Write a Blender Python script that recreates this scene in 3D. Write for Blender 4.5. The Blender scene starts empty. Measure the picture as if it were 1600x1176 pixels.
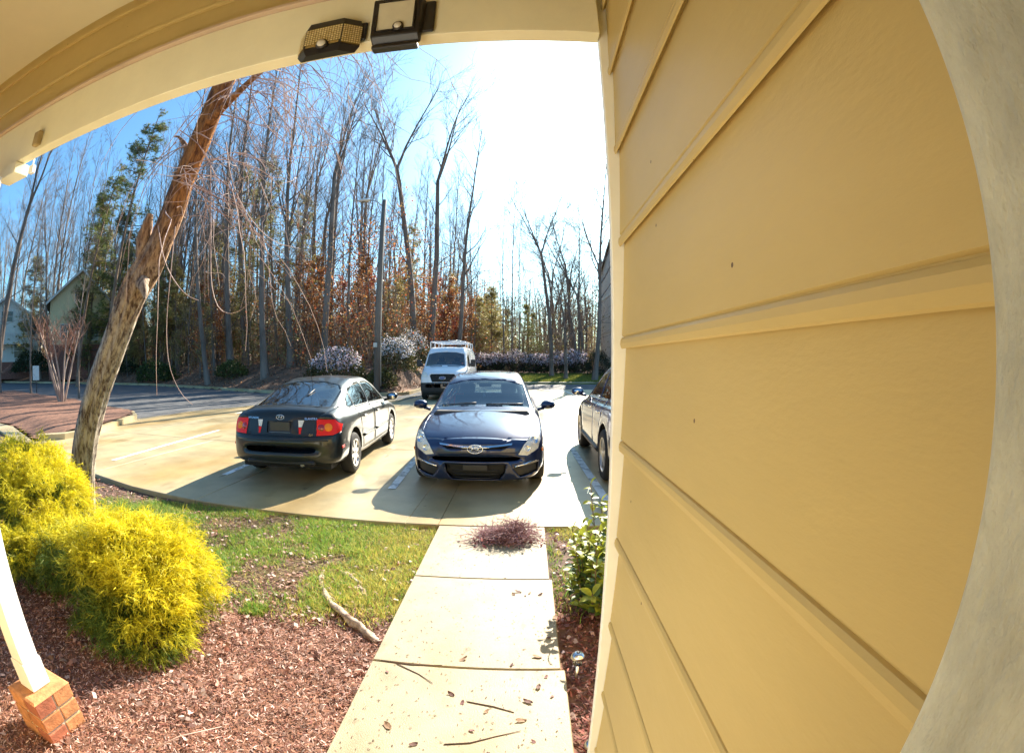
import bpy, bmesh, math, random
import numpy as np
from mathutils import Vector, Matrix
from mathutils.bvhtree import BVHTree

scene = bpy.context.scene
C = scene.collection
PI = math.pi
rad = math.radians

# ------------------------------------------------------------------ camera
cam_d = bpy.data.cameras.new("camera")
cam = bpy.data.objects.new("camera", cam_d)
C.objects.link(cam)
scene.camera = cam
cam_d.type = 'PANO'                       # a door camera with a wide equidistant lens
FOC = 745.4                               # pixels per radian on a 1600 pixel wide picture
cam_d.sensor_fit = 'HORIZONTAL'
cam_d.sensor_width = 36.0
cam_d.sensor_height = 36.0 * 752 / 1024
cc = cam_d.cycles if not hasattr(cam_d, "panorama_type") else cam_d
cc.panorama_type = 'FISHEYE_LENS_POLYNOMIAL'
cc.fisheye_fov = rad(200)
cc.fisheye_polynomial_k0 = 0.0
cc.fisheye_polynomial_k1 = -1600.0 / 36.0 / FOC
cc.fisheye_polynomial_k2 = 0.0
cc.fisheye_polynomial_k3 = 0.0
cc.fisheye_polynomial_k4 = 0.0
cam_d.clip_start = 0.005
cam_d.clip_end = 2000
cam.location = (0, 0, 1.4)
cam.rotation_mode = 'XYZ'
R_cam = Matrix.Rotation(0.0242, 4, 'Z') @ Matrix.Rotation(PI / 2 - 0.0322, 4, 'X') @ Matrix.Rotation(0.001, 4, 'Z')
cam.rotation_euler = R_cam.to_euler()

# ------------------------------------------------------------------ world, sun, exposure
SUN_EL, SUN_AZ = rad(31), rad(16.5)         # azimuth measured from +Y towards +X
world = bpy.data.worlds.new("World")
scene.world = world
world.use_nodes = True
wn = world.node_tree
sky = wn.nodes.new("ShaderNodeTexSky")
sky.sky_type = 'NISHITA'
sky.sun_disc = False
sky.sun_elevation = SUN_EL
sky.sun_rotation = SUN_AZ
sky.altitude = 100
sky.air_density = 1.0
sky.dust_density = 1.7
sky.ozone_density = 3.0
bg = wn.nodes["Background"]
bg.inputs[1].default_value = 0.062
tint = wn.nodes.new("ShaderNodeMix")      # the clear winter sky is more turquoise than the model's
tint.data_type = 'RGBA'
tint.blend_type = 'MULTIPLY'
tint.inputs[0].default_value = 1.0
tint.inputs[7].default_value = (0.74, 1.14, 1.27, 1)
wn.links.new(sky.outputs[0], tint.inputs[6])
wn.links.new(tint.outputs[2], bg.inputs[0])

sun_d = bpy.data.lights.new("sun", 'SUN')
sun_d.energy = 5.0
sun_d.angle = rad(0.55)
sun_d.color = (1.0, 0.90, 0.74)
sun = bpy.data.objects.new("sun", sun_d)
C.objects.link(sun)
sd = Vector((math.sin(SUN_AZ) * math.cos(SUN_EL), math.cos(SUN_AZ) * math.cos(SUN_EL), math.sin(SUN_EL)))
sun.rotation_euler = (-sd).to_track_quat('-Z', 'Y').to_euler()
sun.location = sd * 60

scene.view_settings.view_transform = 'Standard'
scene.view_settings.look = 'None'
scene.view_settings.gamma = 1.0
scene.view_settings.use_curve_mapping = False
scene.view_settings.exposure = 1.84
scene.render.engine = 'CYCLES'
scene.cycles.use_denoising = True
scene.cycles.max_bounces = 8
scene.cycles.diffuse_bounces = 5
scene.cycles.transparent_max_bounces = 16
scene.cycles.caustics_reflective = False
scene.cycles.caustics_refractive = False
scene.cycles.sample_clamp_indirect = 8.0

# ------------------------------------------------------------------ numeric helpers
def vnoise(P, seed=0):
    P = np.asarray(P, float)
    i = np.floor(P).astype(np.int64)
    f = P - i
    f = f * f * (3 - 2 * f)
    def h(ix, iy, iz):
        n = (ix * 374761393 + iy * 668265263 + iz * 2147483647 + seed * 1274126177) & 0xffffffff
        n = ((n ^ (n >> 13)) * 1274126177) & 0xffffffff
        return ((n ^ (n >> 16)) & 0xffff) / 65535.0
    r = 0
    for dx in (0, 1):
        for dy in (0, 1):
            for dz in (0, 1):
                w = (f[..., 0] if dx else 1 - f[..., 0]) * (f[..., 1] if dy else 1 - f[..., 1]) * (f[..., 2] if dz else 1 - f[..., 2])
                r = r + w * h(i[..., 0] + dx, i[..., 1] + dy, i[..., 2] + dz)
    return r

def fbm(P, seed=0, octv=4):
    P = np.asarray(P, float)
    a, s, r = 0.5, 0.0, 0
    for o in range(octv):
        r = r + a * vnoise(P * 2 ** o, seed + o * 17)
        s += a
        a *= 0.5
    return r / s

def sstep(a, b, x):
    t = np.clip((np.asarray(x, float) - a) / (b - a), 0, 1)
    return t * t * (3 - 2 * t)

def xy0(x, y, s=1.0):
    x, y = np.broadcast_arrays(np.asarray(x, float), np.asarray(y, float))
    return np.stack([x * s, y * s, np.zeros_like(x)], -1)

# ------------------------------------------------------------------ object helpers
def link(o, parent=None):
    C.objects.link(o)
    if parent is not None:
        o.parent = parent
    return o

def tag(o, label=None, cat=None, group=None, kind=None):
    if label: o["label"] = label
    if cat: o["category"] = cat
    if group: o["group"] = group
    if kind: o["kind"] = kind
    return o

def thing(name, label, cat, loc=(0, 0, 0), rotz=0.0, group=None):
    o = bpy.data.objects.new(name, None)
    o.empty_display_size = 0.2
    o.location = loc
    o.rotation_euler = (0, 0, rotz)
    link(o)
    return tag(o, label, cat, group)

def copy_tree(o, parent=None):
    c = o.copy()
    C.objects.link(c)
    if parent is not None:
        c.parent = parent
    for ch in list(o.children):
        copy_tree(ch, c)
    return c

def np_mesh(name, V, F, mats, col=None, smooth=False, fmat=None):
    """V (n,3); F one (m,k) array or a list of such arrays"""
    if not isinstance(F, (list, tuple)):
        F = [F]
    F = [np.asarray(f, np.int32) for f in F if len(f)]
    me = bpy.data.meshes.new(name)
    V = np.asarray(V, np.float32)
    me.vertices.add(len(V))
    me.vertices.foreach_set("co", V.ravel())
    nl = sum(f.size for f in F)
    nf = sum(len(f) for f in F)
    me.loops.add(nl)
    me.polygons.add(nf)
    me.loops.foreach_set("vertex_index", np.concatenate([f.ravel() for f in F]))
    tot = np.concatenate([np.full(len(f), f.shape[1], np.int32) for f in F])
    st = np.concatenate([[0], np.cumsum(tot)[:-1]]).astype(np.int32)
    me.polygons.foreach_set("loop_start", st)
    me.polygons.foreach_set("loop_total", tot)
    if fmat is not None:
        me.polygons.foreach_set("material_index", np.asarray(fmat, np.int32))
    me.polygons.foreach_set("use_smooth", np.full(nf, bool(smooth)))
    for m in (mats if isinstance(mats, (list, tuple)) else [mats]):
        me.materials.append(m)
    if col is not None:
        a = me.color_attributes.new(name="Col", type='FLOAT_COLOR', domain='POINT')
        c4 = np.ones((len(V), 4), np.float32)
        c4[:, :3] = col
        a.data.foreach_set("color", c4.ravel())
    me.update(calc_edges=True)
    me.validate()
    return me

def mobj(name, me, parent=None, loc=(0, 0, 0)):
    o = bpy.data.objects.new(name, me)
    o.location = loc
    return link(o, parent)

class MB:
    """collects faces and links them as one mesh object"""
    def __init__(s):
        s.v, s.f, s.sm, s.mi = [], [], [], []
    def add(s, vs, fs, smooth=False, mi=0):
        b = len(s.v)
        s.v += [tuple(v) for v in vs]
        for f in fs:
            s.f.append([b + i for i in f]); s.sm.append(smooth); s.mi.append(mi)
        return s
    def box(s, a, b, mi=0, taper=0.0, ch=0.0):
        (x0, y0, z0), (x1, y1, z1) = a, b
        if ch:
            # chamfered box: eight corners cut on all edges, through bmesh
            bm = bmesh.new()
            bmesh.ops.create_cube(bm, size=1)
            for v in bm.verts:
                v.co = Vector(((x0 + x1) / 2 + v.co.x * (x1 - x0), (y0 + y1) / 2 + v.co.y * (y1 - y0), (z0 + z1) / 2 + v.co.z * (z1 - z0)))
            bmesh.ops.bevel(bm, geom=bm.edges[:], offset=ch, segments=1, affect='EDGES', profile=0.5)
            bm.verts.index_update()
            s.add([v.co[:] for v in bm.verts], [[v.index for v in f.verts] for f in bm.faces], False, mi)
            bm.free()
            return s
        t = taper
        vs = [(x0, y0, z0), (x1, y0, z0), (x1, y1, z0), (x0, y1, z0), (x0 + t, y0 + t, z1), (x1 - t, y0 + t, z1), (x1 - t, y1 - t, z1), (x0 + t, y1 - t, z1)]
        return s.add(vs, [(3, 2, 1, 0), (4, 5, 6, 7), (0, 1, 5, 4), (1, 2, 6, 5), (2, 3, 7, 6), (3, 0, 4, 7)], False, mi)
    def obox(s, c, ax, ay, az, h, mi=0):
        """box with centre c, axes ax ay az, half sizes h"""
        c, ax, ay, az = Vector(c), Vector(ax) * h[0], Vector(ay) * h[1], Vector(az) * h[2]
        vs = [c + ax * i + ay * j + az * k for k in (-1, 1) for i, j in ((-1, -1), (1, -1), (1, 1), (-1, 1))]
        return s.add(vs, [(3, 2, 1, 0), (4, 5, 6, 7), (0, 1, 5, 4), (1, 2, 6, 5), (2, 3, 7, 6), (3, 0, 4, 7)], False, mi)
    def tube(s, pts, r, n=8, mi=0, caps=True, smooth=True):
        pts = [Vector(p) for p in pts]
        if not isinstance(r, (list, tuple)):
            r = [r] * len(pts)
        vs, fs = [], []
        ref = None
        for i, p in enumerate(pts):
            t = (pts[min(i + 1, len(pts) - 1)] - pts[max(i - 1, 0)]).normalized()
            if ref is None:
                ref = t.orthogonal().normalized()
            u = (ref - t * ref.dot(t)).normalized()
            ref = u
            w = t.cross(u)
            for k in range(n):
                a = 2 * PI * k / n
                vs.append(p + (u * math.cos(a) + w * math.sin(a)) * r[i])
        for i in range(len(pts) - 1):
            for k in range(n):
                a, b = i * n + k, i * n + (k + 1) % n
                fs.append((a, b, b + n, a + n))
        s.add(vs, fs, smooth, mi)
        if caps:
            b = len(s.v) - len(vs)
            s.f.append([b + k for k in range(n)][::-1]); s.sm.append(False); s.mi.append(mi)
            e = b + (len(pts) - 1) * n
            s.f.append([e + k for k in range(n)]); s.sm.append(False); s.mi.append(mi)
        return s
    def lathe(s, prof, c=(0, 0, 0), axis='Z', n=24, mi=0, smooth=True):
        """prof list of (r, h) along axis"""
        vs, fs = [], []
        for r, h in prof:
            for k in range(n):
                a = 2 * PI * k / n
                p = (r * math.cos(a), r * math.sin(a), h)
                if axis == 'X': p = (p[2], p[0], p[1])
                elif axis == 'Y': p = (p[1], p[2], p[0])
                vs.append((p[0] + c[0], p[1] + c[1], p[2] + c[2]))
        for i in range(len(prof) - 1):
            for k in range(n):
                a, b = i * n + k, i * n + (k + 1) % n
                fs.append((a, b, b + n, a + n))
        return s.add(vs, fs, smooth, mi)
    def prism(s, poly, lo, hi, axis='Z', mi=0):
        """poly of 2D points; axis Z: (x,y); Y: (x,z); X: (y,z)"""
        n = len(poly)
        def P(p, h):
            return (p[0], p[1], h) if axis == 'Z' else ((p[0], h, p[1]) if axis == 'Y' else (h, p[0], p[1]))
        vs = [P(p, lo) for p in poly] + [P(p, hi) for p in poly]
        fs = [tuple(range(n))[::-1], tuple(range(n, 2 * n))] + [(i, (i + 1) % n, n + (i + 1) % n, n + i) for i in range(n)]
        return s.add(vs, fs, False, mi)
    def mesh(s, name, mats):
        me = bpy.data.meshes.new(name)
        me.from_pydata(s.v, [], s.f)
        for m in (mats if isinstance(mats, (list, tuple)) else [mats]):
            me.materials.append(m)
        me.polygons.foreach_set("use_smooth", s.sm)
        me.polygons.foreach_set("material_index", s.mi)
        bm = bmesh.new(); bm.from_mesh(me)
        bmesh.ops.recalc_face_normals(bm, faces=bm.faces[:])
        bm.to_mesh(me); bm.free()
        me.update()
        return me
    def build(s, name, mats, parent=None, loc=(0, 0, 0)):
        return mobj(name, s.mesh(name, mats), parent, loc)

# ------------------------------------------------------------------ materials
MATS = {}
def mat(name, col, rough=0.6, metal=0.0, spec=0.5, vary=0.0, vscale=5.0, col2=None, bump=0.0, bscale=40.0, coat=0.0,
        attr=False, transl=0.0, stretch=None, detail=6.0):
    """principled material with procedural colour variation and relief in object space"""
    if name in MATS:
        return MATS[name]
    m = bpy.data.materials.new(name)
    m.use_nodes = True
    nt = m.node_tree
    b = nt.nodes["Principled BSDF"]
    b.inputs["Roughness"].default_value = rough
    b.inputs["Metallic"].default_value = metal
    b.inputs["Specular IOR Level"].default_value = spec
    if coat:
        b.inputs["Coat Weight"].default_value = coat
        b.inputs["Coat Roughness"].default_value = 0.03
    c4 = (*col, 1)
    b.inputs["Base Color"].default_value = c4
    tc = nt.nodes.new("ShaderNodeTexCoord")
    src = tc.outputs["Object"]
    if stretch:
        mp = nt.nodes.new("ShaderNodeMapping")
        mp.inputs["Scale"].default_value = stretch
        nt.links.new(src, mp.inputs["Vector"])
        src = mp.outputs[0]
    csock = None
    if attr:
        a = nt.nodes.new("ShaderNodeAttribute")
        a.attribute_name = "Col"
        csock = a.outputs["Color"]
    if vary or col2:
        n = nt.nodes.new("ShaderNodeTexNoise")
        n.inputs["Scale"].default_value = vscale
        n.inputs["Detail"].default_value = detail
        n.inputs["Roughness"].default_value = 0.62
        nt.links.new(src, n.inputs["Vector"])
        r = nt.nodes.new("ShaderNodeValToRGB")
        r.color_ramp.elements[0].position = 0.32
        r.color_ramp.elements[1].position = 0.68
        ca = tuple(c * (1 - vary) for c in col)
        cb = col2 if col2 else tuple(min(1, c * (1 + vary)) for c in col)
        if attr:
            ca = (1 - vary,) * 3; cb = (1 + vary,) * 3
        r.color_ramp.elements[0].color = (*ca, 1)
        r.color_ramp.elements[1].color = (*cb, 1)
        nt.links.new(n.outputs["Fac"], r.inputs[0])
        if attr:
            mx = nt.nodes.new("ShaderNodeMix"); mx.data_type = 'RGBA'; mx.blend_type = 'MULTIPLY'
            mx.inputs[0].default_value = 1.0
            nt.links.new(csock, mx.inputs[6]); nt.links.new(r.outputs[0], mx.inputs[7])
            csock = mx.outputs[2]
        else:
            csock = r.outputs[0]
    if csock is not None:
        nt.links.new(csock, b.inputs["Base Color"])
    if bump:
        n2 = nt.nodes.new("ShaderNodeTexNoise")
        n2.inputs["Scale"].default_value = bscale
        n2.inputs["Detail"].default_value = 8.0
        n2.inputs["Roughness"].default_value = 0.65
        nt.links.new(src, n2.inputs["Vector"])
        bp = nt.nodes.new("ShaderNodeBump")
        bp.inputs["Strength"].default_value = bump
        bp.inputs["Distance"].default_value = 0.01
        nt.links.new(n2.outputs["Fac"], bp.inputs["Height"])
        nt.links.new(bp.outputs[0], b.inputs["Normal"])
    if transl:
        tr = nt.nodes.new("ShaderNodeBsdfTranslucent")
        tr.inputs[0].default_value = c4
        if csock is not None:
            nt.links.new(csock, tr.inputs[0])
        ms = nt.nodes.new("ShaderNodeMixShader")
        ms.inputs[0].default_value = transl
        out = nt.nodes["Material Output"]
        nt.links.new(b.outputs[0], ms.inputs[1]); nt.links.new(tr.outputs[0], ms.inputs[2])
        nt.links.new(ms.outputs[0], out.inputs[0])
    MATS[name] = m
    return m

def glass_mat(name, tint=(0.35, 0.42, 0.45), gloss=0.02, base=0.06):
    if name in MATS:
        return MATS[name]
    m = bpy.data.materials.new(name); m.use_nodes = True
    nt = m.node_tree; nt.nodes.remove(nt.nodes["Principled BSDF"])
    t = nt.nodes.new("ShaderNodeBsdfTransparent"); t.inputs[0].default_value = (*tint, 1)
    g = nt.nodes.new("ShaderNodeBsdfGlossy"); g.inputs["Roughness"].default_value = gloss
    lw = nt.nodes.new("ShaderNodeFresnel"); lw.inputs[0].default_value = 1.52
    ad = nt.nodes.new("ShaderNodeMath"); ad.operation = 'ADD'; ad.inputs[1].default_value = base; ad.use_clamp = True
    mx = nt.nodes.new("ShaderNodeMixShader")
    nt.links.new(lw.outputs[0], ad.inputs[0]); nt.links.new(ad.outputs[0], mx.inputs[0])
    nt.links.new(t.outputs[0], mx.inputs[1]); nt.links.new(g.outputs[0], mx.inputs[2])
    nt.links.new(mx.outputs[0], nt.nodes["Material Output"].inputs[0])
    MATS[name] = m
    return m

SIDING = mat("siding_paint", (0.565, 0.43, 0.175), 0.55, vary=0.10, vscale=2.2, bump=0.14, bscale=45, detail=9, stretch=(1, 0.35, 1))
def _specks(m):
    """nail heads and fly specks on the paint"""
    nt = m.node_tree; b = nt.nodes["Principled BSDF"]
    src = b.inputs["Base Color"].links[0].from_socket
    tc = nt.nodes.new("ShaderNodeTexCoord"); v = nt.nodes.new("ShaderNodeTexVoronoi"); v.inputs["Scale"].default_value = 9.0
    nt.links.new(tc.outputs["Object"], v.inputs["Vector"])
    lt_ = nt.nodes.new("ShaderNodeMath"); lt_.operation = 'LESS_THAN'; lt_.inputs[1].default_value = 0.026
    nt.links.new(v.outputs["Distance"], lt_.inputs[0])
    mx = nt.nodes.new("ShaderNodeMix"); mx.data_type = 'RGBA'; mx.inputs[7].default_value = (0.13, 0.075, 0.03, 1)
    nt.links.new(lt_.outputs[0], mx.inputs[0]); nt.links.new(src, mx.inputs[6]); nt.links.new(mx.outputs[2], b.inputs["Base Color"])
_specks(SIDING)
TRIM = mat("trim_paint", (0.82, 0.78, 0.57), 0.5, vary=0.06, vscale=4, bump=0.10, bscale=50)
ROUGHTRIM = mat("rough_trim_paint", (0.76, 0.78, 0.68), 0.6, vary=0.22, vscale=26, bump=1.0, bscale=70, stretch=(1, 1, 0.45))
WHITEPAINT = mat("white_post_paint", (0.78, 0.77, 0.72), 0.45, vary=0.06, vscale=8, bump=0.05)
CEIL = mat("ceiling_paint", (0.76, 0.72, 0.52), 0.7, vary=0.04, vscale=3)
BLACKPLASTIC = mat("black_plastic", (0.015, 0.013, 0.014), 0.35, vary=0.2, vscale=20)
CONC = mat("concrete", (0.42, 0.345, 0.20), 0.42, vary=0.24, vscale=1.3, bump=0.16, bscale=90, detail=10)
CONCWALK = mat("walk_concrete", (0.275, 0.225, 0.135), 0.55, vary=0.17, vscale=5, bump=0.4, bscale=170, detail=10)
ASPH = mat("asphalt", (0.10, 0.102, 0.105), 0.8, vary=0.22, vscale=1.5, bump=0.25, bscale=120)
SOIL = mat("soil", (0.105, 0.062, 0.04), 0.95, vary=0.45, vscale=7, bump=0.8, bscale=60, detail=10)
MULCHG = mat("mulch_ground", (0.18, 0.085, 0.052), 0.95, vary=0.5, vscale=9, bump=0.9, bscale=60, detail=10)
BANKG = mat("bank_leaf_litter", (0.16, 0.085, 0.05), 0.95, vary=0.55, vscale=1.6, bump=0.9, bscale=12, detail=12)
GRASSG = mat("verge_grass_ground", (0.13, 0.14, 0.03), 0.95, vary=0.45, vscale=1.2, bump=0.6, bscale=14, detail=10)
CHIP = mat("mulch_chip", (1, 1, 1), 0.85, attr=True, spec=0.3)
BLADE = mat("grass_blade", (1, 1, 1), 0.6, attr=True, transl=0.35, spec=0.3)
THREAD = mat("cypress_thread", (1, 1, 1), 0.55, attr=True, transl=0.35, spec=0.3)
LEAFA = mat("leaf_attr", (1, 1, 1), 0.55, attr=True, transl=0.3, spec=0.4)
NEEDLE = mat("pine_needle", (1, 1, 1), 0.5, attr=True, transl=0.45)
BARKD = mat("dark_bark", (0.20, 0.155, 0.125), 0.9, vary=0.45, vscale=2.5, bump=0.5, bscale=14, stretch=(1, 1, 0.25))
BARKP = mat("pine_bark", (0.22, 0.14, 0.09), 0.9, vary=0.45, vscale=3, bump=0.6, bscale=10, stretch=(1, 1, 0.4))
TWIG = mat("twig_bark", (0.17, 0.135, 0.115), 0.85, vary=0.3, vscale=2)
def _stains(m, sc, a, b_, dark):
    """broad rusty and dark stains soaked into the concrete, with a few oil spots"""
    nt = m.node_tree; b = nt.nodes["Principled BSDF"]
    src = b.inputs["Base Color"].links[0].from_socket
    tc = nt.nodes.new("ShaderNodeTexCoord"); mp = nt.nodes.new("ShaderNodeMapping"); mp.inputs["Scale"].default_value = (1.0, 0.45, 1)
    nt.links.new(tc.outputs["Object"], mp.inputs[0])
    for (scale, lo, hi, col, seed) in ((sc, a, b_, (0.86, 0.72, 0.50, 1), 0.0), (sc * 3.1, 0.60, 0.72, (0.62, 0.58, 0.52, 1), 7.0), (sc * 7.0, 0.685, 0.72, dark, 19.0)):
        n = nt.nodes.new("ShaderNodeTexNoise"); n.noise_dimensions = '4D'; n.inputs["W"].default_value = seed; n.inputs["Scale"].default_value = scale; n.inputs["Detail"].default_value = 7
        nt.links.new(mp.outputs[0], n.inputs["Vector"])
        r = nt.nodes.new("ShaderNodeMapRange"); r.inputs[1].default_value = lo; r.inputs[2].default_value = hi
        nt.links.new(n.outputs["Fac"], r.inputs[0])
        mx = nt.nodes.new("ShaderNodeMix"); mx.data_type = 'RGBA'; mx.blend_type = 'MULTIPLY'; mx.inputs[7].default_value = col
        nt.links.new(r.outputs[0], mx.inputs[0]); nt.links.new(src, mx.inputs[6]); src = mx.outputs[2]
    nt.links.new(src, b.inputs["Base Color"])
_stains(CONC, 0.7, 0.46, 0.66, (0.45, 0.42, 0.40, 1))
_stains(CONCWALK, 1.6, 0.50, 0.68, (0.62, 0.58, 0.52, 1))
BLACK = mat("near_black", (0.006, 0.006, 0.006), 0.7)
# ================================================================== ground
LOT = -0.25
def gz(x, y):
    return -0.065 - 0.048 * np.clip(np.asarray(y, float), 0, 4.6)

def near_relief(x, y):
    P = xy0(x, y)
    return 0.05 * (fbm(P * 1.1, 3) - 0.5) + 0.03 * (fbm(P * 5, 5) - 0.5) + 0.018 * (fbm(P * 22, 9, 3) - 0.5)

def grid_mesh(name, xs, ys, zf, mats, smooth=True, fm=None, keep=None):
    X, Y = np.meshgrid(xs, ys)
    Z = zf(X, Y)
    V = np.stack([X, Y, Z], -1).reshape(-1, 3)
    nx, ny = len(xs), len(ys)
    i = np.arange(nx * ny).reshape(ny, nx)
    F = np.stack([i[:-1, :-1], i[:-1, 1:], i[1:, 1:], i[1:, :-1]], -1).reshape(-1, 4)
    cx = V[F].mean(1)
    if keep is not None:
        k = keep(cx[:, 0], cx[:, 1]); F = F[k]; cx = cx[k]
    fmat = fm(cx[:, 0], cx[:, 1]) if fm else None
    return np_mesh(name, V, F, mats, smooth=smooth, fmat=fmat)

# one sheet to the horizon, under everything
base = MB(); base.add([(-700, -60, -0.62), (700, -60, -0.62), (700, 1400, -0.62), (-700, 1400, -0.62)], [(0, 1, 2, 3)])
tag(base.build("ground", SOIL), "brown earth reaching to the horizon", "ground", kind="structure")

def grass_mask(x, y):
    """0..1 how grassy the strip between bed and car park is"""
    P = xy0(x, y)
    edge = 2.55 + 0.55 * (fbm(P * 0.9, 21) - 0.5) * 2
    m = sstep(edge - 0.25, edge + 0.45, y) * (1 - 0.45 * sstep(3.75, 4.4, y + 0.4 * (fbm(P * 2, 4) - 0.5)) * sstep(-2.0, -3.0, x))
    patch = sstep(0.32, 0.54, fbm(P * 1.7, 33))
    return m * patch

near_xs = np.concatenate([np.arange(-34, -12, 0.8), np.arange(-12, -4, 0.16), np.arange(-4, -0.60, 0.04)])
def nz(x, y):
    return gz(x, y) + near_relief(x, y) - 0.02
me = grid_mesh("garden_bed_ground", near_xs, np.concatenate([np.arange(-0.1, 4.72, 0.04), np.arange(4.8, 9.6, 0.4)]), nz, [MULCHG, SOIL],
               fm=lambda x, y: (y > 2.5 + 0.8 * (fbm(xy0(x, y) * 1.2, 8) - 0.5)).astype(int),
               keep=lambda x, y: y < np.interp(x, [-34, -14, -9.96, -5.34, -4, -2.9], [9.3, 7.0, 5.78, 4.77, 4.64, 4.585]))
tag(mobj("garden_bed_ground", me), "brown mulch and bare soil bed beside the concrete walk", "garden bed", kind="structure")
me = grid_mesh("side_bed_ground", np.arange(0.14, 4.2, 0.05), np.arange(1.03, 4.58, 0.05), nz, [MULCHG, SOIL],
               fm=lambda x, y: (y > 3.0).astype(int))
tag(mobj("side_bed_ground", me), "narrow reddish mulch bed between walk and house wall", "garden bed", kind="structure")

# ------------------------------------------------------------------ asphalt, concrete lot, walk
a = MB(); a.add([(-120, 9.0, -0.275), (60, 9.0, -0.275), (60, 95, -0.275), (-120, 95, -0.275)], [(0, 1, 2, 3)])
tag(a.build("asphalt_road", ASPH), "grey asphalt drive running past the car park", "road", kind="structure")

lot = thing("parking_lot", "pale concrete parking bays cast in jointed slabs", "car park")
lot["kind"] = "structure"
def near_edge(x):
    return float(np.interp(x, [-14, -9.96, -5.34, -4, -2.9, 14], [6.95, 5.75, 4.74, 4.62, 4.57, 4.57]))
def left_edge(y):
    return float(np.interp(y, [4.5, 6.35, 7.0, 8.0, 10.9, 13.5, 16.3, 19.8, 21, 27.6], [-14, -10.75, -10.25, -10.18, -11.6, -11.3, -10.3, -5.4, -4.9, -4.4]))
rows = [4.57, 8.6, 13.4, 18.2, 22.9, 27.6]
cols0 = [-14, -9.3, -6.6, -3.95, -1.2, -0.86, 0.97, 3.7, 6.4, 13]
cols1 = [-14, -9.3, -5.2, -1.2, 2.8, 6.8, 13]
rng = random.Random(4)
def slab_object(poly, z1, th, name, m, parent, ch=0.008):
    n = len(poly)
    cx = sum(p[0] for p in poly) / n; cy = sum(p[1] for p in poly) / n
    def ins(p, d):
        v = Vector((cx - p[0], cy - p[1])); v = v.normalized() * d * 1.3
        return (p[0] + v.x, p[1] + v.y)
    lo = [ins(p, 0.004) for p in poly]; hi = [ins(p, 0.004 + ch) for p in poly]
    z = [z1(p[0], p[1]) if callable(z1) else z1 for p in poly]
    vs = [(*lo[i], z[i] - th) for i in range(n)] + [(*lo[i], z[i] - ch) for i in range(n)] + [(*hi[i], z[i]) for i in range(n)]
    fs = [tuple(range(2 * n, 3 * n))]
    for k in (0, n):
        fs += [(k + i, k + (i + 1) % n, k + n + (i + 1) % n, k + n + i) for i in range(n)]
    b = MB(); b.add(vs, fs)
    return b.build(name, m, parent)
for j in range(len(rows) - 1):
    y0, y1 = rows[j], rows[j + 1]
    cols = cols0 if j == 0 else cols1
    for i in range(len(cols) - 1):
        x0, x1 = cols[i], cols[i + 1]
        if j == 0:
            xs = np.linspace(x0, x1, 5 if x1 < -2.8 else 2)
            pts = [(x, near_edge(x)) for x in xs]
            if x0 == -14:
                pts = [(x, near_edge(x)) for x in np.linspace(-14, -9.3, 6)]
                pts += [(-9.3, y1), (left_edge(8.6), y1), (left_edge(8.0), 8.0), (left_edge(7.0), 7.0), (-10.75, 6.35), (-14, 7.55)]
            else:
                pts += [(x1, y1), (x0, y1)]
        else:
            l0, l1 = left_edge(y0), left_edge(y1)
            if x1 <= min(l0, l1) + 0.3:
                continue
            ysb = [y for y in (10.9, 13.5, 16.3, 19.8, 21) if y0 < y < y1][::-1]
            a0, a1 = max(x0, l0), max(x0, l1)
            pts = [(min(a0, x1), y0), (x1, y0), (x1, y1)]
            if a1 < x1 - 0.02: pts.append((a1, y1))
            if l0 > x0 or l1 > x0:
                for y in ysb:
                    q = left_edge(y)
                    if x0 < q < x1: pts.append((q, y))
            if a0 >= x1: pts.pop(0)
        slab_object(pts, LOT + rng.uniform(-0.002, 0.002), 0.16, "concrete_slab", CONC, lot)

walk = thing("front_walk", "pale concrete walk of square panels leading to the car park", "path")
walk["kind"] = "structure"
def wz(x, y):
    return -0.02 - 0.0505 * y
WYS = [0.705, 2.02, 3.22, 4.555]
def walk_l(y): return -0.745 - 0.03 * (y - 1.2)
for i in range(3):
    y0, y1 = WYS[i], WYS[i + 1]
    slab_object([(walk_l(y0), y0), (0.20, y0), (0.22, y1), (walk_l(y1), y1)], wz, 0.14, "walk_panel", CONCWALK, walk, 0.006)
# darker strip of earth under the joints
pf = MB(); pf.box((-1.3, -0.03, -0.2), (0.2, 0.70, -0.03))
tag(pf.build("porch_floor", CONCWALK), "concrete porch floor below the door", "floor", kind="structure")

slab_object([(-33, 9.15), (-14, 6.95), (-14, 7.58), (-33, 9.5)], LOT, 0.16, "concrete_slab", CONC, lot)
# worn white bay lines
PAINT = mat("bay_paint", (0.80, 0.79, 0.75), 0.7, vary=0.1, vscale=6, bump=0.2, bscale=90)
def worn_paint():
    m = PAINT; nt = m.node_tree
    b = nt.nodes["Principled BSDF"]
    n = nt.nodes.new("ShaderNodeTexNoise"); n.inputs["Scale"].default_value = 5; n.inputs["Detail"].default_value = 10; n.inputs["Roughness"].default_value = 0.72
    tc = nt.nodes.new("ShaderNodeTexCoord"); nt.links.new(tc.outputs["Object"], n.inputs["Vector"])
    r = nt.nodes.new("ShaderNodeValToRGB"); r.color_ramp.elements[0].position = 0.30; r.color_ramp.elements[1].position = 0.52
    nt.links.new(n.outputs["Fac"], r.inputs[0])
    t = nt.nodes.new("ShaderNodeBsdfTransparent"); mx = nt.nodes.new("ShaderNodeMixShader")
    nt.links.new(r.outputs[0], mx.inputs[0]); nt.links.new(t.outputs[0], mx.inputs[1]); nt.links.new(b.outputs[0], mx.inputs[2])
    nt.links.new(mx.outputs[0], nt.nodes["Material Output"].inputs[0])
worn_paint()
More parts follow.
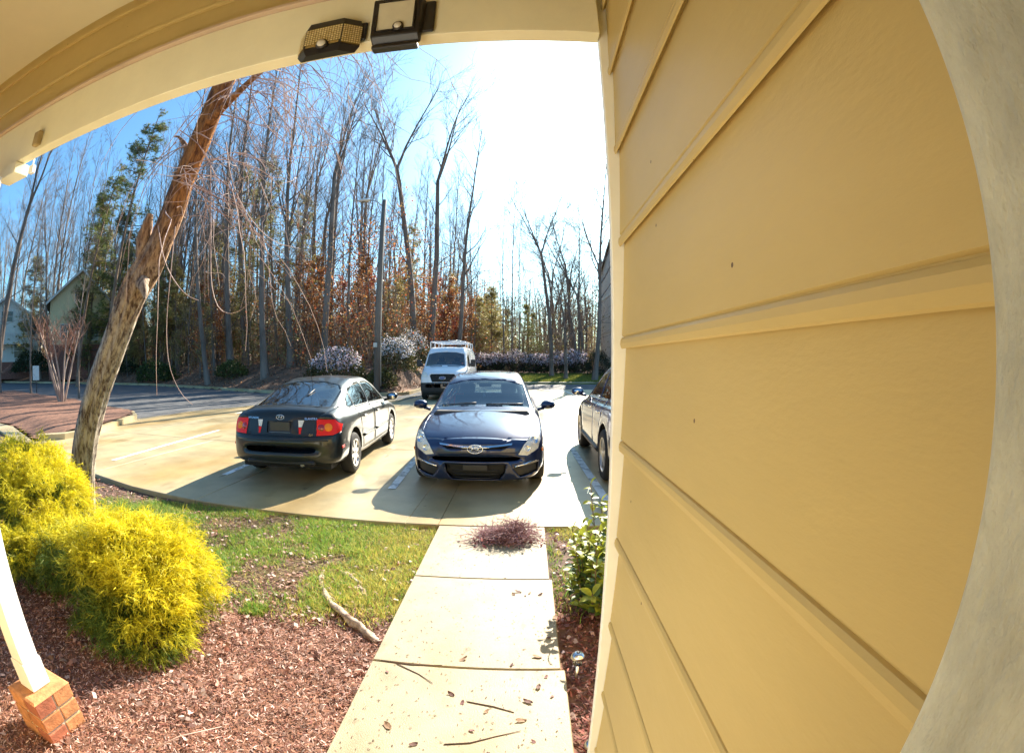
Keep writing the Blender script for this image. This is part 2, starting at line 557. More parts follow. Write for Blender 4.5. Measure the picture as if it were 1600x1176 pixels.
for (xa, ya, xb, yb, lab) in ((-7.02, 5.9, -7.42, 9.9, "faded white bay line beside the mulch island"),
                         (-4.38, 5.9, -4.66, 9.9, "white bay line on the far side of the black hatchback"),
                         (-1.70, 5.85, -1.94, 9.9, "white bay line between the black and the blue hatchback"),
                         (1.0, 5.1, 0.90, 9.9, "worn white bay line beside the dark crossover"),
                         (2.6, 22.3, 2.2, 27.2, "white bay line far across the car park")):
    d = Vector((xb - xa, yb - ya)).normalized(); p = Vector((-d.y, d.x)) * 0.055
    l = MB(); n = 10
    vs = []
    for k in range(n + 1):
        q = Vector((xa, ya)).lerp(Vector((xb, yb)), k / n)
        vs += [(q.x - p.x, q.y - p.y, LOT + 0.006), (q.x + p.x, q.y + p.y, LOT + 0.006)]
    l.add(vs, [(2 * k, 2 * k + 2, 2 * k + 3, 2 * k + 1)[::-1] for k in range(n)])
    tag(l.build("bay_line", PAINT), lab, "road marking", kind="structure")

# ------------------------------------------------------------------ mulch island on the left
isl = [(-10.62, 6.45), (-10.2, 7.0), (-10.15, 8.0), (-11.55, 10.9), (-12.6, 11.75), (-15.5, 12.8), (-20.0, 14.3), (-32, 17.5), (-32, 9.5), (-14, 7.65)]
ib = MB(); n = len(isl)
ctr = Vector((-16.5, 10.7))
ins = []
for p in isl:
    v = (ctr - Vector(p)); ins.append(Vector(p) + v.normalized() * 0.17)
kv = [(*p, LOT - 0.1) for p in isl] + [(p[0] * 0.998, p[1], LOT + 0.13) for p in isl] + [(q.x, q.y, LOT + 0.14) for q in ins] + [(q.x, q.y, LOT) for q in ins]
for k in range(3):
    ib.add([], [])
b0 = MB(); b0.add(kv, [(k * n + i, k * n + (i + 1) % n, (k + 1) * n + (i + 1) % n, (k + 1) * n + i) for k in range(3) for i in range(n - 2)])
tag(b0.build("island_kerb", CONC), "pale concrete kerb round the mulch island", "kerb", kind="structure")
def inside(poly, x, y):
    r = np.zeros(np.shape(x), bool); m = len(poly)
    for i in range(m):
        (xa, ya), (xb, yb) = poly[i], poly[(i + 1) % m]
        c = ((ya > y) != (yb > y)) & (x < (xb - xa) * (y - ya) / (yb - ya + 1e-12) + xa)
        r ^= c
    return r
insl = [(q.x, q.y) for q in ins]
me = grid_mesh("island_mulch", np.arange(-32, -9.9, 0.2), np.arange(6.2, 17.6, 0.2),
               lambda x, y: LOT + 0.01 + (0.10 + 0.10 * fbm(xy0(x, y) * 0.8, 14) + 0.03 * fbm(xy0(x, y) * 4, 15)) * sstep(0.0, 1.0, y - np.interp(x, [-32, -14, -10.62], [9.5, 7.65, 6.45])), MULCHG,
               keep=lambda x, y: inside(insl, x, y) | (inside(isl, x, y) & (x < -10.9) & (y < np.interp(x, [-32, -14, -10.62], [9.5, 7.65, 6.45]) + 0.5)))
tag(mobj("island_mulch", me), "reddish brown mulch filling the kerbed island", "mulch", kind="structure")

# ------------------------------------------------------------------ bank, woods floor, verge
EX = [-110, -60, -38, -29, -20, -14.7, -10, -6.9]
EY = [27, 28, 29.3, 28.8, 25.8, 23.3, 22.5, 22.2]
def bank_d(x, y):
    """metres behind the kerb line"""
    x = np.asarray(x, float); y = np.asarray(y, float)
    dl = (y - np.interp(x, EX, EY)) * 0.85
    dl = np.where(x > -6.9, np.minimum(dl, -5.7 - x), dl)
    return dl
def hf(x, y):
    x = np.asarray(x, float); y = np.asarray(y, float)
    P = xy0(x, y)
    dl = bank_d(x, y)
    bank = LOT + 0.12 + 1.25 * sstep(0, 4.5, dl) + 0.035 * np.clip(dl - 3, 0, 60) + 0.5 * (fbm(P * 0.22, 41) - 0.5) * sstep(1, 6, dl) + 0.18 * (fbm(P * 1.1, 42) - 0.5) * sstep(0.2, 2, dl)
    dr = y - 34.6
    verge = LOT + 0.12 + 0.045 * np.clip(dr, 0, 12) + 0.05 * np.clip(dr - 12, 0, 60) + 0.05 * (fbm(P * 0.8, 43) - 0.5)
    bank = np.where(dl > 0, bank, -0.5)
    verge = np.where(dr > 0, verge, -0.5)
    return np.maximum(bank, verge)
def bank_keep(x, y):
    return (bank_d(x, y) > -0.25) | (y > 34.4)
xs = np.concatenate([np.arange(-110, -34, 1.5), np.arange(-34, 12, 0.45), np.arange(12, 70, 2)])
ys = np.concatenate([np.arange(21.6, 50, 0.45), np.arange(50, 130, 2.5)])
me = grid_mesh("woods_floor", xs, ys, hf, [BANKG, GRASSG],
               fm=lambda x, y: ((x > -3.4 + 1.5 * (fbm(xy0(x, y) * 0.3, 2) - 0.5)) & (y < 43.5 + 1.5 * (fbm(xy0(x, y) * 0.5, 6) - 0.5)) & (x < 13)).astype(int),
               keep=bank_keep)
tag(mobj("woods_floor", me), "leaf strewn bank and woodland floor beyond the drive", "woodland floor", kind="structure")
kb = MB()
kl = [(x, y) for x, y in zip(EX, EY)] + [(-6.0, 22.5), (-5.72, 23.4), (-5.7, 33.8), (-5.2, 34.45), (-4.6, 34.55), (20, 34.55)]
for i in range(len(kl) - 1):
    p, q = Vector(kl[i]), Vector(kl[i + 1]); d = (q - p).normalized(); w = Vector((-d.y, d.x)) * 0.15
    kb.add([(p.x, p.y, LOT - 0.1), (q.x, q.y, LOT - 0.1), (q.x, q.y, LOT + 0.13), (p.x, p.y, LOT + 0.13), (p.x + w.x, p.y + w.y, LOT + 0.14), (q.x + w.x, q.y + w.y, LOT + 0.14), (p.x + w.x, p.y + w.y, LOT), (q.x + w.x, q.y + w.y, LOT)],
           [(0, 1, 2, 3), (3, 2, 5, 4), (4, 5, 7, 6)])
tag(kb.build("far_kerb", CONC), "low concrete kerb at the foot of the bank", "kerb", kind="structure")

# ================================================================== porch
WX = 0.218                                    # face plane of the siding at the lap backs
E = 0.2175
def lap_profile():
    pts = [(-0.012, 0.012), (0.0042, 0.012), (0.0118, 0.0), (0.0142, 0.002), (0.0160, 0.010), (0.0150, 0.018), (0.0120, 0.0225), (0.0085, 0.0235), (0.0085, 0.0252), (0.0118, 0.0275)]
    pts += [(0.0030, E + 0.012), (-0.012, E + 0.012)]
    return pts
def board(name, m, parent, axis, along0, along1, z, plane, sgn, h=None):
    """lap board; axis 'Y': runs along Y, faces -X when sgn=-1; axis 'X': runs along X, faces sgn*Y"""
    b = MB()
    poly = [(plane + sgn * o, z + (q if h is None or q < 0.1 else h)) for o, q in lap_profile()]
    if axis == 'Y':
        b.prism(poly, along0, along1, 'Y')
    else:
        b.prism(poly, along0, along1, 'X')
    return b.build(name, m, parent)
Z0 = 1.4 + 0.0265 - 7 * E
wall = thing("siding_wall", "tan painted lap siding wall filling the right side of the porch", "wall", (0, 0, 0))
for k in range(14):
    z = Z0 + k * E
    board("siding_board", SIDING, wall, 'Y', 0.126, 0.985, z, WX, -1, h=(2.768 - z) if z + E > 2.76 else None)
core = MB(); core.box((WX + 0.012, -0.03, -0.15), (WX + 0.12, 0.98, 2.77)); core.build("wall_core", SIDING, wall)
CORNERT = mat("corner_trim_paint", (0.90, 0.90, 0.84), 0.45, vary=0.05, vscale=6, bump=0.06)
ct = MB(); ct.box((0.188, 0.988, -0.15), (0.300, 1.012, 2.77), ch=0.002)
tag(ct.build("corner_trim_board", CORNERT), "cream vertical corner trim at the outer end of the siding wall", "trim board")
it = MB(); it.box((0.186, 0.004, -0.02), (0.222, 0.1245, 2.768), ch=0.004)
tag(it.build("door_casing", ROUGHTRIM), "pale rough door casing at the right edge beside the siding", "door casing")
# the same house going on round the corner and behind the camera
fw = thing("house_front_wall", "tan lap siding front wall of the house behind the shrub", "wall")
for k in range(14):
    z = Z0 + k * E
    board("siding_board", SIDING, fw, 'X', 0.302, 4.4, z, 0.985, 1, h=(2.768 - z) if z + E > 2.76 else None)
c2 = MB(); c2.box((0.345, 0.2, -0.2), (4.4, 0.970, 2.77)); c2.build("wall_core", SIDING, fw)
dw = thing("door_wall", "tan lap siding wall behind the door camera", "wall")
for k in range(13):
    board("siding_board", SIDING, dw, 'X', -3.0, 0.18, Z0 + k * E, -0.05, 1, h=(2.768 - Z0 - 12 * E) if k == 12 else None)
c3 = MB(); c3.box((-3.0, -0.2, -0.2), (0.3, -0.065, 2.77)); c3.build("wall_core", SIDING, dw)

DOORW = mat("bounce_door_white", (0.80, 0.80, 0.78), 0.4, vary=0.03)
dr = thing("bounce_door", "unseen white panelled door added beside the door camera to whiten the porch bounce light", "door", (-0.86, -0.03, -0.02))  # door out of view, added to brighten and whiten light bounced into the porch
b = MB(); b.box((-0.455, -0.004, 0.0), (0.455, 0.012, 2.05), ch=0.002); b.build("door_leaf", DOORW, dr)
for (xa, xb, za, zb) in ((-.36, -.05, .22, .85), (.05, .36, .22, .85), (-.36, -.05, 1.0, 1.85), (.05, .36, 1.0, 1.85)):
    b = MB(); b.box((xa, 0.0125, za), (xb, 0.022, zb), taper=0.006, ch=0.003); b.build("door_panel", DOORW, dr)
b = MB(); b.tube([(.40, .013, .95), (.40, .06, .95), (.30, .07, .95)], .011, 8); b.build("handle", mat("door_brass", (.6, .45, .2), .3, metal=1), dr)
b = MB(); b.box((-.56, -0.002, 0), (-.458, .022, 2.16)); b.box((.458, -0.002, 0), (.56, .022, 2.16)); b.box((-.457, -0.002, 2.055), (.457, .022, 2.16)); b.build("frame", DOORW, dr)
cl = MB(); cl.box((-3.2, -0.2, 2.772), (4.6, 1.25, 2.86))
tag(cl.build("porch_ceiling", CEIL), "flat cream porch ceiling above the beam", "ceiling")
rf = MB(); rf.add([(-3.4, 1.35, 2.75), (4.8, 1.35, 2.75), (4.8, -1.6, 4.0), (-3.4, -1.6, 4.0), (-3.4, 1.35, 2.9), (4.8, 1.35, 2.9), (4.8, -1.6, 4.15), (-3.4, -1.6, 4.15)],
                  [(3, 2, 1, 0), (4, 5, 6, 7), (0, 1, 5, 4), (1, 2, 6, 5), (2, 3, 7, 6), (3, 0, 4, 7)])
tag(rf.build("porch_roof", mat("shingles", (0.12, 0.10, 0.09), 0.9, vary=0.3, vscale=12, bump=0.5)), "brown shingle roof over the porch", "roof")

beam = thing("porch_beam", "cream painted beam across the porch opening carrying two solar lights", "beam")
b = MB(); b.box((-2.30, 0.955, 2.192), (0.187, 1.000, 2.378), ch=0.002); b.build("beam_board", TRIM, beam)
b = MB(); b.box((-2.30, 0.940, 2.379), (0.187, 1.002, 2.393), ch=0.002); b.build("top_lip", mat("lip_paint", (0.55, 0.42, 0.31), 0.6, vary=0.08), beam)
b = MB(); b.box((-2.08, 0.945, 2.140), (-1.915, 1.02, 2.189), ch=0.003); b.build("post_cap", TRIM, beam)
for k, (z0, z1) in enumerate(((2.393, 2.515), (2.5175, 2.695), (2.6975, 2.771))):
    b = MB()
    prof = [(0.99, z0), (0.972, z0), (0.9695, z0 + .004), (0.9685, z0 + .012), (0.971, z0 + .02), (0.975, z0 + .023), (0.974, z0 + .026), (0.982, z1 + 0.002), (0.99, z1 + .002)]
    b.prism([(p, q) for p, q in prof], -2.6, 0.187, 'X'); b.build("siding_board", SIDING, beam)
b = MB(); b.box((-2.6, 0.992, 2.393), (0.187, 1.05, 2.771)); b.build("gable_core", SIDING, beam)

blk = MB(); blk.box((-1.775, 0.93, 2.205), (-1.735, 0.954, 2.262), ch=0.003)
tag(blk.build("wooden_block", mat("raw_wood", (0.36, 0.27, 0.12), 0.7, vary=0.2, vscale=15)), "small brown wooden block on the beam near the post", "block")
clip = MB(); clip.box((-1.895, 1.008, 2.145), (-1.865, 1.03, 2.18), ch=0.003); clip.tube([(-1.88, 1.018, 2.178), (-1.88, 1.018, 2.205), (-1.88, 1.000, 2.205)], 0.004, 6)
tag(clip.build("white_clip", mat("white_plastic", (0.8, 0.8, 0.78), 0.4)), "small white clip hanging at the left end of the beam", "clip")

post = thing("porch_post", "white painted square porch post standing on a low brick pedestal", "post", (-1.985, 0.855, 0.105))
b = MB(); b.box((-0.055, -0.055, 0.0), (0.055, 0.055, 0.135), ch=0.003); b.build("post_plinth", WHITEPAINT, post)
b = MB(); b.box((-0.049, -0.049, 0.137), (0.049, 0.049, 2.013), ch=0.003); b.build("post_shaft", WHITEPAINT, post)

ped = thing("brick_pedestal", "low orange red brick pedestal under the white porch post", "pedestal", (-1.975, 0.855, -0.13))
BR = [mat("brick_a", (0.40, 0.15, 0.055), 0.85, vary=0.3, vscale=18, bump=0.5, bscale=60), mat("brick_b", (0.32, 0.10, 0.05), 0.85, vary=0.35, vscale=14, bump=0.5, bscale=60),
      mat("brick_c", (0.46, 0.20, 0.08), 0.85, vary=0.3, vscale=20, bump=0.5, bscale=60)]
b = MB(); b.box((-0.107, -0.107, 0), (0.107, 0.107, 0.226)); b.build("mortar", mat("mortar", (0.52, 0.44, 0.33), 0.9, vary=0.15, bump=0.4, bscale=90), ped)
rng = random.Random(11)
S = 0.114
for c in range(3):
    z0 = 0.004 + c * 0.0765; z1 = z0 + 0.066
    if c % 2 == 0:
        rects = [(-S, -S, 0.004, -0.004), (0.014, -S, S, -0.004), (-S, 0.006, -0.014, S), (-0.004, 0.006, S, S)]
    else:
        rects = [(-S, -S, -0.014, 0.004), (-0.004, -S, S, 0.004), (-S, 0.014, 0.004, S), (0.014, 0.014, S, S)]
    for (xa, ya, xb, yb) in rects:
        bb = MB(); j = rng.uniform(-0.0015, 0.0015)
        bb.box((xa + j, ya + j, z0), (xb + j, yb - j, z1 + (0.006 if c == 2 else 0)), ch=0.003)
        bb.build("brick", BR[rng.randrange(3)], ped)
cap = MB(); cap.box((-0.116, -0.116, 0.2275), (0.116, 0.116, 0.234), taper=0.012); cap.build("mortar_cap", MATS["brick_c"], ped)

# ------------------------------------------------------------------ solar lights on the beam
LENS = mat("light_lens", (0.62, 0.58, 0.44), 0.35, vary=0.05, vscale=30)
def solar_square():
    t = thing("solar_wall_light", "square black solar wall light with a plain frosted panel", "solar light", (-0.300, 0.952, 2.226))
    b = MB(); b.box((-0.075, -0.012, -0.030), (0.100, 0.0015, 0.085), ch=0.004); b.build("back_plate", BLACKPLASTIC, t)
    # body leaning out of the wall, lens facing the camera and slightly down
    b = MB()
    fr = [(-0.074, -0.045, -0.046), (0.064, -0.045, -0.046), (0.064, -0.060, 0.084), (-0.074, -0.060, 0.084)]
    bk = [(-0.070, -0.011, -0.070), (0.068, -0.011, -0.070), (0.075, -0.011, 0.082), (-0.074, -0.011, 0.082)]
    b.add(fr + bk, [(0, 1, 2, 3), (7, 6, 5, 4), (0, 4, 5, 1), (1, 5, 6, 2), (2, 6, 7, 3), (3, 7, 4, 0)])
    hous = b.build("housing", BLACKPLASTIC, t)
    bv = hous.modifiers.new("bevel", 'BEVEL'); bv.width = 0.005; bv.segments = 2
    b = MB(); b.add([(-0.056, -0.0500, -0.026), (0.046, -0.0500, -0.026), (0.046, -0.0610, 0.066), (-0.056, -0.0610, 0.066)], [(0, 1, 2, 3)])
    b.add([(-0.058, -0.0480, -0.030), (0.048, -0.0480, -0.030), (0.048, -0.0595, 0.068), (-0.058, -0.0595, 0.068)], [(0, 1, 2, 3)])
    b.build("frosted_panel", LENS, t)
    b = MB(); b.box((-0.061, -0.062, -0.031), (-0.057, -0.046, 0.070)); b.box((0.047, -0.062, -0.031), (0.051, -0.046, 0.070)); b.box((-0.061, -0.052, -0.034), (0.051, -0.044, -0.030)); b.box((-0.061, -0.0645, 0.067), (0.051, -0.056, 0.071))
    b.build("panel_frame", BLACKPLASTIC, t)
    b = MB(); b.lathe([(0.0001, -0.008), (0.0155, -0.008), (0.0155, 0.004), (0.0125, 0.009), (0.0001, 0.009)], (-0.006, 0, 0), 'Y', 20)
    o = b.build("sensor_ring", BLACKPLASTIC, t, (0, -0.054, -0.024)); o.rotation_euler = (0, 0, PI)
    b = MB(); b.lathe([(0.0112, 0.0), (0.0105, 0.004), (0.007, 0.008), (0.0001, 0.010)], (0, 0, 0), 'Y', 18)
    s = b.build("sensor_dome", mat("sensor_white", (0.6, 0.58, 0.52), 0.3), o, (-0.006, 0.006, 0)); 
    b = MB(); b.box((-0.066, -0.040, -0.088), (0.062, -0.002, -0.071), ch=0.004); b.build("lower_rail", BLACKPLASTIC, t)
    return t
_q = solar_square(); _q.scale = (0.88, 0.6, 0.94)
def solar_bow():
    t = thing("solar_wall_light", "bow fronted black solar wall light with gold led grid", "solar light", (-0.476, 0.952, 2.206))
    b = MB(); b.box((-0.086, -0.010, -0.012), (0.092, 0.0015, 0.056), ch=0.004); b.build("back_plate", BLACKPLASTIC, t)
    plan = [(-0.088, -0.012), (-0.060, -0.050), (0.040, -0.054), (0.082, -0.016)]
    def ring(z, k=1.0, dy=0.0):
        return [(x * k, y * k + dy, z) for x, y in plan]
    b = MB()
    lo, mid, hi, top = ring(-0.060, 0.86), ring(-0.042), ring(0.036), ring(0.058, 0.92)
    vs = lo + mid + hi + top
    fs = [(0, 1, 5, 4), (1, 2, 6, 5), (2, 3, 7, 6), (8, 9, 13, 12), (9, 10, 14, 13), (10, 11, 15, 14), (3, 2, 1, 0), (12, 13, 14, 15), (4, 5, 9, 8), (5, 6, 10, 9), (6, 7, 11, 10),
          (0, 4, 8, 12), (12, 8, 4, 0), (3, 7, 11, 15)]
    b.add(vs, fs[:11] + [fs[11], fs[13]])
    b.build("housing", BLACKPLASTIC, t)
    m = mat("led_gold", (0.66, 0.50, 0.20), 0.3, metal=0.35, vary=0.25, vscale=160, col2=(0.85, 0.75, 0.45))
    b = MB()
    for (i, j, nc) in ((0, 1, 7), (1, 2, 14), (2, 3, 8)):
        p, q = Vector((*plan[i], 0)), Vector((*plan[j], 0))
        d = (q - p); nrm = Vector((d.y, -d.x, 0)).normalized()
        if nrm.y > 0: nrm = -nrm
        zl, zh = -0.034, 0.031
        for c in range(nc):
            for r in range(9):
                u0, u1 = (c + 0.12) / nc, (c + 0.88) / nc
                w0, w1 = zl + (zh - zl) * (r + 0.12) / 9, zl + (zh - zl) * (r + 0.88) / 9
                if i == 1 and r < 2 and 4 <= c <= 7: continue
                if r == 0 and i == 1: continue
                a_, b_ = p + d * u0 + nrm * 0.0025, p + d * u1 + nrm * 0.0025
                ap, bp = p + d * (u0 - 0.1 / nc) + nrm * 0.0008, p + d * (u1 + 0.1 / nc) + nrm * 0.0008
                b.add([(a_.x, a_.y, w0), (b_.x, b_.y, w0), (b_.x, b_.y, w1), (a_.x, a_.y, w1)], [(0, 1, 2, 3)])
    o = b.build("led_grid", m, t); o["kind"] = "stuff"
    b = MB()
    for (i, j) in ((0, 1), (1, 2), (2, 3)):
        p, q = Vector((*plan[i], 0)), Vector((*plan[j], 0)); d = (q - p); nrm = Vector((d.y, -d.x, 0)).normalized()
        if nrm.y > 0: nrm = -nrm
        a_, b_ = p + d * 0.05 + nrm * 0.001, p + d * 0.95 + nrm * 0.001
        b.add([(a_.x, a_.y, -0.036), (b_.x, b_.y, -0.036), (b_.x, b_.y, 0.033), (a_.x, a_.y, 0.033)], [(0, 1, 2, 3)])
    b.build("reflector", mat("reflector_gold", (0.45, 0.34, 0.14), 0.25, metal=0.6), t)
    b = MB(); b.lathe([(0.0001, -0.004), (0.0165, -0.004), (0.0165, 0.004), (0.0135, 0.008), (0.0001, 0.008)], (0, 0, 0), 'Y', 20)
    o = b.build("sensor_ring", BLACKPLASTIC, t, (-0.008, -0.056, -0.034)); o.rotation_euler = (0, 0, PI)
    b = MB(); b.lathe([(0.012, 0.0), (0.011, 0.004), (0.007, 0.008), (0.0001, 0.010)], (0, 0, 0), 'Y', 18)
    b.build("sensor_dome", mat("sensor_white", (0.6, 0.58, 0.52), 0.3), o, (0, 0.008, 0))
    return t
_q = solar_bow(); _q.scale = (1, 0.72, 0.90)
# ================================================================== vegetation builders
def tubes_np(paths, sides):
    """paths: list of (pts (n,3), radii (n,)); returns V, F(quads)"""
    VV, FF, b = [], [], 0
    ang = 2 * PI * np.arange(sides) / sides
    ca, sa = np.cos(ang), np.sin(ang)
    for pts, r in paths:
        pts = np.asarray(pts, float); r = np.asarray(r, float); n = len(pts)
        t = np.empty_like(pts); t[1:-1] = pts[2:] - pts[:-2]; t[0] = pts[1] - pts[0]; t[-1] = pts[-1] - pts[-2]
        t /= np.linalg.norm(t, axis=1, keepdims=True) + 1e-12
        ref = np.array([1.0, 0.13, 0.07]) if abs(t[0, 0]) < 0.8 else np.array([0.1, 1.0, 0.05])
        u = ref - t * (t @ ref)[:, None]; u /= np.linalg.norm(u, axis=1, keepdims=True) + 1e-12
        w = np.cross(t, u)
        V = pts[:, None, :] + r[:, None, None] * (u[:, None, :] * ca[None, :, None] + w[:, None, :] * sa[None, :, None])
        VV.append(V.reshape(-1, 3))
        i = (np.arange(n - 1)[:, None] * sides + np.arange(sides)[None, :])
        j = (np.arange(n - 1)[:, None] * sides + (np.arange(sides)[None, :] + 1) % sides)
        FF.append(np.stack([i, j, j + sides, i + sides], -1).reshape(-1, 4) + b)
        b += n * sides
    return np.concatenate(VV), np.concatenate(FF)

def branch_path(rng, p, d, L, n, r0, r1, wig, up=0.0, droop=0.0):
    p = np.array(p, float); d = np.array(d, float); d /= np.linalg.norm(d)
    pts, rr = [p.copy()], [r0]
    for i in range(n):
        d = d + rng.normal(0, wig, 3) + np.array([0, 0, up - droop * i])
        d /= np.linalg.norm(d)
        p = p + d * L / n
        pts.append(p.copy()); rr.append(r0 + (r1 - r0) * ((i + 1) / n) ** 0.8)
    return np.array(pts), np.array(rr)

def perp(rng, d):
    a = rng.normal(0, 1, 3); a -= d * (a @ d); return a / np.linalg.norm(a)

def bare_tree(seed, H=20.0, r0=0.20, first=0.5, nlimb=15, spread=0.75, fork=0, lean=0.02, twig=1.0, lowtwigs=8):
    """bare winter tree: returns trunk (V,F) and crown (V,F)"""
    rng = np.random.default_rng(seed)
    tr, big, mid, fine = [], [], [], []
    d0 = np.array([rng.normal(0, lean), rng.normal(0, lean), 1.0])
    n = 16
    pts, rr = branch_path(rng, (0, 0, -0.3), d0, H * (0.97 if not fork else 0.62), n, r0, r0 * (0.10 if not fork else 0.55), 0.022, up=0.01)
    rr[0] *= 1.45; rr[1] *= 1.08
    tr.append((pts, rr))
    stems = [(pts, rr, first)]
    if fork:
        for k in range(fork):
            a = rng.uniform(0, 2 * PI) + k * 2 * PI / fork
            d = np.array([math.cos(a) * 0.34, math.sin(a) * 0.34, 1.0])
            q, s = branch_path(rng, pts[-1], d, H * rng.uniform(0.30, 0.40), 9, rr[-1] * 0.8, 0.015, 0.05, up=0.05)
            tr.append((q, s)); stems.append((q, s, 0.1))
    for si, (pts, rr, f) in enumerate(stems):
        nl = nlimb if si == 0 else max(5, nlimb // 2)
        if si == 0 and fork: nl = nlimb // 3
        m = len(pts) - 1
        for k in range(nl):
            t = f + (1 - f) * (k + rng.uniform(0, 0.8)) / nl
            i = min(int(t * m), m - 1); fr = t * m - i
            p = pts[i] * (1 - fr) + pts[i + 1] * fr
            r = (rr[i] * (1 - fr) + rr[i + 1] * fr)
            ax = pts[i + 1] - pts[i]; ax /= np.linalg.norm(ax)
            ang = rng.uniform(0.5, 1.0) * spread * 1.25
            d = ax * math.cos(ang) + perp(rng, ax) * math.sin(ang)
            L = H * rng.uniform(0.12, 0.26) * (1.15 - 0.75 * t if si == 0 else 0.7)
            rb = min(r * 0.55, 0.012 + L * 0.012)
            q, s = branch_path(rng, p, d, L, 7, rb, 0.008, 0.10, up=0.07)
            big.append((q, s))
            for j in range(int(rng.integers(5, 9))):
                u = rng.uniform(0.25, 0.98); a = min(int(u * 7), 6)
                p2 = q[a] + (q[a + 1] - q[a]) * (u * 7 - a)
                ax2 = q[a + 1] - q[a]; ax2 /= np.linalg.norm(ax2)
                an = rng.uniform(0.4, 0.9)
                d2 = ax2 * math.cos(an) + perp(rng, ax2) * math.sin(an)
                L2 = L * rng.uniform(0.25, 0.5)
                q2, s2 = branch_path(rng, p2, d2, L2, 4, max(0.009, s[a] * 0.5), 0.005, 0.12, up=0.08)
                mid.append((q2, s2))
                for jj in range(int(rng.integers(3, 7) * twig)):
                    u = rng.uniform(0.2, 1.0); a2 = min(int(u * 4), 3)
                    ax3 = q2[a2 + 1] - q2[a2]; ax3 /= np.linalg.norm(ax3)
                    an = rng.uniform(0.35, 0.9)
                    d3 = ax3 * math.cos(an) + perp(rng, ax3) * math.sin(an)
                    q3, s3 = branch_path(rng, q2[a2] + (q2[a2 + 1] - q2[a2]) * (u * 4 - a2), d3, L2 * rng.uniform(0.3, 0.7), 2, 0.0055, 0.003, 0.12, up=0.06)
                    fine.append((q3, s3))
    pts, rr, f = stems[0]
    for k in range(lowtwigs):
        t = rng.uniform(0.12, first); i = int(t * (len(pts) - 1))
        a = rng.uniform(0, 2 * PI)
        q, s = branch_path(rng, pts[i], (math.cos(a), math.sin(a), rng.uniform(-0.1, 0.7)), rng.uniform(0.6, 3.2), 5, 0.017, 0.005, 0.16)
        mid.append((q, s))
    V1, F1 = tubes_np(tr, 9)
    parts = [tubes_np(big, 5), tubes_np(mid, 3), tubes_np(fine, 3)]
    V = np.concatenate([p[0] for p in parts]); o = np.cumsum([0] + [len(p[0]) for p in parts[:-1]])
    F = np.concatenate([p[1] + k for p, k in zip(parts, o)])
    return (V1, F1), (V, F), big + mid

def pine_tree(seed, H=17.0, r0=0.17, first=0.55, nb=34, cl=1.0, hue=0):
    rng = np.random.default_rng(seed)
    pts, rr = branch_path(rng, (0, 0, -0.3), (rng.normal(0, .02), rng.normal(0, .02), 1), H, 14, r0, 0.025, 0.012, up=0.01)
    br, VV, FF, CC, b = [], [], [], [], 0
    for k in range(nb):
        t = first + (1 - first) * rng.uniform(0, 1) ** 0.9
        i = min(int(t * 14), 13); p = pts[i] + (pts[i + 1] - pts[i]) * (t * 14 - i)
        a = rng.uniform(0, 2 * PI)
        L = (1.05 - t) * H * 0.30 * rng.uniform(0.5, 1.1) + 0.4
        q, s = branch_path(rng, p, (math.cos(a), math.sin(a), rng.uniform(-0.1, 0.4)), L, 6, 0.035, 0.008, 0.09, up=0.03)
        br.append((q, s))
        for j in range(int(7 + L * 6.5 * cl)):
            u = rng.uniform(0.3, 1.0); a2 = min(int(u * 6), 5)
            c = q[a2] + (q[a2 + 1] - q[a2]) * (u * 6 - a2) + rng.normal(0, 0.10 + 0.06 * L, 3)
            m = 20
            d = rng.normal(0, 1, (m, 3)); d[:, 2] = d[:, 2] * 0.7 + 0.25; d /= np.linalg.norm(d, axis=1, keepdims=True)
            ln = rng.uniform(0.16, 0.34, (m, 1))
            w = np.cross(d, rng.normal(0, 1, (m, 3))); w /= np.linalg.norm(w, axis=1, keepdims=True) + 1e-9
            v = np.stack([c + w * 0.013, c - w * 0.013, c + d * ln], 1).reshape(-1, 3)
            VV.append(v); FF.append(np.arange(m * 3).reshape(-1, 3) + b); b += m * 3
            g = rng.uniform(0.6, 1.35)
            base = np.array([(0.17, 0.20, 0.05), (0.27, 0.25, 0.08), (0.33, 0.29, 0.10)][hue]) if rng.random() < 0.85 else np.array((0.20, 0.13, 0.05))
            CC.append(np.tile(base * g, (m * 3, 1)))
    V1, F1 = tubes_np([(pts, rr)], 8)
    V2, F2 = tubes_np(br, 4)
    return (V1, F1), (V2, F2), (np.concatenate(VV), np.concatenate(FF), np.concatenate(CC))

def leaf_cloud(rng, pts, n, spread, size, cols, droop=0.3):
    """leaf quads (folded along nothing, two triangles) scattered round points"""
    pts = np.asarray(pts)
    c = pts[rng.integers(0, len(pts), n)] + rng.normal(0, spread, (n, 3))
    a = rng.normal(0, 1, (n, 3)); a[:, 2] -= droop; a /= np.linalg.norm(a, axis=1, keepdims=True)
    w = np.cross(a, rng.normal(0, 1, (n, 3))); w /= np.linalg.norm(w, axis=1, keepdims=True) + 1e-9
    s = size * rng.uniform(0.6, 1.3, (n, 1))
    V = np.stack([c, c + a * s * 0.5 + w * s * 0.32, c + a * s, c + a * s * 0.5 - w * s * 0.32], 1).reshape(-1, 3)
    F = np.arange(n * 4).reshape(-1, 4)
    col = np.asarray(cols)[rng.integers(0, len(cols), n)] * rng.uniform(0.6, 1.35, (n, 1))
    return V, F, np.repeat(col, 4, 0)

def make_tree_proto(kind, seed, **k):
    (V1, F1), (V2, F2), br = bare_tree(seed, **k)
    return dict(trunk=np_mesh("trunk", V1, F1, BARKD, smooth=True), crown=np_mesh("crown", V2, F2, TWIG, smooth=True), br=br)

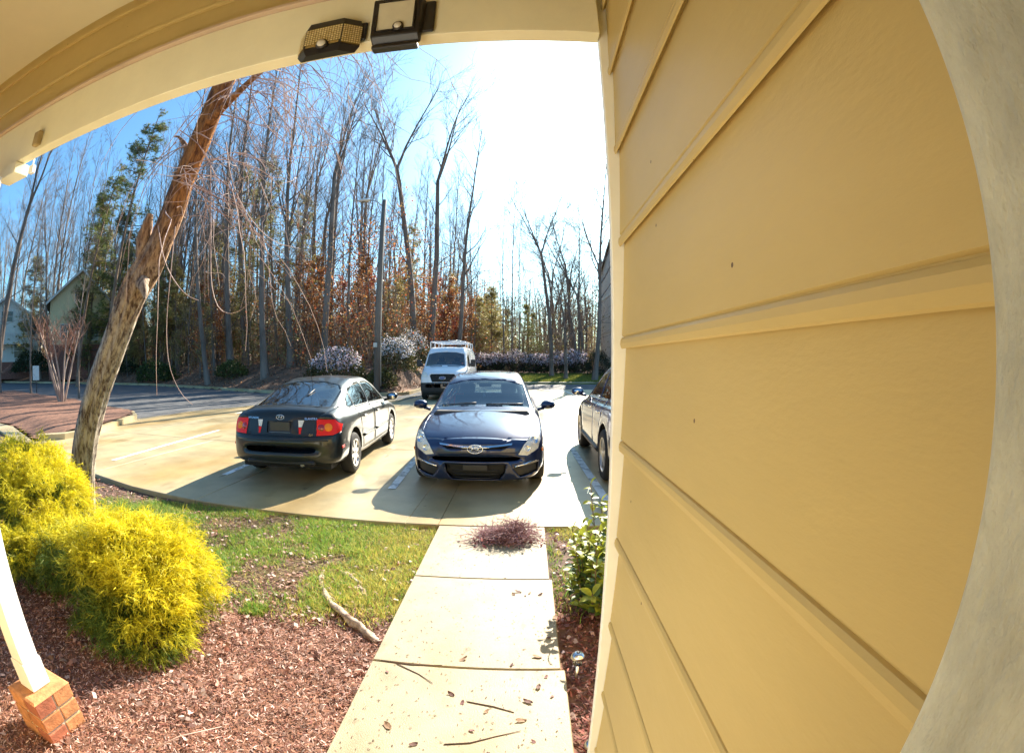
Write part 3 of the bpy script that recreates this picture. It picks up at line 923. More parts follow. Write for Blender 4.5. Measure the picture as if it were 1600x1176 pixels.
BARE = [make_tree_proto("bare", 1, first=0.40, nlimb=24, lowtwigs=26),
        make_tree_proto("bare", 2, first=0.45, nlimb=22, spread=0.7, lowtwigs=26),
        make_tree_proto("bare", 3, first=0.34, nlimb=26, spread=0.8, r0=0.22, lowtwigs=26),
        make_tree_proto("bare", 4, first=0.45, nlimb=20, fork=2, r0=0.23),
        make_tree_proto("bare", 5, first=0.42, nlimb=20, fork=3, r0=0.22, spread=0.75),
        make_tree_proto("bare", 6, first=0.50, nlimb=16, spread=0.6, r0=0.15, lowtwigs=26),
        make_tree_proto("bare", 7, first=0.20, nlimb=26, spread=1.0, r0=0.15, twig=1.3, lowtwigs=10),
        make_tree_proto("bare", 8, first=0.16, nlimb=24, spread=1.15, r0=0.16, twig=1.3, lowtwigs=6, lean=0.08, fork=2)]
PINES = []
for sd_, kw in ((21, dict(first=0.55, hue=0)), (22, dict(first=0.42, hue=1, nb=40)), (23, dict(first=0.18, hue=0, nb=60, H=11, r0=0.12)), (24, dict(first=0.15, hue=2, nb=56, H=9, r0=0.10))):
    (V1, F1), (V2, F2), (V3, F3, C3) = pine_tree(sd_, **kw)
    PINES.append(dict(trunk=np_mesh("trunk", V1, F1, BARKP, smooth=True), branches=np_mesh("branches", V2, F2, TWIG, smooth=True), crown=np_mesh("crown", V3, F3, NEEDLE, col=C3), H=kw.get("H", 17.0)))

RUSSET = [(0.34, 0.11, 0.03), (0.42, 0.17, 0.05), (0.26, 0.09, 0.04), (0.45, 0.24, 0.08)]
REDDISH = [(0.46, 0.08, 0.04), (0.38, 0.06, 0.045), (0.48, 0.16, 0.06)]
OLIVE = [(0.33, 0.27, 0.09), (0.26, 0.23, 0.08), (0.40, 0.29, 0.12)]
SAPL = []
for sd_, cols in ((31, RUSSET), (32, REDDISH), (33, OLIVE), (34, RUSSET), (35, OLIVE)):
    (V1, F1), (V2, F2), br = bare_tree(sd_, H=7.5, r0=0.07, first=0.14, nlimb=20, spread=0.95, twig=0.6, lowtwigs=4)
    rng = np.random.default_rng(sd_)
    P = np.concatenate([b[0][2:] for b in br])
    V3, F3, C3 = leaf_cloud(rng, P, 2600 if sd_ != 35 else 1500, 0.12, 0.13, cols)
    SAPL.append(dict(trunk=np_mesh("trunk", V1, F1, BARKD, smooth=True), branches=np_mesh("branches", V2, F2, TWIG, smooth=True), crown=np_mesh("crown", V3, F3, LEAFA, col=C3)))

def put_tree(name, proto, x, y, H, base, label, group=None, rot=0.0, thick=1.0, tilt=(0, 0), z=None):
    z = float(hf(x, y)) if z is None else z
    t = thing(name, label, "tree", (x, y, z), rot, group)
    s = H / base
    t.scale = (s * thick, s * thick, s)
    if "lawn tree" in label: t.scale = (s * 1.9, s * 1.9, s)
    t.rotation_euler = (tilt[0], tilt[1], rot)
    for k in ("trunk", "branches", "crown"):
        if k in proto:
            q_ = mobj(k, proto[k], t)
            if k == "branches": q_["kind"] = "stuff"
    return t

def ray_xy(px, Y):
    """world x at depth Y of a horizontal bearing given as picture column (for laying out the wood)"""
    return math.tan((px - 800) / FOC - 0.0242) * Y
def sight(px, py):
    """bearing and slope seen by the door camera, used to measure how tall the trees stand"""
    u, v = (px - 800) / FOC, -(py - 588) / FOC
    r = math.hypot(u, v) + 1e-9
    d = R_cam.to_3x3() @ Vector((u * math.sin(r) / r, v * math.sin(r) / r, -math.cos(r)))
    return d
def tall(px, py, Y, z=0.0):
    """x position and height of a tree at depth Y whose top is sighted at px, py"""
    d = sight(px, py)
    return d.x / d.y * Y, max(3.0, 1.4 + d.z / d.y * Y - z)

# ------------------------------------------------------------------ the wood: trees one can tell apart
# (sighted base column, top column, top row, depth, prototype, turn, label)
CLEAR = [
 (414, 432, 80, 26.5, 0, 0.3, "tall grey bare tree standing at the top of the bank above the black hatchback"),
 (455, 470, 90, 28.5, 2, 1.0, "stout bare tree behind the bank to the right of the tallest grey trunk"),
 (506, 546, 120, 27.5, 3, 2.2, "bare tree with forked top leaning right over the blossom shrub"),
 (545, 562, 205, 31.0, 1, 0.8, "slim bare tree just left of the lamp pole"),
 (604, 600, 195, 34.0, 5, 0.2, "slim bare tree just right of the lamp pole"),
 (648, 655, 130, 33.0, 4, 2.9, "tall forked bare tree rising highest behind the white van"),
 (672, 702, 140, 35.0, 3, 0.9, "tall bare tree with v shaped crown right behind the white van"),
 (712, 742, 205, 37.0, 2, 2.0, "bare tree with long ascending limbs on the right edge of the woods"),
 (788, 786, 318, 44.0, 5, 0.5, "slender bare tree alone against the bright sky, leftmost of three"),
 (800, 804, 288, 45.0, 5, 1.9, "slender bare tree alone against the bright sky, tallest of three"),
 (812, 812, 335, 46.0, 5, 3.0, "slender bare tree alone against the bright sky, rightmost of three"),
 (862, 858, 298, 40.0, 4, 1.2, "broad forked bare tree behind the long pale topped hedge"),
 (884, 890, 385, 37.5, 6, 0.6, "small bare lawn tree in front of the long pale topped hedge"),
 (929, 934, 232, 36.0, 2, 0.4, "tall bare tree beside the grey apartment building"),
 (905, 893, 318, 46.0, 0, 2.6, "bare tree half hidden between the forked tree and the apartment building"),
 (325, 330, 120, 27.0, 1, 0.1, "dark straight bare tree behind the leaning trunk's hanging twigs"),
 (362, 375, 90, 29.5, 0, 1.7, "grey bare tree directly left of the tallest bank trunk"),
 (386, 400, 80, 33.0, 2, 2.4, "bare tree further back between two grey bank trunks"),
 (-5, 95, 150, 15.5, 3, 1.1, "dark bare tree leaning right beside the porch post at far left"),
]
H0 = 20.0
for (px, tx, ty, Y, p, rot, lab) in CLEAR:
    x = ray_xy(px, Y)
    z = float(hf(x, Y)) if (bank_d(x, Y) > 0 or Y > 34.6) else -0.2
    xt, H = tall(tx, ty, Y, z)
    lean = min(0.3, math.atan((xt - x) / H))
    put_tree("bare_tree", BARE[p], x, Y, H / (0.97 if p not in (3, 4) else 0.95), H0, lab, None, 0.0, thick=1.0 if p in (0, 2, 3, 4) else 0.8, tilt=(0, lean), z=z)

rng = random.Random(77)
G1 = "bare trees in the wood"
L1 = "slender bare tree in the wood"
for k in range(215):
    px = rng.uniform(-30, 330) if k % 5 < 2 else rng.uniform(250, 745)
    Y = rng.uniform(40, 75) if px > 640 else (rng.uniform(29, 58) if px > 330 else rng.uniform(30, 46))
    x = ray_xy(px, Y)
    d = float(bank_d(x, Y))
    if d < 2.0 and x < -8:
        Y += 6; x = ray_xy(px, Y); d = float(bank_d(x, Y))
    if d < 1.0 and Y < 36: continue
    if math.hypot(x, Y) > 110: continue
    ty = rng.uniform(190, 345) if px < 330 else (rng.uniform(95, 300) if px < 560 else rng.uniform(210, 380))
    if px > 715: ty = rng.uniform(330, 420)
    z = float(hf(x, Y))
    _, H = tall(px, ty, Y, z)
    H = min(H, 32)
    pk = rng.choice([0, 1, 2, 3, 5, 0, 1])
    if rng.random() < 0.42: pk = rng.choice([6, 7]); H *= rng.uniform(0.38, 0.72)
    put_tree("bare_tree", BARE[pk], x, Y, H, H0, *((L1 + " left of the leaning trunk", G1 + " on the left") if px < 300 else ((L1 + " between leaning trunk and lamp pole", G1 + " in the middle") if px < 590 else (L1 + " right of the lamp pole", G1 + " on the right"))), rng.uniform(0, 6.28), thick=rng.uniform(0.55, 0.85), tilt=(rng.uniform(-.05, .05), rng.uniform(-.05, .05)))
for k in range(26):
    px = rng.uniform(745, 960); Y = rng.uniform(52, 85); x = ray_xy(px, Y)
    H = min(22, math.hypot(x, Y) * math.tan(rng.uniform(0.12, 0.22)))
    put_tree("bare_tree", BARE[rng.choice([0, 1, 2, 5, 6])], x, Y, H, H0, "slender bare tree far behind the long pale topped hedge", "bare trees behind the hedge", rng.uniform(0, 6.28), thick=rng.uniform(0.8, 1.2))

for k in range(15):
    px = rng.uniform(828, 956); Y = rng.uniform(45, 58); x = ray_xy(px, Y)
    if x > 7.5 and Y > 42 and Y < 52: Y = 54; x = ray_xy(px, Y)
    ty = rng.uniform(300, 430); z = float(hf(x, Y))
    _, H = tall(px, ty, Y, z)
    put_tree("bare_tree", BARE[rng.choice([0, 2, 4, 6, 7])], x, Y, H, H0, "stout bare tree in the group between forked tree and apartment building", "bare trees by the apartment building", rng.uniform(0, 6.28), thick=rng.uniform(1.1, 1.7))
# pines
for (px, tx, ty, Y, p, lab) in ((165, 238, 165, 23.0, 0, "tall pine with dark needle crown left of the leaning trunk"),
                          (120, 180, 250, 25.0, 0, "pine with sparse crown furthest left in the wood"),
                          (437, 440, 245, 31.0, 1, "pine with tufted crown between the bare bank trees"),
                          (478, 490, 300, 33.0, 1, "lower pine behind the bare bank trees"),
                          (395, 400, 260, 36.0, 1, "pine half hidden behind the tallest grey trunk"),
                          (650, 655, 350, 38.0, 1, "pine behind the red leaved saplings at the lamp pole")):
    x = ray_xy(px, Y)
    z = float(hf(x, Y)) if bank_d(x, Y) > 0 else -0.2
    xt, H = tall(tx, ty, Y, z)
    put_tree("pine_tree", PINES[p], x, Y, H, 17.0, lab, None, 0.0, tilt=(0, min(0.2, math.atan((xt - x) / H))), z=z)
for k in range(20):
    px = rng.uniform(10, 400); Y = rng.uniform(30, 48); x = ray_xy(px, Y)
    if bank_d(x, Y) < 2: Y += 5; x = ray_xy(px, Y)
    if math.hypot(x, Y) > 95: continue
    q = rng.choice([2, 3, 3, 2])
    put_tree("young_pine", PINES[q], x, Y, rng.uniform(4.5, 9), PINES[q]["H"], "young olive green pine in the undergrowth of the left wood", "young pines in the left wood", rng.uniform(0, 6))
for k in range(8):
    px = rng.uniform(735, 850); Y = rng.uniform(48, 64); x = ray_xy(px, Y)
    q = rng.choice([2, 3])
    put_tree("young_pine", PINES[q], x, Y, rng.uniform(5.5, 9.5), PINES[q]["H"], "young green pine behind the hedge right of the van", "young pines behind the hedge", rng.uniform(0, 6))
for k in range(11):
    px = rng.uniform(135, 330); Y = rng.uniform(32, 42); x = ray_xy(px, Y)
    if bank_d(x, Y) < 0.5: continue
    q = rng.choice([2, 3])
    _, H = tall(px, rng.uniform(330, 430), Y, 0.5)
    put_tree("young_pine", PINES[q], x, Y, H, PINES[q]["H"], "green pine beside the yellow house and left of the leaning trunk", "pines beside the yellow house", rng.uniform(0, 6))
for (px, Y, ty, q, lab) in ((58, 30.6, 400, 3, "olive green young pine in front of the yellow house, left of its gable"), (128, 30.2, 455, 2, "low dark young pine at the right corner of the yellow house"), (150, 31.0, 380, 3, "taller olive pine just right of the yellow house")):
    x, H = tall(px, ty, Y, float(hf(ray_xy(px, Y), Y)))
    put_tree("young_pine", PINES[q], x, Y, H, PINES[q]["H"], lab, None, rng.uniform(0, 6))
for (px, Y, ty, p_, lab) in ((88, 30.2, 300, 6, "bare bushy tree covering the left of the yellow house gable"), (112, 30.4, 280, 7, "spreading bare tree in front of the yellow house roof")):
    x, H = tall(px, ty, Y, float(hf(ray_xy(px, Y), Y)))
    put_tree("bare_tree", BARE[p_], x, Y, H, H0, lab, None, rng.uniform(0, 6), thick=0.9)
for (px, Y, ty, lab) in ((20, 15.2, 330, "wispy bare small tree at the left edge of the mulch island"), (72, 15.8, 300, "wispy bare tree behind the multi stemmed tree"), (140, 16.3, 330, "thin bare tree right behind the multi stemmed tree")):
    x, H = tall(px, ty, Y, -0.1)
    put_tree("bare_tree", BARE[6], x, Y, H, H0, lab, None, rng.uniform(0, 6), thick=0.8, z=-0.15)
# saplings that keep their leaves
for k in range(30):
    px = rng.uniform(490, 735); Y = rng.uniform(29, 44); x = ray_xy(px, Y)
    if bank_d(x, Y) < 1.2 and Y < 36: Y += 9; x = ray_xy(px, Y)
    q = rng.choice([0, 0, 1, 3, 1, 2])
    put_tree("leafy_sapling", SAPL[q], x, Y, rng.uniform(5.0, 9.5), 7.5, "young tree holding rusty red leaves near the lamp pole", "russet saplings near the lamp pole", rng.uniform(0, 6))
for k in range(52):
    px = rng.uniform(60, 500); Y = rng.uniform(28, 42); x = ray_xy(px, Y)
    if bank_d(x, Y) < 1.5: Y += 10; x = ray_xy(px, Y)
    if bank_d(x, Y) < 1.0: continue
    q = rng.choice([2, 4, 4, 0, 2, 3])
    put_tree("leafy_sapling", SAPL[q], x, Y, rng.uniform(4.0, 8.0), 7.5, "thin brown leaved sapling in the undergrowth on the bank", "brown saplings on the bank", rng.uniform(0, 6))

# far wood that reads as one mass: hundreds of thin trunks and brush
rngn = np.random.default_rng(5)
paths = []
for k in range(860):
    px = rngn.uniform(-60, 1000) if k < 620 else rngn.uniform(1000, 1560); Y = rngn.uniform(60, 105)
    az = (px - 800) / FOC - 0.0242
    if az < -1.05: continue
    x = math.tan(az) * Y
    if abs(x) > 120: continue
    z = float(hf(x, Y)) - 0.3
    H = rngn.uniform(9, 20) if px < 740 else rngn.uniform(7, 13)
    q, s = branch_path(rngn, (x, Y, z), (rngn.normal(0, .04), rngn.normal(0, .04), 1), H, 5, rngn.uniform(0.10, 0.24), 0.03, 0.03)
    paths.append((q, s))
    for j in range(12):
        u = rngn.uniform(0.2, 1); i = min(int(u * 5), 4)
        a = rngn.uniform(0, 6.28)
        paths.append(branch_path(rngn, q[i] + (q[i + 1] - q[i]) * (u * 5 - i), (math.cos(a), math.sin(a), rngn.uniform(0.3, 1.4)), rngn.uniform(1.5, 4.5), 3, 0.036, 0.012, 0.12))
V, F = tubes_np(paths, 4)
me = np_mesh("far_woods", V, F, BARKD, smooth=True)
tag(mobj("far_woods", me), "grey brown mass of thin trunks far back in the woods", "woods", kind="stuff")
# brushy undergrowth
P = []
for k in range(2600):
    px = rngn.uniform(-40, 960); Y = rngn.uniform(27, 75); x = ray_xy(px, Y)
    d = float(bank_d(x, Y))
    if (d < 3 and Y < 44) or abs(x) > 100 or (d < 3 and x < -9): continue
    if x > 3 and Y < 46: continue
    P.append((x, Y, float(hf(x, Y))))
P = np.array(P)
paths = []
for p in P[:1500]:
    for j in range(6):
        a = rngn.uniform(0, 6.28)
        paths.append(branch_path(rngn, p + np.array([rngn.normal(0, .4), rngn.normal(0, .4), -0.1]), (math.cos(a) * .35, math.sin(a) * .35, 1), rngn.uniform(1.0, 6.5), 3, 0.016, 0.005, 0.10))
V, F = tubes_np(paths, 3)
me = np_mesh("undergrowth_stems", V, F, mat("brush_stem", (0.32, 0.22, 0.14), 0.85, vary=0.3, vscale=0.6), smooth=True)
tag(mobj("undergrowth", me), "tangle of brown undergrowth stems beneath the trees", "undergrowth", kind="stuff")
cl_, cc_ = [], []
for p in P:
    for j in range(5):
        cl_.append(p + np.array([rngn.normal(0, .8), rngn.normal(0, .8), min(10.0, rngn.exponential(3.0)) + 0.1]))
cl_ = np.array(cl_)
az_ = np.arctan2(cl_[:, 0], cl_[:, 1]); warm = sstep(-0.62, -0.30, az_) * (1 - sstep(-0.12, -0.05, az_))
COOL = np.array([(0.32, 0.27, 0.10), (0.24, 0.23, 0.07), (0.38, 0.29, 0.15), (0.36, 0.25, 0.12), (0.20, 0.20, 0.06)]); WARM = np.array([(0.50, 0.20, 0.07), (0.44, 0.12, 0.05), (0.30, 0.20, 0.07), (0.44, 0.24, 0.09)])
for (nm, sel, cols, lab) in (("undergrowth_leaves", rngn.random(len(cl_)) < warm, WARM, "rusty brown leaves clinging in the undergrowth round the lamp pole"),
                             ("undergrowth_leaves", rngn.random(len(cl_)) > warm, COOL, "olive and tan leaves clinging in the woodland undergrowth")):
    V, F, Cc = leaf_cloud(rngn, cl_[sel], 76000, 0.45, 0.17, cols)
    tag(mobj(nm, np_mesh(nm, V, F, LEAFA, col=Cc)), lab, "undergrowth", kind="stuff")
# fallen leaves on the bank
n = 30000
x = rngn.uniform(-45, 4, n); y = rngn.uniform(22, 48, n)
k = (bank_d(x, y) > 0.1); x, y = x[k], y[k]
c = np.stack([x, y, hf(x, y) + 0.02], 1)
V, F, Cc = leaf_cloud(rngn, c, len(c), 0.03, 0.12, [(0.36, 0.19, 0.10), (0.28, 0.13, 0.07), (0.42, 0.27, 0.17), (0.20, 0.10, 0.06)], droop=0)
me = np_mesh("bank_leaves", V, F, LEAFA, col=Cc)
tag(mobj("bank_leaves", me), "fallen brown leaves covering the bank", "fallen leaves", kind="stuff")

# ------------------------------------------------------------------ shrubs
def shrub(name, label, c, r, n, cols, size, group=None, top_cols=None, cat="shrub", stems=14, seed=0, zoff=0.0):
    rng = np.random.default_rng(seed + 100)
    z = float(hf(c[0], c[1])) if len(c) == 2 else c[2]
    t = thing(name, label, cat, (c[0], c[1], z), 0, group)
    d = rng.normal(0, 1, (n, 3)); d /= np.linalg.norm(d, axis=1, keepdims=True); d[:, 2] = np.abs(d[:, 2])
    lump = 0.72 + 0.5 * fbm(d * 2.2 + seed, 3)
    rr = rng.uniform(0.45, 1.0, (n, 1)) ** 0.5 * lump[:, None]
    pts = d * np.array(r) * rr
    pts[:, 2] = pts[:, 2] + 0.10 * r[2]
    V, F, Cc = leaf_cloud(rng, pts, n, 0.04, size, cols)
    if top_cols is not None:
        zc = V[0::4, 2] / r[2] + 0.35 * (fbm(V[0::4] * 1.4, 5) - 0.5) * 2
        m = (zc > 0.55) & (rng.random(len(zc)) < 0.55)
        tc = np.asarray(top_cols)[rng.integers(0, len(top_cols), m.sum())] * rng.uniform(0.8, 1.1, (m.sum(), 1))
        C4 = Cc.reshape(-1, 4, 3); C4[m] = tc[:, None, :]; Cc = C4.reshape(-1, 3)
    mobj("foliage", np_mesh("foliage", V, F, LEAFA, col=Cc), t)
    pp = []
    for k in range(stems):
        a = rng.uniform(0, 6.28)
        pp.append(branch_path(rng, (0, 0, -0.05), (math.cos(a) * r[0] / r[2] * .6, math.sin(a) * r[1] / r[2] * .6, 1), r[2] * 0.9, 4, 0.02, 0.006, 0.12))
    mobj("stems", np_mesh("stems", *tubes_np(pp, 4), TWIG, smooth=True), t)
    return t
DKG = [(0.035, 0.055, 0.018), (0.06, 0.075, 0.02), (0.025, 0.04, 0.015)]
MIX = [(0.10, 0.10, 0.03), (0.07, 0.08, 0.025), (0.14, 0.10, 0.04), (0.05, 0.06, 0.02)]
PALEPINK = [(0.80, 0.68, 0.76), (0.75, 0.60, 0.70), (0.85, 0.78, 0.80)]
WHI = [(0.85, 0.80, 0.78), (0.80, 0.74, 0.76)]
def at(px, Y): return (ray_xy(px, Y), Y)
shrub("blossom_shrub", "dark shrub with pinkish white blossom behind the black hatchback", at(525, 24.5), (2.0, 1.1, 1.75), 5200, MIX, 0.12, top_cols=PALEPINK, seed=1)
shrub("blossom_shrub", "white blossoming shrub between the lamp pole and the white van", at(618, 25.5), (1.35, 1.2, 2.05), 5200, MIX, 0.11, top_cols=WHI, seed=2)
shrub("blossom_shrub", "pale blossoming shrub further back just left of the van roof", at(640, 29.5), (1.5, 1.2, 2.1), 4200, MIX, 0.12, top_cols=WHI, seed=3)
shrub("blossom_shrub", "small olive shrub at the foot of the lamp pole", at(596, 23.4), (0.9, 0.8, 1.0), 2200, [(0.10, 0.10, 0.02), (0.14, 0.13, 0.03), (0.07, 0.07, 0.02)], 0.10, seed=4)
for k, (px, w) in enumerate(((752, 2.0), (778, 2.0), (808, 2.1), (838, 2.0), (868, 2.1), (898, 1.7))):
    shrub("hedge_shrub", "shrub in the long hedge with pinkish white leaves towards the top", at(px, 43.5 + 0.5 * (k % 2)), (w, 1.2, 1.75 + 0.15 * (k % 3)), 4200, DKG + [(0.10, 0.05, 0.05)], 0.13, "long hedge behind the lawn", PALEPINK, seed=10 + k)  # many upper leaves coloured pinkish white
shrub("dark_hedge", "clipped dark green hedge in front of the grey apartment building", (6.35, 40.0, 0.1), (1.35, 1.8, 2.2), 9000, [(0.02, 0.032, 0.012), (0.03, 0.045, 0.015)], 0.07, seed=20)
shrub("dark_shrub", "dark green shrub in front of the yellow house", at(50, 29.6) + (0.6,), (4.4, 2.0, 2.4), 7000, DKG, 0.16, seed=21)
shrub("green_shrub", "bright green shrub on the bank behind the leaning trunk", at(243, 29.5), (2.4, 1.2, 1.7), 3600, [(0.06, 0.10, 0.02), (0.10, 0.14, 0.03), (0.04, 0.06, 0.02)], 0.16, seed=22)
shrub("green_shrub", "low yellow green shrub on the bank left of the grey trunk", at(362, 28.0), (1.5, 1.0, 1.1), 2600, [(0.10, 0.13, 0.03), (0.14, 0.16, 0.04), (0.06, 0.07, 0.02)], 0.13, seed=23)
shrub("green_shrub", "dark rounded shrub low on the bank at the left", at(195, 32.0), (2.6, 1.3, 1.6), 3600, DKG, 0.16, seed=24)

# ------------------------------------------------------------------ leaning tree close by
BARKN = bpy.data.materials.new("flaking_bark"); BARKN.use_nodes = True
def _bark():
    nt = BARKN.node_tree; b = nt.nodes["Principled BSDF"]; b.inputs["Roughness"].default_value = 0.9
    tc = nt.nodes.new("ShaderNodeTexCoord"); mp = nt.nodes.new("ShaderNodeMapping"); mp.inputs["Scale"].default_value = (1, 1, 0.22)
    nt.links.new(tc.outputs["Object"], mp.inputs[0])
    n = nt.nodes.new("ShaderNodeTexNoise"); n.inputs["Scale"].default_value = 22; n.inputs["Detail"].default_value = 9; n.inputs["Roughness"].default_value = 0.7
    nt.links.new(mp.outputs[0], n.inputs["Vector"])
    r = nt.nodes.new("ShaderNodeValToRGB"); e = r.color_ramp.elements
    e[0].position = 0.40; e[0].color = (0.07, 0.04, 0.03, 1); e[1].position = 0.58; e[1].color = (0.50, 0.42, 0.33, 1)
    r2 = nt.nodes.new("ShaderNodeValToRGB"); e = r2.color_ramp.elements
    e[0].position = 0.40; e[0].color = (0.09, 0.035, 0.018, 1); e[1].position = 0.60; e[1].color = (0.40, 0.18, 0.055, 1)
    nt.links.new(n.outputs["Fac"], r.inputs[0]); nt.links.new(n.outputs["Fac"], r2.inputs[0])
    sp = nt.nodes.new("ShaderNodeSeparateXYZ"); nt.links.new(tc.outputs["Object"], sp.inputs[0])
    n3 = nt.nodes.new("ShaderNodeTexNoise"); n3.inputs["Scale"].default_value = 5; nt.links.new(tc.outputs["Object"], n3.inputs["Vector"])
    ma = nt.nodes.new("ShaderNodeMath"); ma.operation = 'MULTIPLY_ADD'; ma.inputs[1].default_value = 1.6; nt.links.new(n3.outputs["Fac"], ma.inputs[0]); nt.links.new(sp.outputs[2], ma.inputs[2])
    mr = nt.nodes.new("ShaderNodeMapRange"); mr.inputs[1].default_value = 2.7; mr.inputs[2].default_value = 4.1; nt.links.new(ma.outputs[0], mr.inputs[0])
    mx = nt.nodes.new("ShaderNodeMix"); mx.data_type = 'RGBA'; nt.links.new(mr.outputs[0], mx.inputs[0]); nt.links.new(r.outputs[0], mx.inputs[6]); nt.links.new(r2.outputs[0], mx.inputs[7])
    nt.links.new(mx.outputs[2], b.inputs["Base Color"])
    bp = nt.nodes.new("ShaderNodeBump"); bp.inputs["Strength"].default_value = 0.9; bp.inputs["Distance"].default_value = 0.035
    nt.links.new(n.outputs["Fac"], bp.inputs["Height"]); nt.links.new(bp.outputs[0], b.inputs["Normal"])
_bark()
lt = thing("leaning_tree", "rough barked tree leaning right close beside the yellow bush, twigs hanging from it", "tree", (-4.79, 3.4, -0.25))
axis_pts = np.array([(-4.79, 3.4, -0.45), (-4.79, 3.4, -0.2), (-4.62, 3.4, 0.45), (-4.30, 3.42, 1.08), (-4.00, 3.44, 1.58), (-3.84, 3.45, 1.90), (-3.66, 3.45, 2.2), (-3.42, 3.45, 2.46), (-3.24, 3.44, 2.8), (-3.14, 3.42, 3.12), (-2.97, 3.4, 3.55), (-2.83, 3.4, 4.1), (-2.70, 3.4, 4.7), (-2.5, 3.4, 5.6)])
axis_r = np.array([0.20, 0.172, 0.152, 0.138, 0.138, 0.138, 0.130, 0.120, 0.115, 0.110, 0.100, 0.095, 0.088, 0.07])
tt = np.linspace(0, len(axis_pts) - 1, 150)
AX = np.stack([np.interp(tt, np.arange(len(axis_pts)), axis_pts[:, k]) for k in range(3)], 1)
ker = np.ones(11) / 11
AXs = np.stack([np.convolve(np.pad(AX[:, k], 5, mode='edge'), ker, 'valid') for k in range(3)], 1)
AR = np.convolve(np.pad(np.interp(tt, np.arange(len(axis_r)), axis_r), 5, mode='edge'), ker, 'valid')
V, F = tubes_np([(AXs, AR)], 56)
Vg = V.reshape(150, 56, 3); cen = AXs[:, None, :]; dirn = (Vg - cen) / AR[:, None, None]
th = np.arange(56) / 56 * 2 * PI
cyl = np.stack([np.broadcast_to(np.cos(th)[None] * 1.0, (150, 56)), np.broadcast_to(np.sin(th)[None] * 1.0, (150, 56)), np.broadcast_to(tt[:, None] * 0.12, (150, 56))], -1)
ridge = np.abs(fbm(cyl * np.array([4.2, 4.2, 1.5]), 60, 4) - 0.5) * 2
lumps = fbm(cyl * np.array([1.1, 1.1, 1.2]), 61, 2) - 0.5
knot = np.exp(-((AXs[:, 2] - 2.25) / 0.22) ** 2)[:, None] * (fbm(cyl * 2.2, 62, 3) - 0.25)
fine_ = fbm(cyl * np.array([9, 9, 3.0]), 63, 3) - 0.5
Vg = Vg + dirn * (ridge * 0.055 - 0.022 + lumps * 0.085 + knot * 0.11 + fine_ * 0.035)[..., None]
o = mobj("trunk", np_mesh("trunk", Vg.reshape(-1, 3) - np.array((-4.79, 3.4, -0.25)), F, BARKN, smooth=True), lt)
# broken stub and torn bark at the bend
rngn = np.random.default_rng(9)
off = np.array((-4.79, 3.4, -0.25))
stub = [(np.array([(-3.58, 3.43, 2.42), (-3.56, 3.38, 2.58), (-3.50, 3.36, 2.70), (-3.47, 3.35, 2.80)]) - off, np.array([0.085, 0.075, 0.06, 0.03])),
        (np.array([(-3.48, 3.35, 2.15), (-3.38, 3.28, 2.08), (-3.33, 3.25, 1.98)]) - off, np.array([0.07, 0.05, 0.01])),
        (np.array([(-2.98, 3.4, 3.62), (-2.7, 3.3, 3.72), (-2.42, 3.25, 3.9), (-2.1, 3.2, 4.1), (-1.75, 3.2, 4.35)]) - off, np.array([0.05, 0.04, 0.03, 0.02, 0.012])),
        (np.array([(-3.10, 3.4, 3.35), (-3.24, 3.42, 3.52), (-3.33, 3.44, 3.62), (-3.42, 3.45, 3.66)]) - off, np.array([0.035, 0.024, 0.016, 0.006]))]
V, F = tubes_np(stub, 10)
V = V + 0.03 * (np.stack([vnoise(V * 18, s) for s in (1, 2, 3)], 1) - 0.5)
_nv = [len(p[0]) * 10 for p in stub]; _o = 0
for _k in range(4):
    V, F = tubes_np([stub[_k]], 10)
    V = V + 0.03 * (np.stack([vnoise(V * 18, s_) for s_ in (1, 2, 3)], 1) - 0.5)
    mobj("limb", np_mesh("limb", V, F, BARKN, smooth=True), lt)
PINKTWIG = mat("pink_twig", (0.38, 0.21, 0.18), 0.7, vary=0.4, vscale=1.5, col2=(0.62, 0.46, 0.40))
paths = []
src = np.array([(-3.0, 3.4, 3.5), (-2.9, 3.38, 3.9), (-2.8, 3.38, 4.3), (-2.4, 3.25, 3.9), (-2.1, 3.2, 4.1), (-1.75, 3.2, 4.35), (-3.1, 3.35, 3.1), (-2.7, 3.35, 4.6)])
for k in range(64):
    p = src[rngn.integers(len(src))] + rngn.normal(0, 0.08, 3)
    a = rngn.uniform(-0.9, 0.9)
    L = rngn.uniform(0.6, 1.9)
    q, s = branch_path(rngn, p - off, (math.cos(a) * 0.9, math.sin(a) * 0.6, rngn.uniform(-0.6, 0.5)), L, 11, rngn.uniform(0.003, 0.007), 0.0015, 0.16, droop=0.06)
    paths.append((q, s))
    for j in range(5):
        i = rngn.integers(2, 10)
        d = q[i + 1] - q[i] + rngn.normal(0, 0.12, 3)
        paths.append(branch_path(rngn, q[i], d, rngn.uniform(0.2, 0.8), 5, 0.0032, 0.0015, 0.16, droop=0.05))
for k in range(16):
    p = np.array([rngn.uniform(-3.3, -2.6), 3.35, rngn.uniform(2.6, 4.4)])
    q, s = branch_path(rngn, p - off, (rngn.uniform(-0.5, 0.7), rngn.uniform(-0.4, 0.3), -0.2), rngn.uniform(0.8, 2.4), 10, 0.006, 0.002, 0.10, droop=0.05)
    paths.append((q, s))
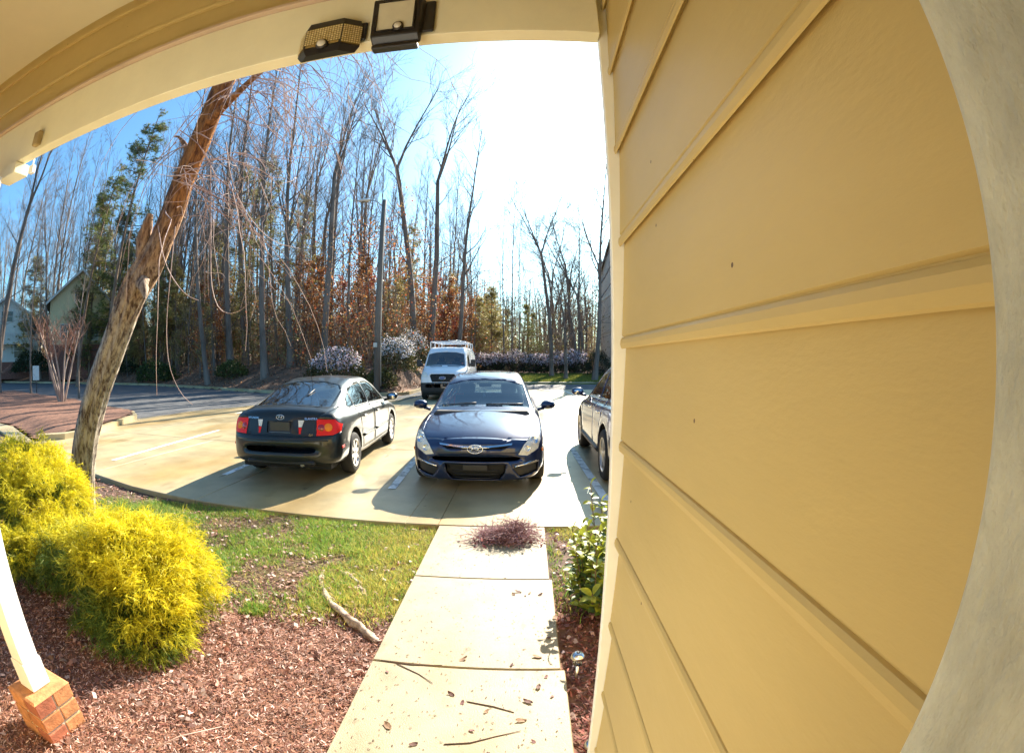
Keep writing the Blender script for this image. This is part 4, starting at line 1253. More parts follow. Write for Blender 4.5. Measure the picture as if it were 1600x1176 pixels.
# the long curved whips in front of the road
for pts in ([(-3.05, 3.3, 2.7), (-2.95, 3.2, 2.1), (-2.95, 3.15, 1.6), (-2.80, 3.1, 1.2), (-2.55, 3.1, 1.05)], [(-3.3, 3.3, 2.7), (-3.05, 3.2, 2.25), (-2.7, 3.1, 1.95), (-2.5, 3.1, 1.88)],
            [(-2.75, 3.3, 3.3), (-2.5, 3.2, 2.4), (-2.45, 3.15, 1.9), (-2.2, 3.1, 1.72), (-2.0, 3.1, 1.85)], [(-2.6, 3.3, 3.4), (-2.35, 3.2, 2.8), (-1.9, 3.1, 2.3), (-1.55, 3.1, 2.2)],
            [(-2.5, 3.3, 3.9), (-2.0, 3.2, 3.2), (-1.6, 3.1, 3.0), (-1.2, 3.1, 3.05)]):
    P = np.array(pts); u = np.linspace(0, len(P) - 1, 16)
    Q = np.stack([np.interp(u, np.arange(len(P)), P[:, k]) for k in range(3)], 1)
    Q = np.stack([np.convolve(np.pad(Q[:, k], 2, mode='edge'), np.ones(5) / 5, 'valid') for k in range(3)], 1)
    paths.append((Q - off, np.linspace(0.0055, 0.002, 16)))
V, F = tubes_np(paths, 4)
mobj("hanging_twigs", np_mesh("hanging_twigs", V, F, PINKTWIG, smooth=True), lt)

# ------------------------------------------------------------------ multi stemmed tree on the island
HV = 0
CM = mat("smooth_pale_bark", (0.40, 0.30, 0.24), 0.6, vary=0.35, vscale=3, bump=0.2, bscale=10)
ct_ = thing("multi_stem_tree", "small bare tree of many pale stems standing on the mulch island", "tree", (ray_xy(95, 12.9), 12.9, -0.1))
rngn = np.random.default_rng(3)
st_, tw_ = [], []
for k in range(9):
    a = k * 2 * PI / 9 + rngn.uniform(-.3, .3)
    q, s = branch_path(rngn, (math.cos(a) * .12, math.sin(a) * .12, -0.05), (math.cos(a) * .30, math.sin(a) * .30, 1), rngn.uniform(2.9, 3.5), 9, 0.055, 0.025, 0.045, up=0.02)
    st_.append((q, s))
    for j in range(5):
        i = rngn.integers(5, 9); b_ = rngn.uniform(0, 6.28)
        q2, s2 = branch_path(rngn, q[i], (math.cos(b_) * .6, math.sin(b_) * .6, 1), rngn.uniform(0.7, 1.5), 5, 0.02, 0.009, 0.08)
        tw_.append((q2, s2))
        for jj in range(7):
            i2 = rngn.integers(1, 5); b_ = rngn.uniform(0, 6.28)
            tw_.append(branch_path(rngn, q2[i2], (math.cos(b_) * .7, math.sin(b_) * .7, .7), rngn.uniform(0.3, 0.8), 3, 0.010, 0.005, 0.1))
for q, s in st_:
    mobj("stem", np_mesh("stem", *tubes_np([(q, s)], 8), CM, smooth=True), ct_)
mobj("crown", np_mesh("crown", *tubes_np(tw_, 4), mat("reddish_twig", (0.30, 0.15, 0.10), 0.8, vary=0.3), smooth=True), ct_)
# ================================================================== yellow thread leaf cypress
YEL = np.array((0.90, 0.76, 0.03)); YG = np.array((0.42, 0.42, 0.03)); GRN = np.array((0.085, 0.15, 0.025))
def ribbons(P, D, L, W, nseg, droop, rng, c0, c1):
    """n flat threads from points P along D, arching down; returns V,F,C"""
    n = len(P)
    pts = [P]; d = D.copy()
    for i in range(nseg):
        d = d + np.array([0, 0, -1.0]) * droop[:, None] + rng.normal(0, 0.10, (n, 3))
        d /= np.linalg.norm(d, axis=1, keepdims=True)
        pts.append(pts[-1] + d * (L / nseg)[:, None])
    side = np.cross(D, rng.normal(0, 1, (n, 3))); side /= np.linalg.norm(side, axis=1, keepdims=True) + 1e-9
    VV, CC = [], []
    for i, p in enumerate(pts):
        w = W * (1 - 0.75 * i / nseg)
        VV += [p + side * w[:, None], p - side * w[:, None]]
        t = i / nseg
        c = c0 * (1 - t) + c1 * t
        CC += [c, c]
    m = 2 * (nseg + 1)
    V = np.stack(VV, 1).reshape(-1, 3); Cc = np.stack(CC, 1).reshape(-1, 3)
    b = np.arange(n)[:, None] * m
    F = np.concatenate([b + np.array([2 * i, 2 * i + 1, 2 * i + 3, 2 * i + 2])[None] for i in range(nseg)], 0)
    return V, F, Cc, pts, d

def cypress(label, c, lobes, nclump, seed):
    rng = np.random.default_rng(seed)
    t = thing("golden_shrub", label, "shrub", c, 0)
    w = np.array([lb[1][0] * lb[1][2] for lb in lobes]); w = w / w.sum()
    pick = rng.choice(len(lobes), nclump, p=w)
    cen = np.array([lb[0] for lb in lobes])[pick]; rad_ = np.array([lb[1] for lb in lobes])[pick]
    d = rng.normal(0, 1, (nclump, 3)); d[:, 2] = np.where(rng.random(nclump) < 0.72, np.abs(d[:, 2]), -np.abs(d[:, 2]) * 0.7); d /= np.linalg.norm(d, axis=1, keepdims=True)
    rr = np.where(rng.random(nclump) < 0.78, rng.uniform(0.80, 1.06, nclump), rng.uniform(0.4, 0.8, nclump))[:, None]
    CP = cen + d * rad_ * rr * (0.82 + 0.34 * fbm(d * 3 + seed, seed)[:, None])
    CP[:, 2] = np.maximum(CP[:, 2], 0.05)
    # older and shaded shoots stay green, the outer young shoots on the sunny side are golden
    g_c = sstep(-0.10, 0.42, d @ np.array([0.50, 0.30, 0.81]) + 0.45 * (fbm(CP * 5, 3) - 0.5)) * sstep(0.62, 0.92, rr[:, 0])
    m = 24
    n = nclump * m
    P = np.repeat(CP, m, 0) + rng.normal(0, 0.032, (n, 3)) * np.array([1, 1, 0.8])
    D = np.repeat(d * np.array([1, 1, 0.75]) + np.array([0, 0, 0.42]), m, 0) + rng.normal(0, 0.55, (n, 3)); D /= np.linalg.norm(D, axis=1, keepdims=True)
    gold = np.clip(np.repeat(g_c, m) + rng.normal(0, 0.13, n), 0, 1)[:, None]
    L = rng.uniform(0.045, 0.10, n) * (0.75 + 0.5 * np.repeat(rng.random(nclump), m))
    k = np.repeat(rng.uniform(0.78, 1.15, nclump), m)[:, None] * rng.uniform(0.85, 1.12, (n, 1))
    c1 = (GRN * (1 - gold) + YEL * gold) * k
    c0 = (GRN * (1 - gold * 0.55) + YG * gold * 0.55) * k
    Vs, Fs, Cs, b = [], [], [], 0
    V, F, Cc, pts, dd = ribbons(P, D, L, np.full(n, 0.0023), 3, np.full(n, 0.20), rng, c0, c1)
    Vs.append(V); Fs.append(F); Cs.append(Cc); b += len(V)
    fan = np.cross(D, rng.normal(0, 1, (n, 3))); fan /= np.linalg.norm(fan, axis=1, keepdims=True) + 1e-9
    for j in range(9):
        i = 1 + j % 3
        u = rng.uniform(0, 1, (n, 1)); q = pts[i - 1] * (1 - u) + pts[i] * u
        o2 = (pts[i] - pts[i - 1]); o2 /= np.linalg.norm(o2, axis=1, keepdims=True)
        o2 = o2 * 0.8 + fan * (0.62 if j % 2 else -0.62) + rng.normal(0, 0.22, (n, 3)) + np.array([0, 0, -0.15]); o2 /= np.linalg.norm(o2, axis=1, keepdims=True)
        V, F, Cc, _, _ = ribbons(q, o2, L * rng.uniform(0.28, 0.6, n), np.full(n, 0.0020), 1, np.full(n, 0.15), rng, c0 * 0.35 + c1 * 0.65, c1)
        Vs.append(V); Fs.append(F + b); Cs.append(Cc); b += len(V)
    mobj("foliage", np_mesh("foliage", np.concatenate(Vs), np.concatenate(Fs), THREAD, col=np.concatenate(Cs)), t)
    br = []
    for q in range(90):
        k_ = rng.integers(nclump); lb = lobes[pick[k_]]
        s0 = np.array([lb[0][0] * 0.6, lb[0][1] * 0.6, -0.03]); u = np.linspace(0, 1, 6)[:, None]
        br.append((s0 * (1 - u) + CP[k_] * u + np.array([0, 0, 0.10]) * np.sin(u * PI) + rng.normal(0, 0.012, (6, 3)), np.linspace(0.010, 0.002, 6)))
    mobj("branches", np_mesh("branches", *tubes_np(br, 5), mat("reddish_wood", (0.20, 0.09, 0.05), 0.85, vary=0.3), smooth=True), t)["kind"] = "stuff"
    return t
cypress("bright golden thread leaved shrub spilling over the mulch in front of the leaning tree", (-2.37, 1.93, -0.15),
        [((0.0, 0.02, 0.26), (0.46, 0.42, 0.36)), ((0.26, -0.16, 0.13), (0.31, 0.28, 0.30)), ((-0.45, 0.08, 0.28), (0.46, 0.38, 0.21)), ((0.10, 0.15, 0.25), (0.42, 0.36, 0.34))], 820, 7)
cypress("taller golden shrub at the left edge behind the porch post", (-3.95, 2.35, -0.17),
        [((0.0, 0.0, 0.34), (0.46, 0.46, 0.44)), ((0.48, -0.26, 0.20), (0.48, 0.36, 0.22)), ((-0.4, 0.1, 0.4), (0.5, 0.5, 0.52)), ((0.35, -0.45, 0.22), (0.40, 0.3, 0.2))], 760, 8)

# ================================================================== mulch, grass, leaves near the walk
rn = np.random.default_rng(12)
def chips(n, x, y, cols, lmin, lmax, wmin, wmax, name, label, cat, lift=0.012, tilt=0.35, mat_=None, curl=0.0):
    z = nz(x, y) + rn.uniform(0.0, lift, len(x))
    c = np.stack([x, y, z], 1); m = len(x)
    a = rn.uniform(0, 2 * PI, m)
    d = np.stack([np.cos(a), np.sin(a), rn.normal(0, tilt, m)], 1); d /= np.linalg.norm(d, axis=1, keepdims=True)
    s = np.cross(d, np.array([0, 0, 1.0]) + rn.normal(0, 0.45, (m, 3))); s /= np.linalg.norm(s, axis=1, keepdims=True)
    up = np.cross(s, d)
    L = rn.uniform(lmin, lmax, (m, 1)) * 0.5; W = rn.uniform(wmin, wmax, (m, 1)) * 0.5
    V = np.stack([c - d * L - s * W, c - d * L + s * W * .8, c + up * curl * L + s * W, c + up * curl * L - s * W, c + d * L + s * W * .6, c + d * L - s * W * .7], 1).reshape(-1, 3)
    b = np.arange(m)[:, None] * 6
    F = np.concatenate([b + np.array([0, 3, 2, 1]), b + np.array([3, 5, 4, 2])], 0)
    col = np.asarray(cols)[rn.integers(0, len(cols), m)] * rn.uniform(0.35, 1.4, (m, 1))
    o = mobj(name, np_mesh(name, V, F, mat_ or CHIP, col=np.repeat(col, 6, 0)))
    return tag(o, label, cat, kind="stuff")
def on_bed(x, y):
    return (x < walk_l(y) - 0.005) | (x > 0.225)
MUL = [(0.30, 0.13, 0.08), (0.19, 0.075, 0.055), (0.42, 0.22, 0.16), (0.15, 0.055, 0.045), (0.60, 0.42, 0.36), (0.36, 0.17, 0.115), (0.47, 0.28, 0.23)]
def sample(n, x0, x1, y0, y1, keep):
    x = rn.uniform(x0, x1, n); y = rn.uniform(y0, y1, n)
    k = keep(x, y) & on_bed(x, y)
    return x[k], y[k]
mk = lambda x, y: rn.random(len(x)) < (1 - sstep(2.3, 3.2, y + 0.8 * (fbm(xy0(x, y) * 1.3, 77) - 0.5))) * 0.95 + 0.06
x, y = sample(150000, -4.2, -0.75, 0.45, 4.5, mk)
chips(0, x, y, MUL, 0.007, 0.034, 0.0018, 0.0065, "mulch", "reddish brown shredded mulch in the bed left of the walk", "mulch", lift=0.02)
x, y = sample(14000, 0.2, 1.6, 1.05, 4.5, lambda x, y: rn.random(len(x)) < 1 - 0.8 * sstep(2.9, 3.6, y))
chips(0, x, y, [(0.20, 0.06, 0.05), (0.28, 0.10, 0.08), (0.13, 0.045, 0.035), (0.33, 0.17, 0.14)], 0.015, 0.06, 0.004, 0.012, "mulch", "purplish red mulch beside the house wall", "mulch", lift=0.02)
x, y = sample(26000, -11, -4.2, 0.9, 6.5, lambda x, y: (y < np.interp(x, [-14, -9.96, -5.34, -4], [7.0, 5.7, 4.7, 4.58])))
chips(0, x, y, MUL + [(0.16, 0.12, 0.05)], 0.02, 0.07, 0.005, 0.014, "mulch", "brown leaf mulch under the leaning tree", "mulch", lift=0.02)
# dry grass thatch and soil crumbs on the lawn strip
x, y = sample(42000, -4.5, -0.75, 2.4, 4.57, lambda x, y: rn.random(len(x)) < sstep(2.3, 3.0, y))
chips(0, x, y, [(0.34, 0.24, 0.09), (0.26, 0.17, 0.07), (0.16, 0.10, 0.05), (0.42, 0.33, 0.14)], 0.02, 0.07, 0.0015, 0.004, "dry_thatch", "straw coloured dry grass between the green patches", "dry grass", lift=0.02, tilt=0.2)
# pale curled dead leaves
x, y = sample(2600, -3.8, -0.75, 0.6, 4.5, lambda x, y: rn.random(len(x)) < 0.25 + 0.75 * (fbm(xy0(x, y) * 1.5, 50) > 0.55))
chips(0, x, y, [(0.52, 0.33, 0.27), (0.40, 0.22, 0.17), (0.62, 0.46, 0.40), (0.34, 0.15, 0.11)], 0.02, 0.06, 0.012, 0.032, "dead_leaves", "pale curled dead leaves strewn over mulch and grass", "dead leaves", lift=0.03, curl=0.5, mat_=LEAFA)
x, y = sample(260, 0.22, 1.2, 1.05, 4.4, lambda x, y: rn.random(len(x)) < 0.9)
chips(0, x, y, [(0.52, 0.33, 0.32), (0.40, 0.20, 0.20), (0.62, 0.46, 0.45)], 0.03, 0.06, 0.018, 0.03, "dead_leaves", "pale dead leaves on the mulch by the house wall", "dead leaves", lift=0.03, curl=0.5, mat_=LEAFA)

def grass(n, x0, x1, y0, y1, dens, cols, name, label, hmin=0.03, hmax=0.085):
    x = rn.uniform(x0, x1, n); y = rn.uniform(y0, y1, n)
    k = (rn.random(n) < dens(x, y)) & on_bed(x, y) & (y < 4.57)
    x, y = x[k], y[k]; m = len(x)
    z = nz(x, y) - 0.004
    c = np.stack([x, y, z], 1)
    h = rn.uniform(hmin, hmax, (m, 1)) * (0.6 + 0.8 * fbm(xy0(x, y) * 3, 9))[:, None]
    d = np.stack([rn.normal(0, .45, m), rn.normal(0, .45, m), np.ones(m)], 1); d /= np.linalg.norm(d, axis=1, keepdims=True)
    a = rn.uniform(0, 2 * PI, m); s = np.stack([np.cos(a), np.sin(a), np.zeros(m)], 1) * rn.uniform(0.0014, 0.0032, (m, 1))
    mid = c + d * h * 0.55
    d2 = d + np.stack([rn.normal(0, .5, m), rn.normal(0, .5, m), rn.normal(-0.3, .3, m)], 1)
    tip = mid + d2 * h * 0.5
    V = np.stack([c - s, c + s, mid + s * .8, mid - s * .8, tip], 1).reshape(-1, 3)
    b = np.arange(m)[:, None] * 5
    hue = fbm(xy0(x, y) * 1.1, 90)
    cols = np.asarray(cols)
    col = cols[rn.integers(0, len(cols), m)] * rn.uniform(0.7, 1.3, (m, 1))
    straw = (rn.random(m) < 0.18 + 0.5 * sstep(-1.9, -1.0, x) * sstep(0.4, 0.6, hue))[:, None]
    col = np.where(straw, np.array((0.55, 0.48, 0.11)) * rn.uniform(0.7, 1.2, (m, 1)), col)
    o = mobj(name, np_mesh(name, V, [b + np.array([0, 1, 2, 3]), b + np.array([3, 2, 4])], BLADE, col=np.repeat(col, 5, 0)))
    tag(o, label, "grass", kind="stuff")
GC = [(0.17, 0.33, 0.045), (0.23, 0.40, 0.06), (0.11, 0.22, 0.035), (0.32, 0.40, 0.07)]
grass(130000, -5.2, -0.74, 2.3, 4.57, lambda x, y: grass_mask(x, y) * 0.95 + 0.02 * (y > 2.7), GC, "grass", "patchy green and straw grass between mulch bed and car park")
grass(16000, 0.22, 1.6, 2.6, 4.57, lambda x, y: 0.85 * sstep(0.35, 0.55, fbm(xy0(x, y) * 2.5, 71)) * sstep(2.5, 3.2, y), GC, "grass", "small grass patch right of the walk")
for (gx, gy) in ((-1.72, 2.42), (-1.35, 2.62), (-1.1, 2.75)):
    grass(900, gx - 0.09, gx + 0.09, gy - 0.07, gy + 0.07, lambda x, y: np.ones(len(x)), [(0.12, 0.26, 0.03), (0.18, 0.30, 0.04)], "weed_tuft", "bright green weed tuft near the exposed roots", 0.03, 0.06)
# lawn blades far off, on the verge
n = 60000
x = rn.uniform(-3.2, 12, n); y = rn.uniform(34.9, 43.2, n)
c = np.stack([x, y, hf(x, y)], 1); h = rn.uniform(0.05, 0.13, (n, 1))
s = rn.normal(0, 1, (n, 3)); s[:, 2] = 0; s = s / np.linalg.norm(s, axis=1, keepdims=True) * 0.02
V = np.stack([c - s, c + s, c + np.concatenate([rn.normal(0, .03, (n, 2)), h], 1)], 1).reshape(-1, 3)
col = np.asarray([(0.30, 0.30, 0.05), (0.18, 0.24, 0.04), (0.40, 0.36, 0.10), (0.12, 0.17, 0.03)])[rn.integers(0, 4, n)]
tag(mobj("verge_grass", np_mesh("verge_grass", V, np.arange(3 * n).reshape(-1, 3), BLADE, col=np.repeat(col, 3, 0))), "sunlit yellow green lawn beyond the car park", "grass", kind="stuff")

# ------------------------------------------------------------------ exposed roots
ROOT = mat("peeling_root", (0.20, 0.11, 0.07), 0.9, vary=0.4, vscale=13, bump=0.9, bscale=40, col2=(0.62, 0.50, 0.40))
def root(pts, r, label):
    P = np.array(pts); u = np.linspace(0, len(P) - 1, 40)
    Q = np.stack([np.interp(u, np.arange(len(P)), P[:, k]) for k in range(3)], 1)
    Q = np.stack([np.convolve(np.pad(Q[:, k], 3, mode='edge'), np.ones(7) / 7, 'valid') for k in range(3)], 1)
    Q[:, 2] += nz(Q[:, 0], Q[:, 1])
    R_ = np.interp(u, np.arange(len(r)), r)
    V, F = tubes_np([(Q, R_)], 14)
    V = V + 0.055 * (np.stack([fbm(V * 17, s, 4) for s in (1, 2, 3)], 1) - 0.5)
    tag(mobj("exposed_root", np_mesh("exposed_root", V, F, ROOT, smooth=True)), label, "tree root")
root([(-1.60, 3.42, -0.01), (-1.56, 3.2, 0.01), (-1.40, 2.85, 0.015), (-1.22, 2.62, 0.03), (-1.05, 2.47, 0.03), (-0.88, 2.34, 0.02), (-0.80, 2.28, -0.03)], [0.012, 0.018, 0.020, 0.022, 0.030, 0.030, 0.022], "long pale peeling tree root crossing the bed towards the walk")
root([(-1.50, 3.30, -0.02), (-1.34, 3.22, 0.01), (-1.17, 3.02, 0.018), (-1.08, 2.88, 0.015), (-1.08, 2.72, -0.02)], [0.012, 0.02, 0.022, 0.018, 0.012], "shorter pale tree root in the grass beside the long one")

# ------------------------------------------------------------------ heap of purple brown clippings at the end of the walk
heap = thing("clippings_heap", "heap of purple brown dead stems lying at the car park end of the walk", "heap of clippings", (-0.14, 4.13, wz(0, 4.13)))
paths = []
for k in range(1100):
    a = rn.uniform(0, 2 * PI); r = abs(rn.normal(0, 0.5)); 
    p = np.array([math.cos(a) * r * 0.30 + (0.07 if k % 3 else -0.13), math.sin(a) * r * 0.17, 0.01 + (0.19 if k % 3 else 0.11) * max(0, 1 - r * 0.8) * rn.random()])
    b_ = rn.uniform(0, 2 * PI)
    paths.append(branch_path(rn, p, (math.cos(b_), math.sin(b_), rn.uniform(-0.15, 0.45) * max(0.1, 1 - r)), rn.uniform(0.08, 0.24), 4, rn.uniform(0.0016, 0.0034), 0.001, 0.22))
V, F = tubes_np(paths, 4); V[:, 2] = np.maximum(V[:, 2], 0.004)
HEAPM = mat("dead_stem", (0.24, 0.09, 0.11), 0.75, vary=0.5, vscale=9, col2=(0.58, 0.34, 0.36))
o = mobj("stems", np_mesh("stems", V, F, HEAPM, smooth=True), heap); o["kind"] = "stuff"
P = np.stack([rn.normal(0, 0.15, 400), rn.normal(0, 0.10, 400), np.abs(rn.normal(0.03, 0.03, 400))], 1)
V, F, Cc = leaf_cloud(rn, P, 420, 0.02, 0.035, [(0.22, 0.07, 0.08), (0.32, 0.14, 0.14), (0.13, 0.05, 0.05)]); V[:, 2] = np.maximum(V[:, 2], 0.003)
o = mobj("dry_leaves", np_mesh("dry_leaves", V, F, LEAFA, col=Cc), heap); o["kind"] = "stuff"

# ------------------------------------------------------------------ fallen leaves, twigs and specks on the walk
def leaf_mesh(name, m, seed, size):
    r = random.Random(seed); b = MB()
    n = 5; vs = []
    for i in range(n):
        t = i / (n - 1); w = math.sin(PI * (0.08 + 0.9 * t)) * size * 0.28 * r.uniform(0.8, 1.2); zc = size * (0.10 + 0.25 * abs(t - 0.5) * r.random())
        vs += [(t * size - size / 2, -w, zc * r.uniform(.3, 1.2)), (t * size - size / 2, 0, zc * 0.3), (t * size - size / 2, w, zc * r.uniform(.3, 1.2))]
    fs = []
    for i in range(n - 1):
        fs += [(3 * i, 3 * i + 3, 3 * i + 4, 3 * i + 1), (3 * i + 1, 3 * i + 4, 3 * i + 5, 3 * i + 2)]
    b.add(vs, fs, True)
    return b.mesh(name, m)
LV = [leaf_mesh("fallen_leaf", mat("dead_leaf_dark", (0.10, 0.045, 0.035), 0.8, vary=0.4, vscale=60), 1, 0.045),
      leaf_mesh("fallen_leaf", mat("dead_leaf_purple", (0.17, 0.08, 0.075), 0.8, vary=0.4, vscale=60), 2, 0.035),
      leaf_mesh("fallen_leaf", mat("dead_leaf_tan", (0.22, 0.13, 0.075), 0.8, vary=0.4, vscale=60), 3, 0.05)]
rng = random.Random(31)
spots = [(-0.32, 1.78), (-0.26, 1.72), (-0.15, 1.66), (0.03, 1.74), (-0.2, 1.52), (-0.55, 1.50), (-0.42, 1.40), (-0.66, 1.92), (0.0, 1.6), (0.08, 1.86), (0.14, 1.78), (-0.06, 2.95), (-0.03, 2.99), (0.02, 2.93), (0.05, 2.97), (0.12, 2.94),
         (0.15, 2.35), (0.08, 2.14), (-0.58, 4.05), (-0.5, 4.15), (-0.45, 3.98), (-0.55, 3.94), (-0.62, 4.3), (0.2, 2.6), (-0.12, 1.36), (0.05, 1.46), (-0.3, 2.1), (-0.05, 2.06), (0.12, 1.95), (-0.35, 1.3)]
for k, (x, y) in enumerate(spots):
    o = mobj("fallen_leaf", LV[k % 3], None, (x, y, wz(x, y) + 0.002)); o.rotation_euler = (rng.uniform(-.2, .2), rng.uniform(-.2, .2), rng.uniform(0, 6.28)); s = rng.uniform(0.6, 1.1); o.scale = (s, s, s)
    tag(o, "small dark dead leaf lying on the concrete walk", "fallen leaf", "dead leaves on the walk")
TW = mat("dark_twig", (0.09, 0.05, 0.035), 0.85, vary=0.3)
for (pts, lab) in (([(-0.78, 2.06), (-0.62, 2.0), (-0.5, 1.93), (-0.42, 1.86)], "thin dark twig reaching onto the walk at the joint nearest the porch"),
                   ([(-0.30, 1.42), (-0.2, 1.44), (-0.1, 1.49), (0.0, 1.53)], "crooked dark twig on the walk near the shrub's shadow"),
                   ([(-0.24, 1.73), (-0.12, 1.70), (-0.03, 1.66)], "short straight twig on the middle of the nearest walk panel"),
                   ([(-0.72, 2.02), (-0.55, 2.01), (-0.4, 2.03)], "thin twig lying along the walk joint")):
    b = MB(); b.tube([(x, y, (wz(x, y) if x > walk_l(y) else float(nz(x, y)) + 0.01) + 0.002 + 0.001 * (i % 2)) for i, (x, y) in enumerate(pts)], [0.003, 0.0026, 0.002, 0.0014][:len(pts)], 6)
    tag(b.build("fallen_twig", TW), lab, "twig")
x = rn.uniform(-0.75, 0.2, 900); y = 1.0 + 3.5 * rn.random(900) ** 1.3
V = []; c = np.stack([x, y, wz(x, y) + 0.002], 1); a = rn.uniform(0, 6.28, 900); d = np.stack([np.cos(a), np.sin(a), np.zeros(900)], 1); s = np.stack([-np.sin(a), np.cos(a), np.zeros(900)], 1)
L = rn.uniform(0.003, 0.012, (900, 1)); W = rn.uniform(0.001, 0.003, (900, 1))
V = np.stack([c - d * L, c + s * W + [0, 0, .002], c + d * L, c - s * W + [0, 0, .001]], 1).reshape(-1, 3)
tag(mobj("litter_specks", np_mesh("litter_specks", V, np.arange(3600).reshape(-1, 4), TW)), "specks of mulch and needles scattered on the walk", "litter", kind="stuff")
b = MB(); b.tube([(-1.45, 0.98, float(nz(-1.45, .98)) + 0.03), (-1.36, 1.12, float(nz(-1.36, 1.12)) + 0.05), (-1.25, 1.28, float(nz(-1.25, 1.28)) + 0.03)], [0.004, 0.0035, 0.002], 6)
tag(b.build("pale_twig", mat("pale_twig", (0.5, 0.33, 0.27), 0.7)), "pale straight twig lying on the mulch near the porch", "twig")

# ------------------------------------------------------------------ broad leaved shrub at the wall corner: every leaf a part
sh = thing("broadleaf_shrub", "yellow green broad leaved shrub beside the walk at the wall corner", "shrub", (0.60, 2.85, -0.21))
LFM = [mat("leaf_green", (0.13, 0.20, 0.03), 0.5, vary=0.25, vscale=30, transl=0.3, spec=0.6), mat("leaf_yellow", (0.33, 0.36, 0.03), 0.5, vary=0.3, vscale=30, transl=0.35, spec=0.6),
       mat("leaf_dark", (0.06, 0.105, 0.025), 0.45, vary=0.25, vscale=30, transl=0.2, spec=0.6)]
def broad_leaf(m):
    b = MB(); L = 0.075; n = 6; vs = []
    for i in range(n):
        t = i / (n - 1); w = L * 0.30 * math.sin(PI * min(1, 0.04 + t * 0.96)) ** 0.75 * (1 - 0.15 * t); zc = -0.10 * L * (t - 0.45) ** 2 * 4
        vs += [(t * L, -w, zc + w * 0.35), (t * L, 0, zc), (t * L, w, zc + w * 0.35)]
    fs = []
    for i in range(n - 1):
        fs += [(3 * i, 3 * i + 3, 3 * i + 4, 3 * i + 1), (3 * i + 1, 3 * i + 4, 3 * i + 5, 3 * i + 2)]
    b.add(vs, fs, True); return b.mesh("leaf", m)
BL = [broad_leaf(m) for m in LFM]
rng = random.Random(6); stems = []; cnt = 0
tips = []
for k in range(70):
    front = k < 34                                   # the walk side of the shrub
    a = rng.uniform(0.62 * PI, 1.38 * PI) if front else rng.uniform(-0.6 * PI, 0.6 * PI)
    r = rng.uniform(0.10, 0.30) if front else rng.uniform(0.05, 0.42)
    hgt = rng.uniform(0.14, 0.66) if front else rng.uniform(0.3, 0.84)
    tip = np.array([math.cos(a) * r, math.sin(a) * r * 1.6 + rng.uniform(-.25, .25), hgt - 0.35 * r])
    s0 = np.array([math.cos(a) * 0.05, math.sin(a) * 0.06, -0.02]); u = np.linspace(0, 1, 6)[:, None]
    pts = s0 * (1 - u) + tip * u; pts[:, :2] += 0.06 * np.sin(u * PI) * np.array([math.cos(a), math.sin(a)])
    stems.append((pts, np.linspace(0.007, 0.003, 6)))
    tips.append((pts, front))
rest = []
for k, (pts, front) in enumerate(tips):
    m = 17
    for j in range(m):
        t = 1 - 0.72 * (j / m); i = min(int(t * 5), 4); p = pts[i] * (1 - (t * 5 - i)) + pts[i + 1] * (t * 5 - i)
        az = j * 2.4 + rng.uniform(-.4, .4); el = rng.uniform(-0.2, 0.75) if j else 1.0
        c = 1 if (t > 0.70 and rng.random() < 0.75) else rng.choice([0, 0, 1, 2, 2])
        s = rng.uniform(0.75, 1.25); e = (rng.uniform(-.5, .5), -el, az)
        if front and cnt < 298 and j < 9:
            o = mobj("leaf", BL[c], sh, tuple(p)); o.scale = (s, s, s); o.rotation_euler = e; cnt += 1
        else:
            rest.append((c, Matrix.Translation(Vector(p)) @ Matrix.Rotation(e[2], 4, 'Z') @ Matrix.Rotation(e[1], 4, 'Y') @ Matrix.Rotation(e[0], 4, 'X') @ Matrix.Scale(s, 4)))
b = MB()
for c, M4 in rest:
    me = BL[c]
    b.add([(M4 @ v.co)[:] for v in me.vertices], [list(p.vertices) for p in me.polygons], True, c)
o = b.build("inner_leaves", LFM, sh); o["kind"] = "stuff"
mobj("stems", np_mesh("stems", *tubes_np(stems, 6), mat("shrub_wood", (0.16, 0.11, 0.07), 0.8, vary=0.3), smooth=True), sh)["kind"] = "stuff"

# ------------------------------------------------------------------ solar path lights
STEEL = mat("brushed_steel", (0.62, 0.60, 0.58), 0.22, metal=1.0)
def path_light(loc, label):
    t = thing("path_light", label, "path light", loc)
    b = MB(); b.lathe([(0.0001, 0.185), (0.014, 0.184), (0.026, 0.177), (0.034, 0.165), (0.0365, 0.152), (0.034, 0.150), (0.0001, 0.150)], n=22); b.build("cap", STEEL, t)
    b = MB(); b.lathe([(0.0001, 0.152), (0.026, 0.151), (0.024, 0.115), (0.019, 0.108), (0.0001, 0.108)], n=18); b.build("lens", glass_mat("clear_lens", (0.8, 0.82, 0.8)), t)
    b = MB(); b.lathe([(0.0001, 0.186), (0.010, 0.1862), (0.010, 0.1845)], n=12); b.build("solar_cell", BLACK, t)
    b = MB(); b.lathe([(0.0001, 0.112), (0.009, 0.111), (0.009, 0.0), (0.007, -0.03), (0.0005, -0.09)], n=12); b.build("stake", STEEL, t)
path_light((0.275, 2.0, float(nz(0.275, 2.0)) + 0.0), "steel capped solar path light beside the shrub, further from the porch")
path_light((0.285, 1.43, float(nz(0.285, 1.43)) - 0.10), "steel capped solar path light at the bottom edge by the corner trim, low in mulch")
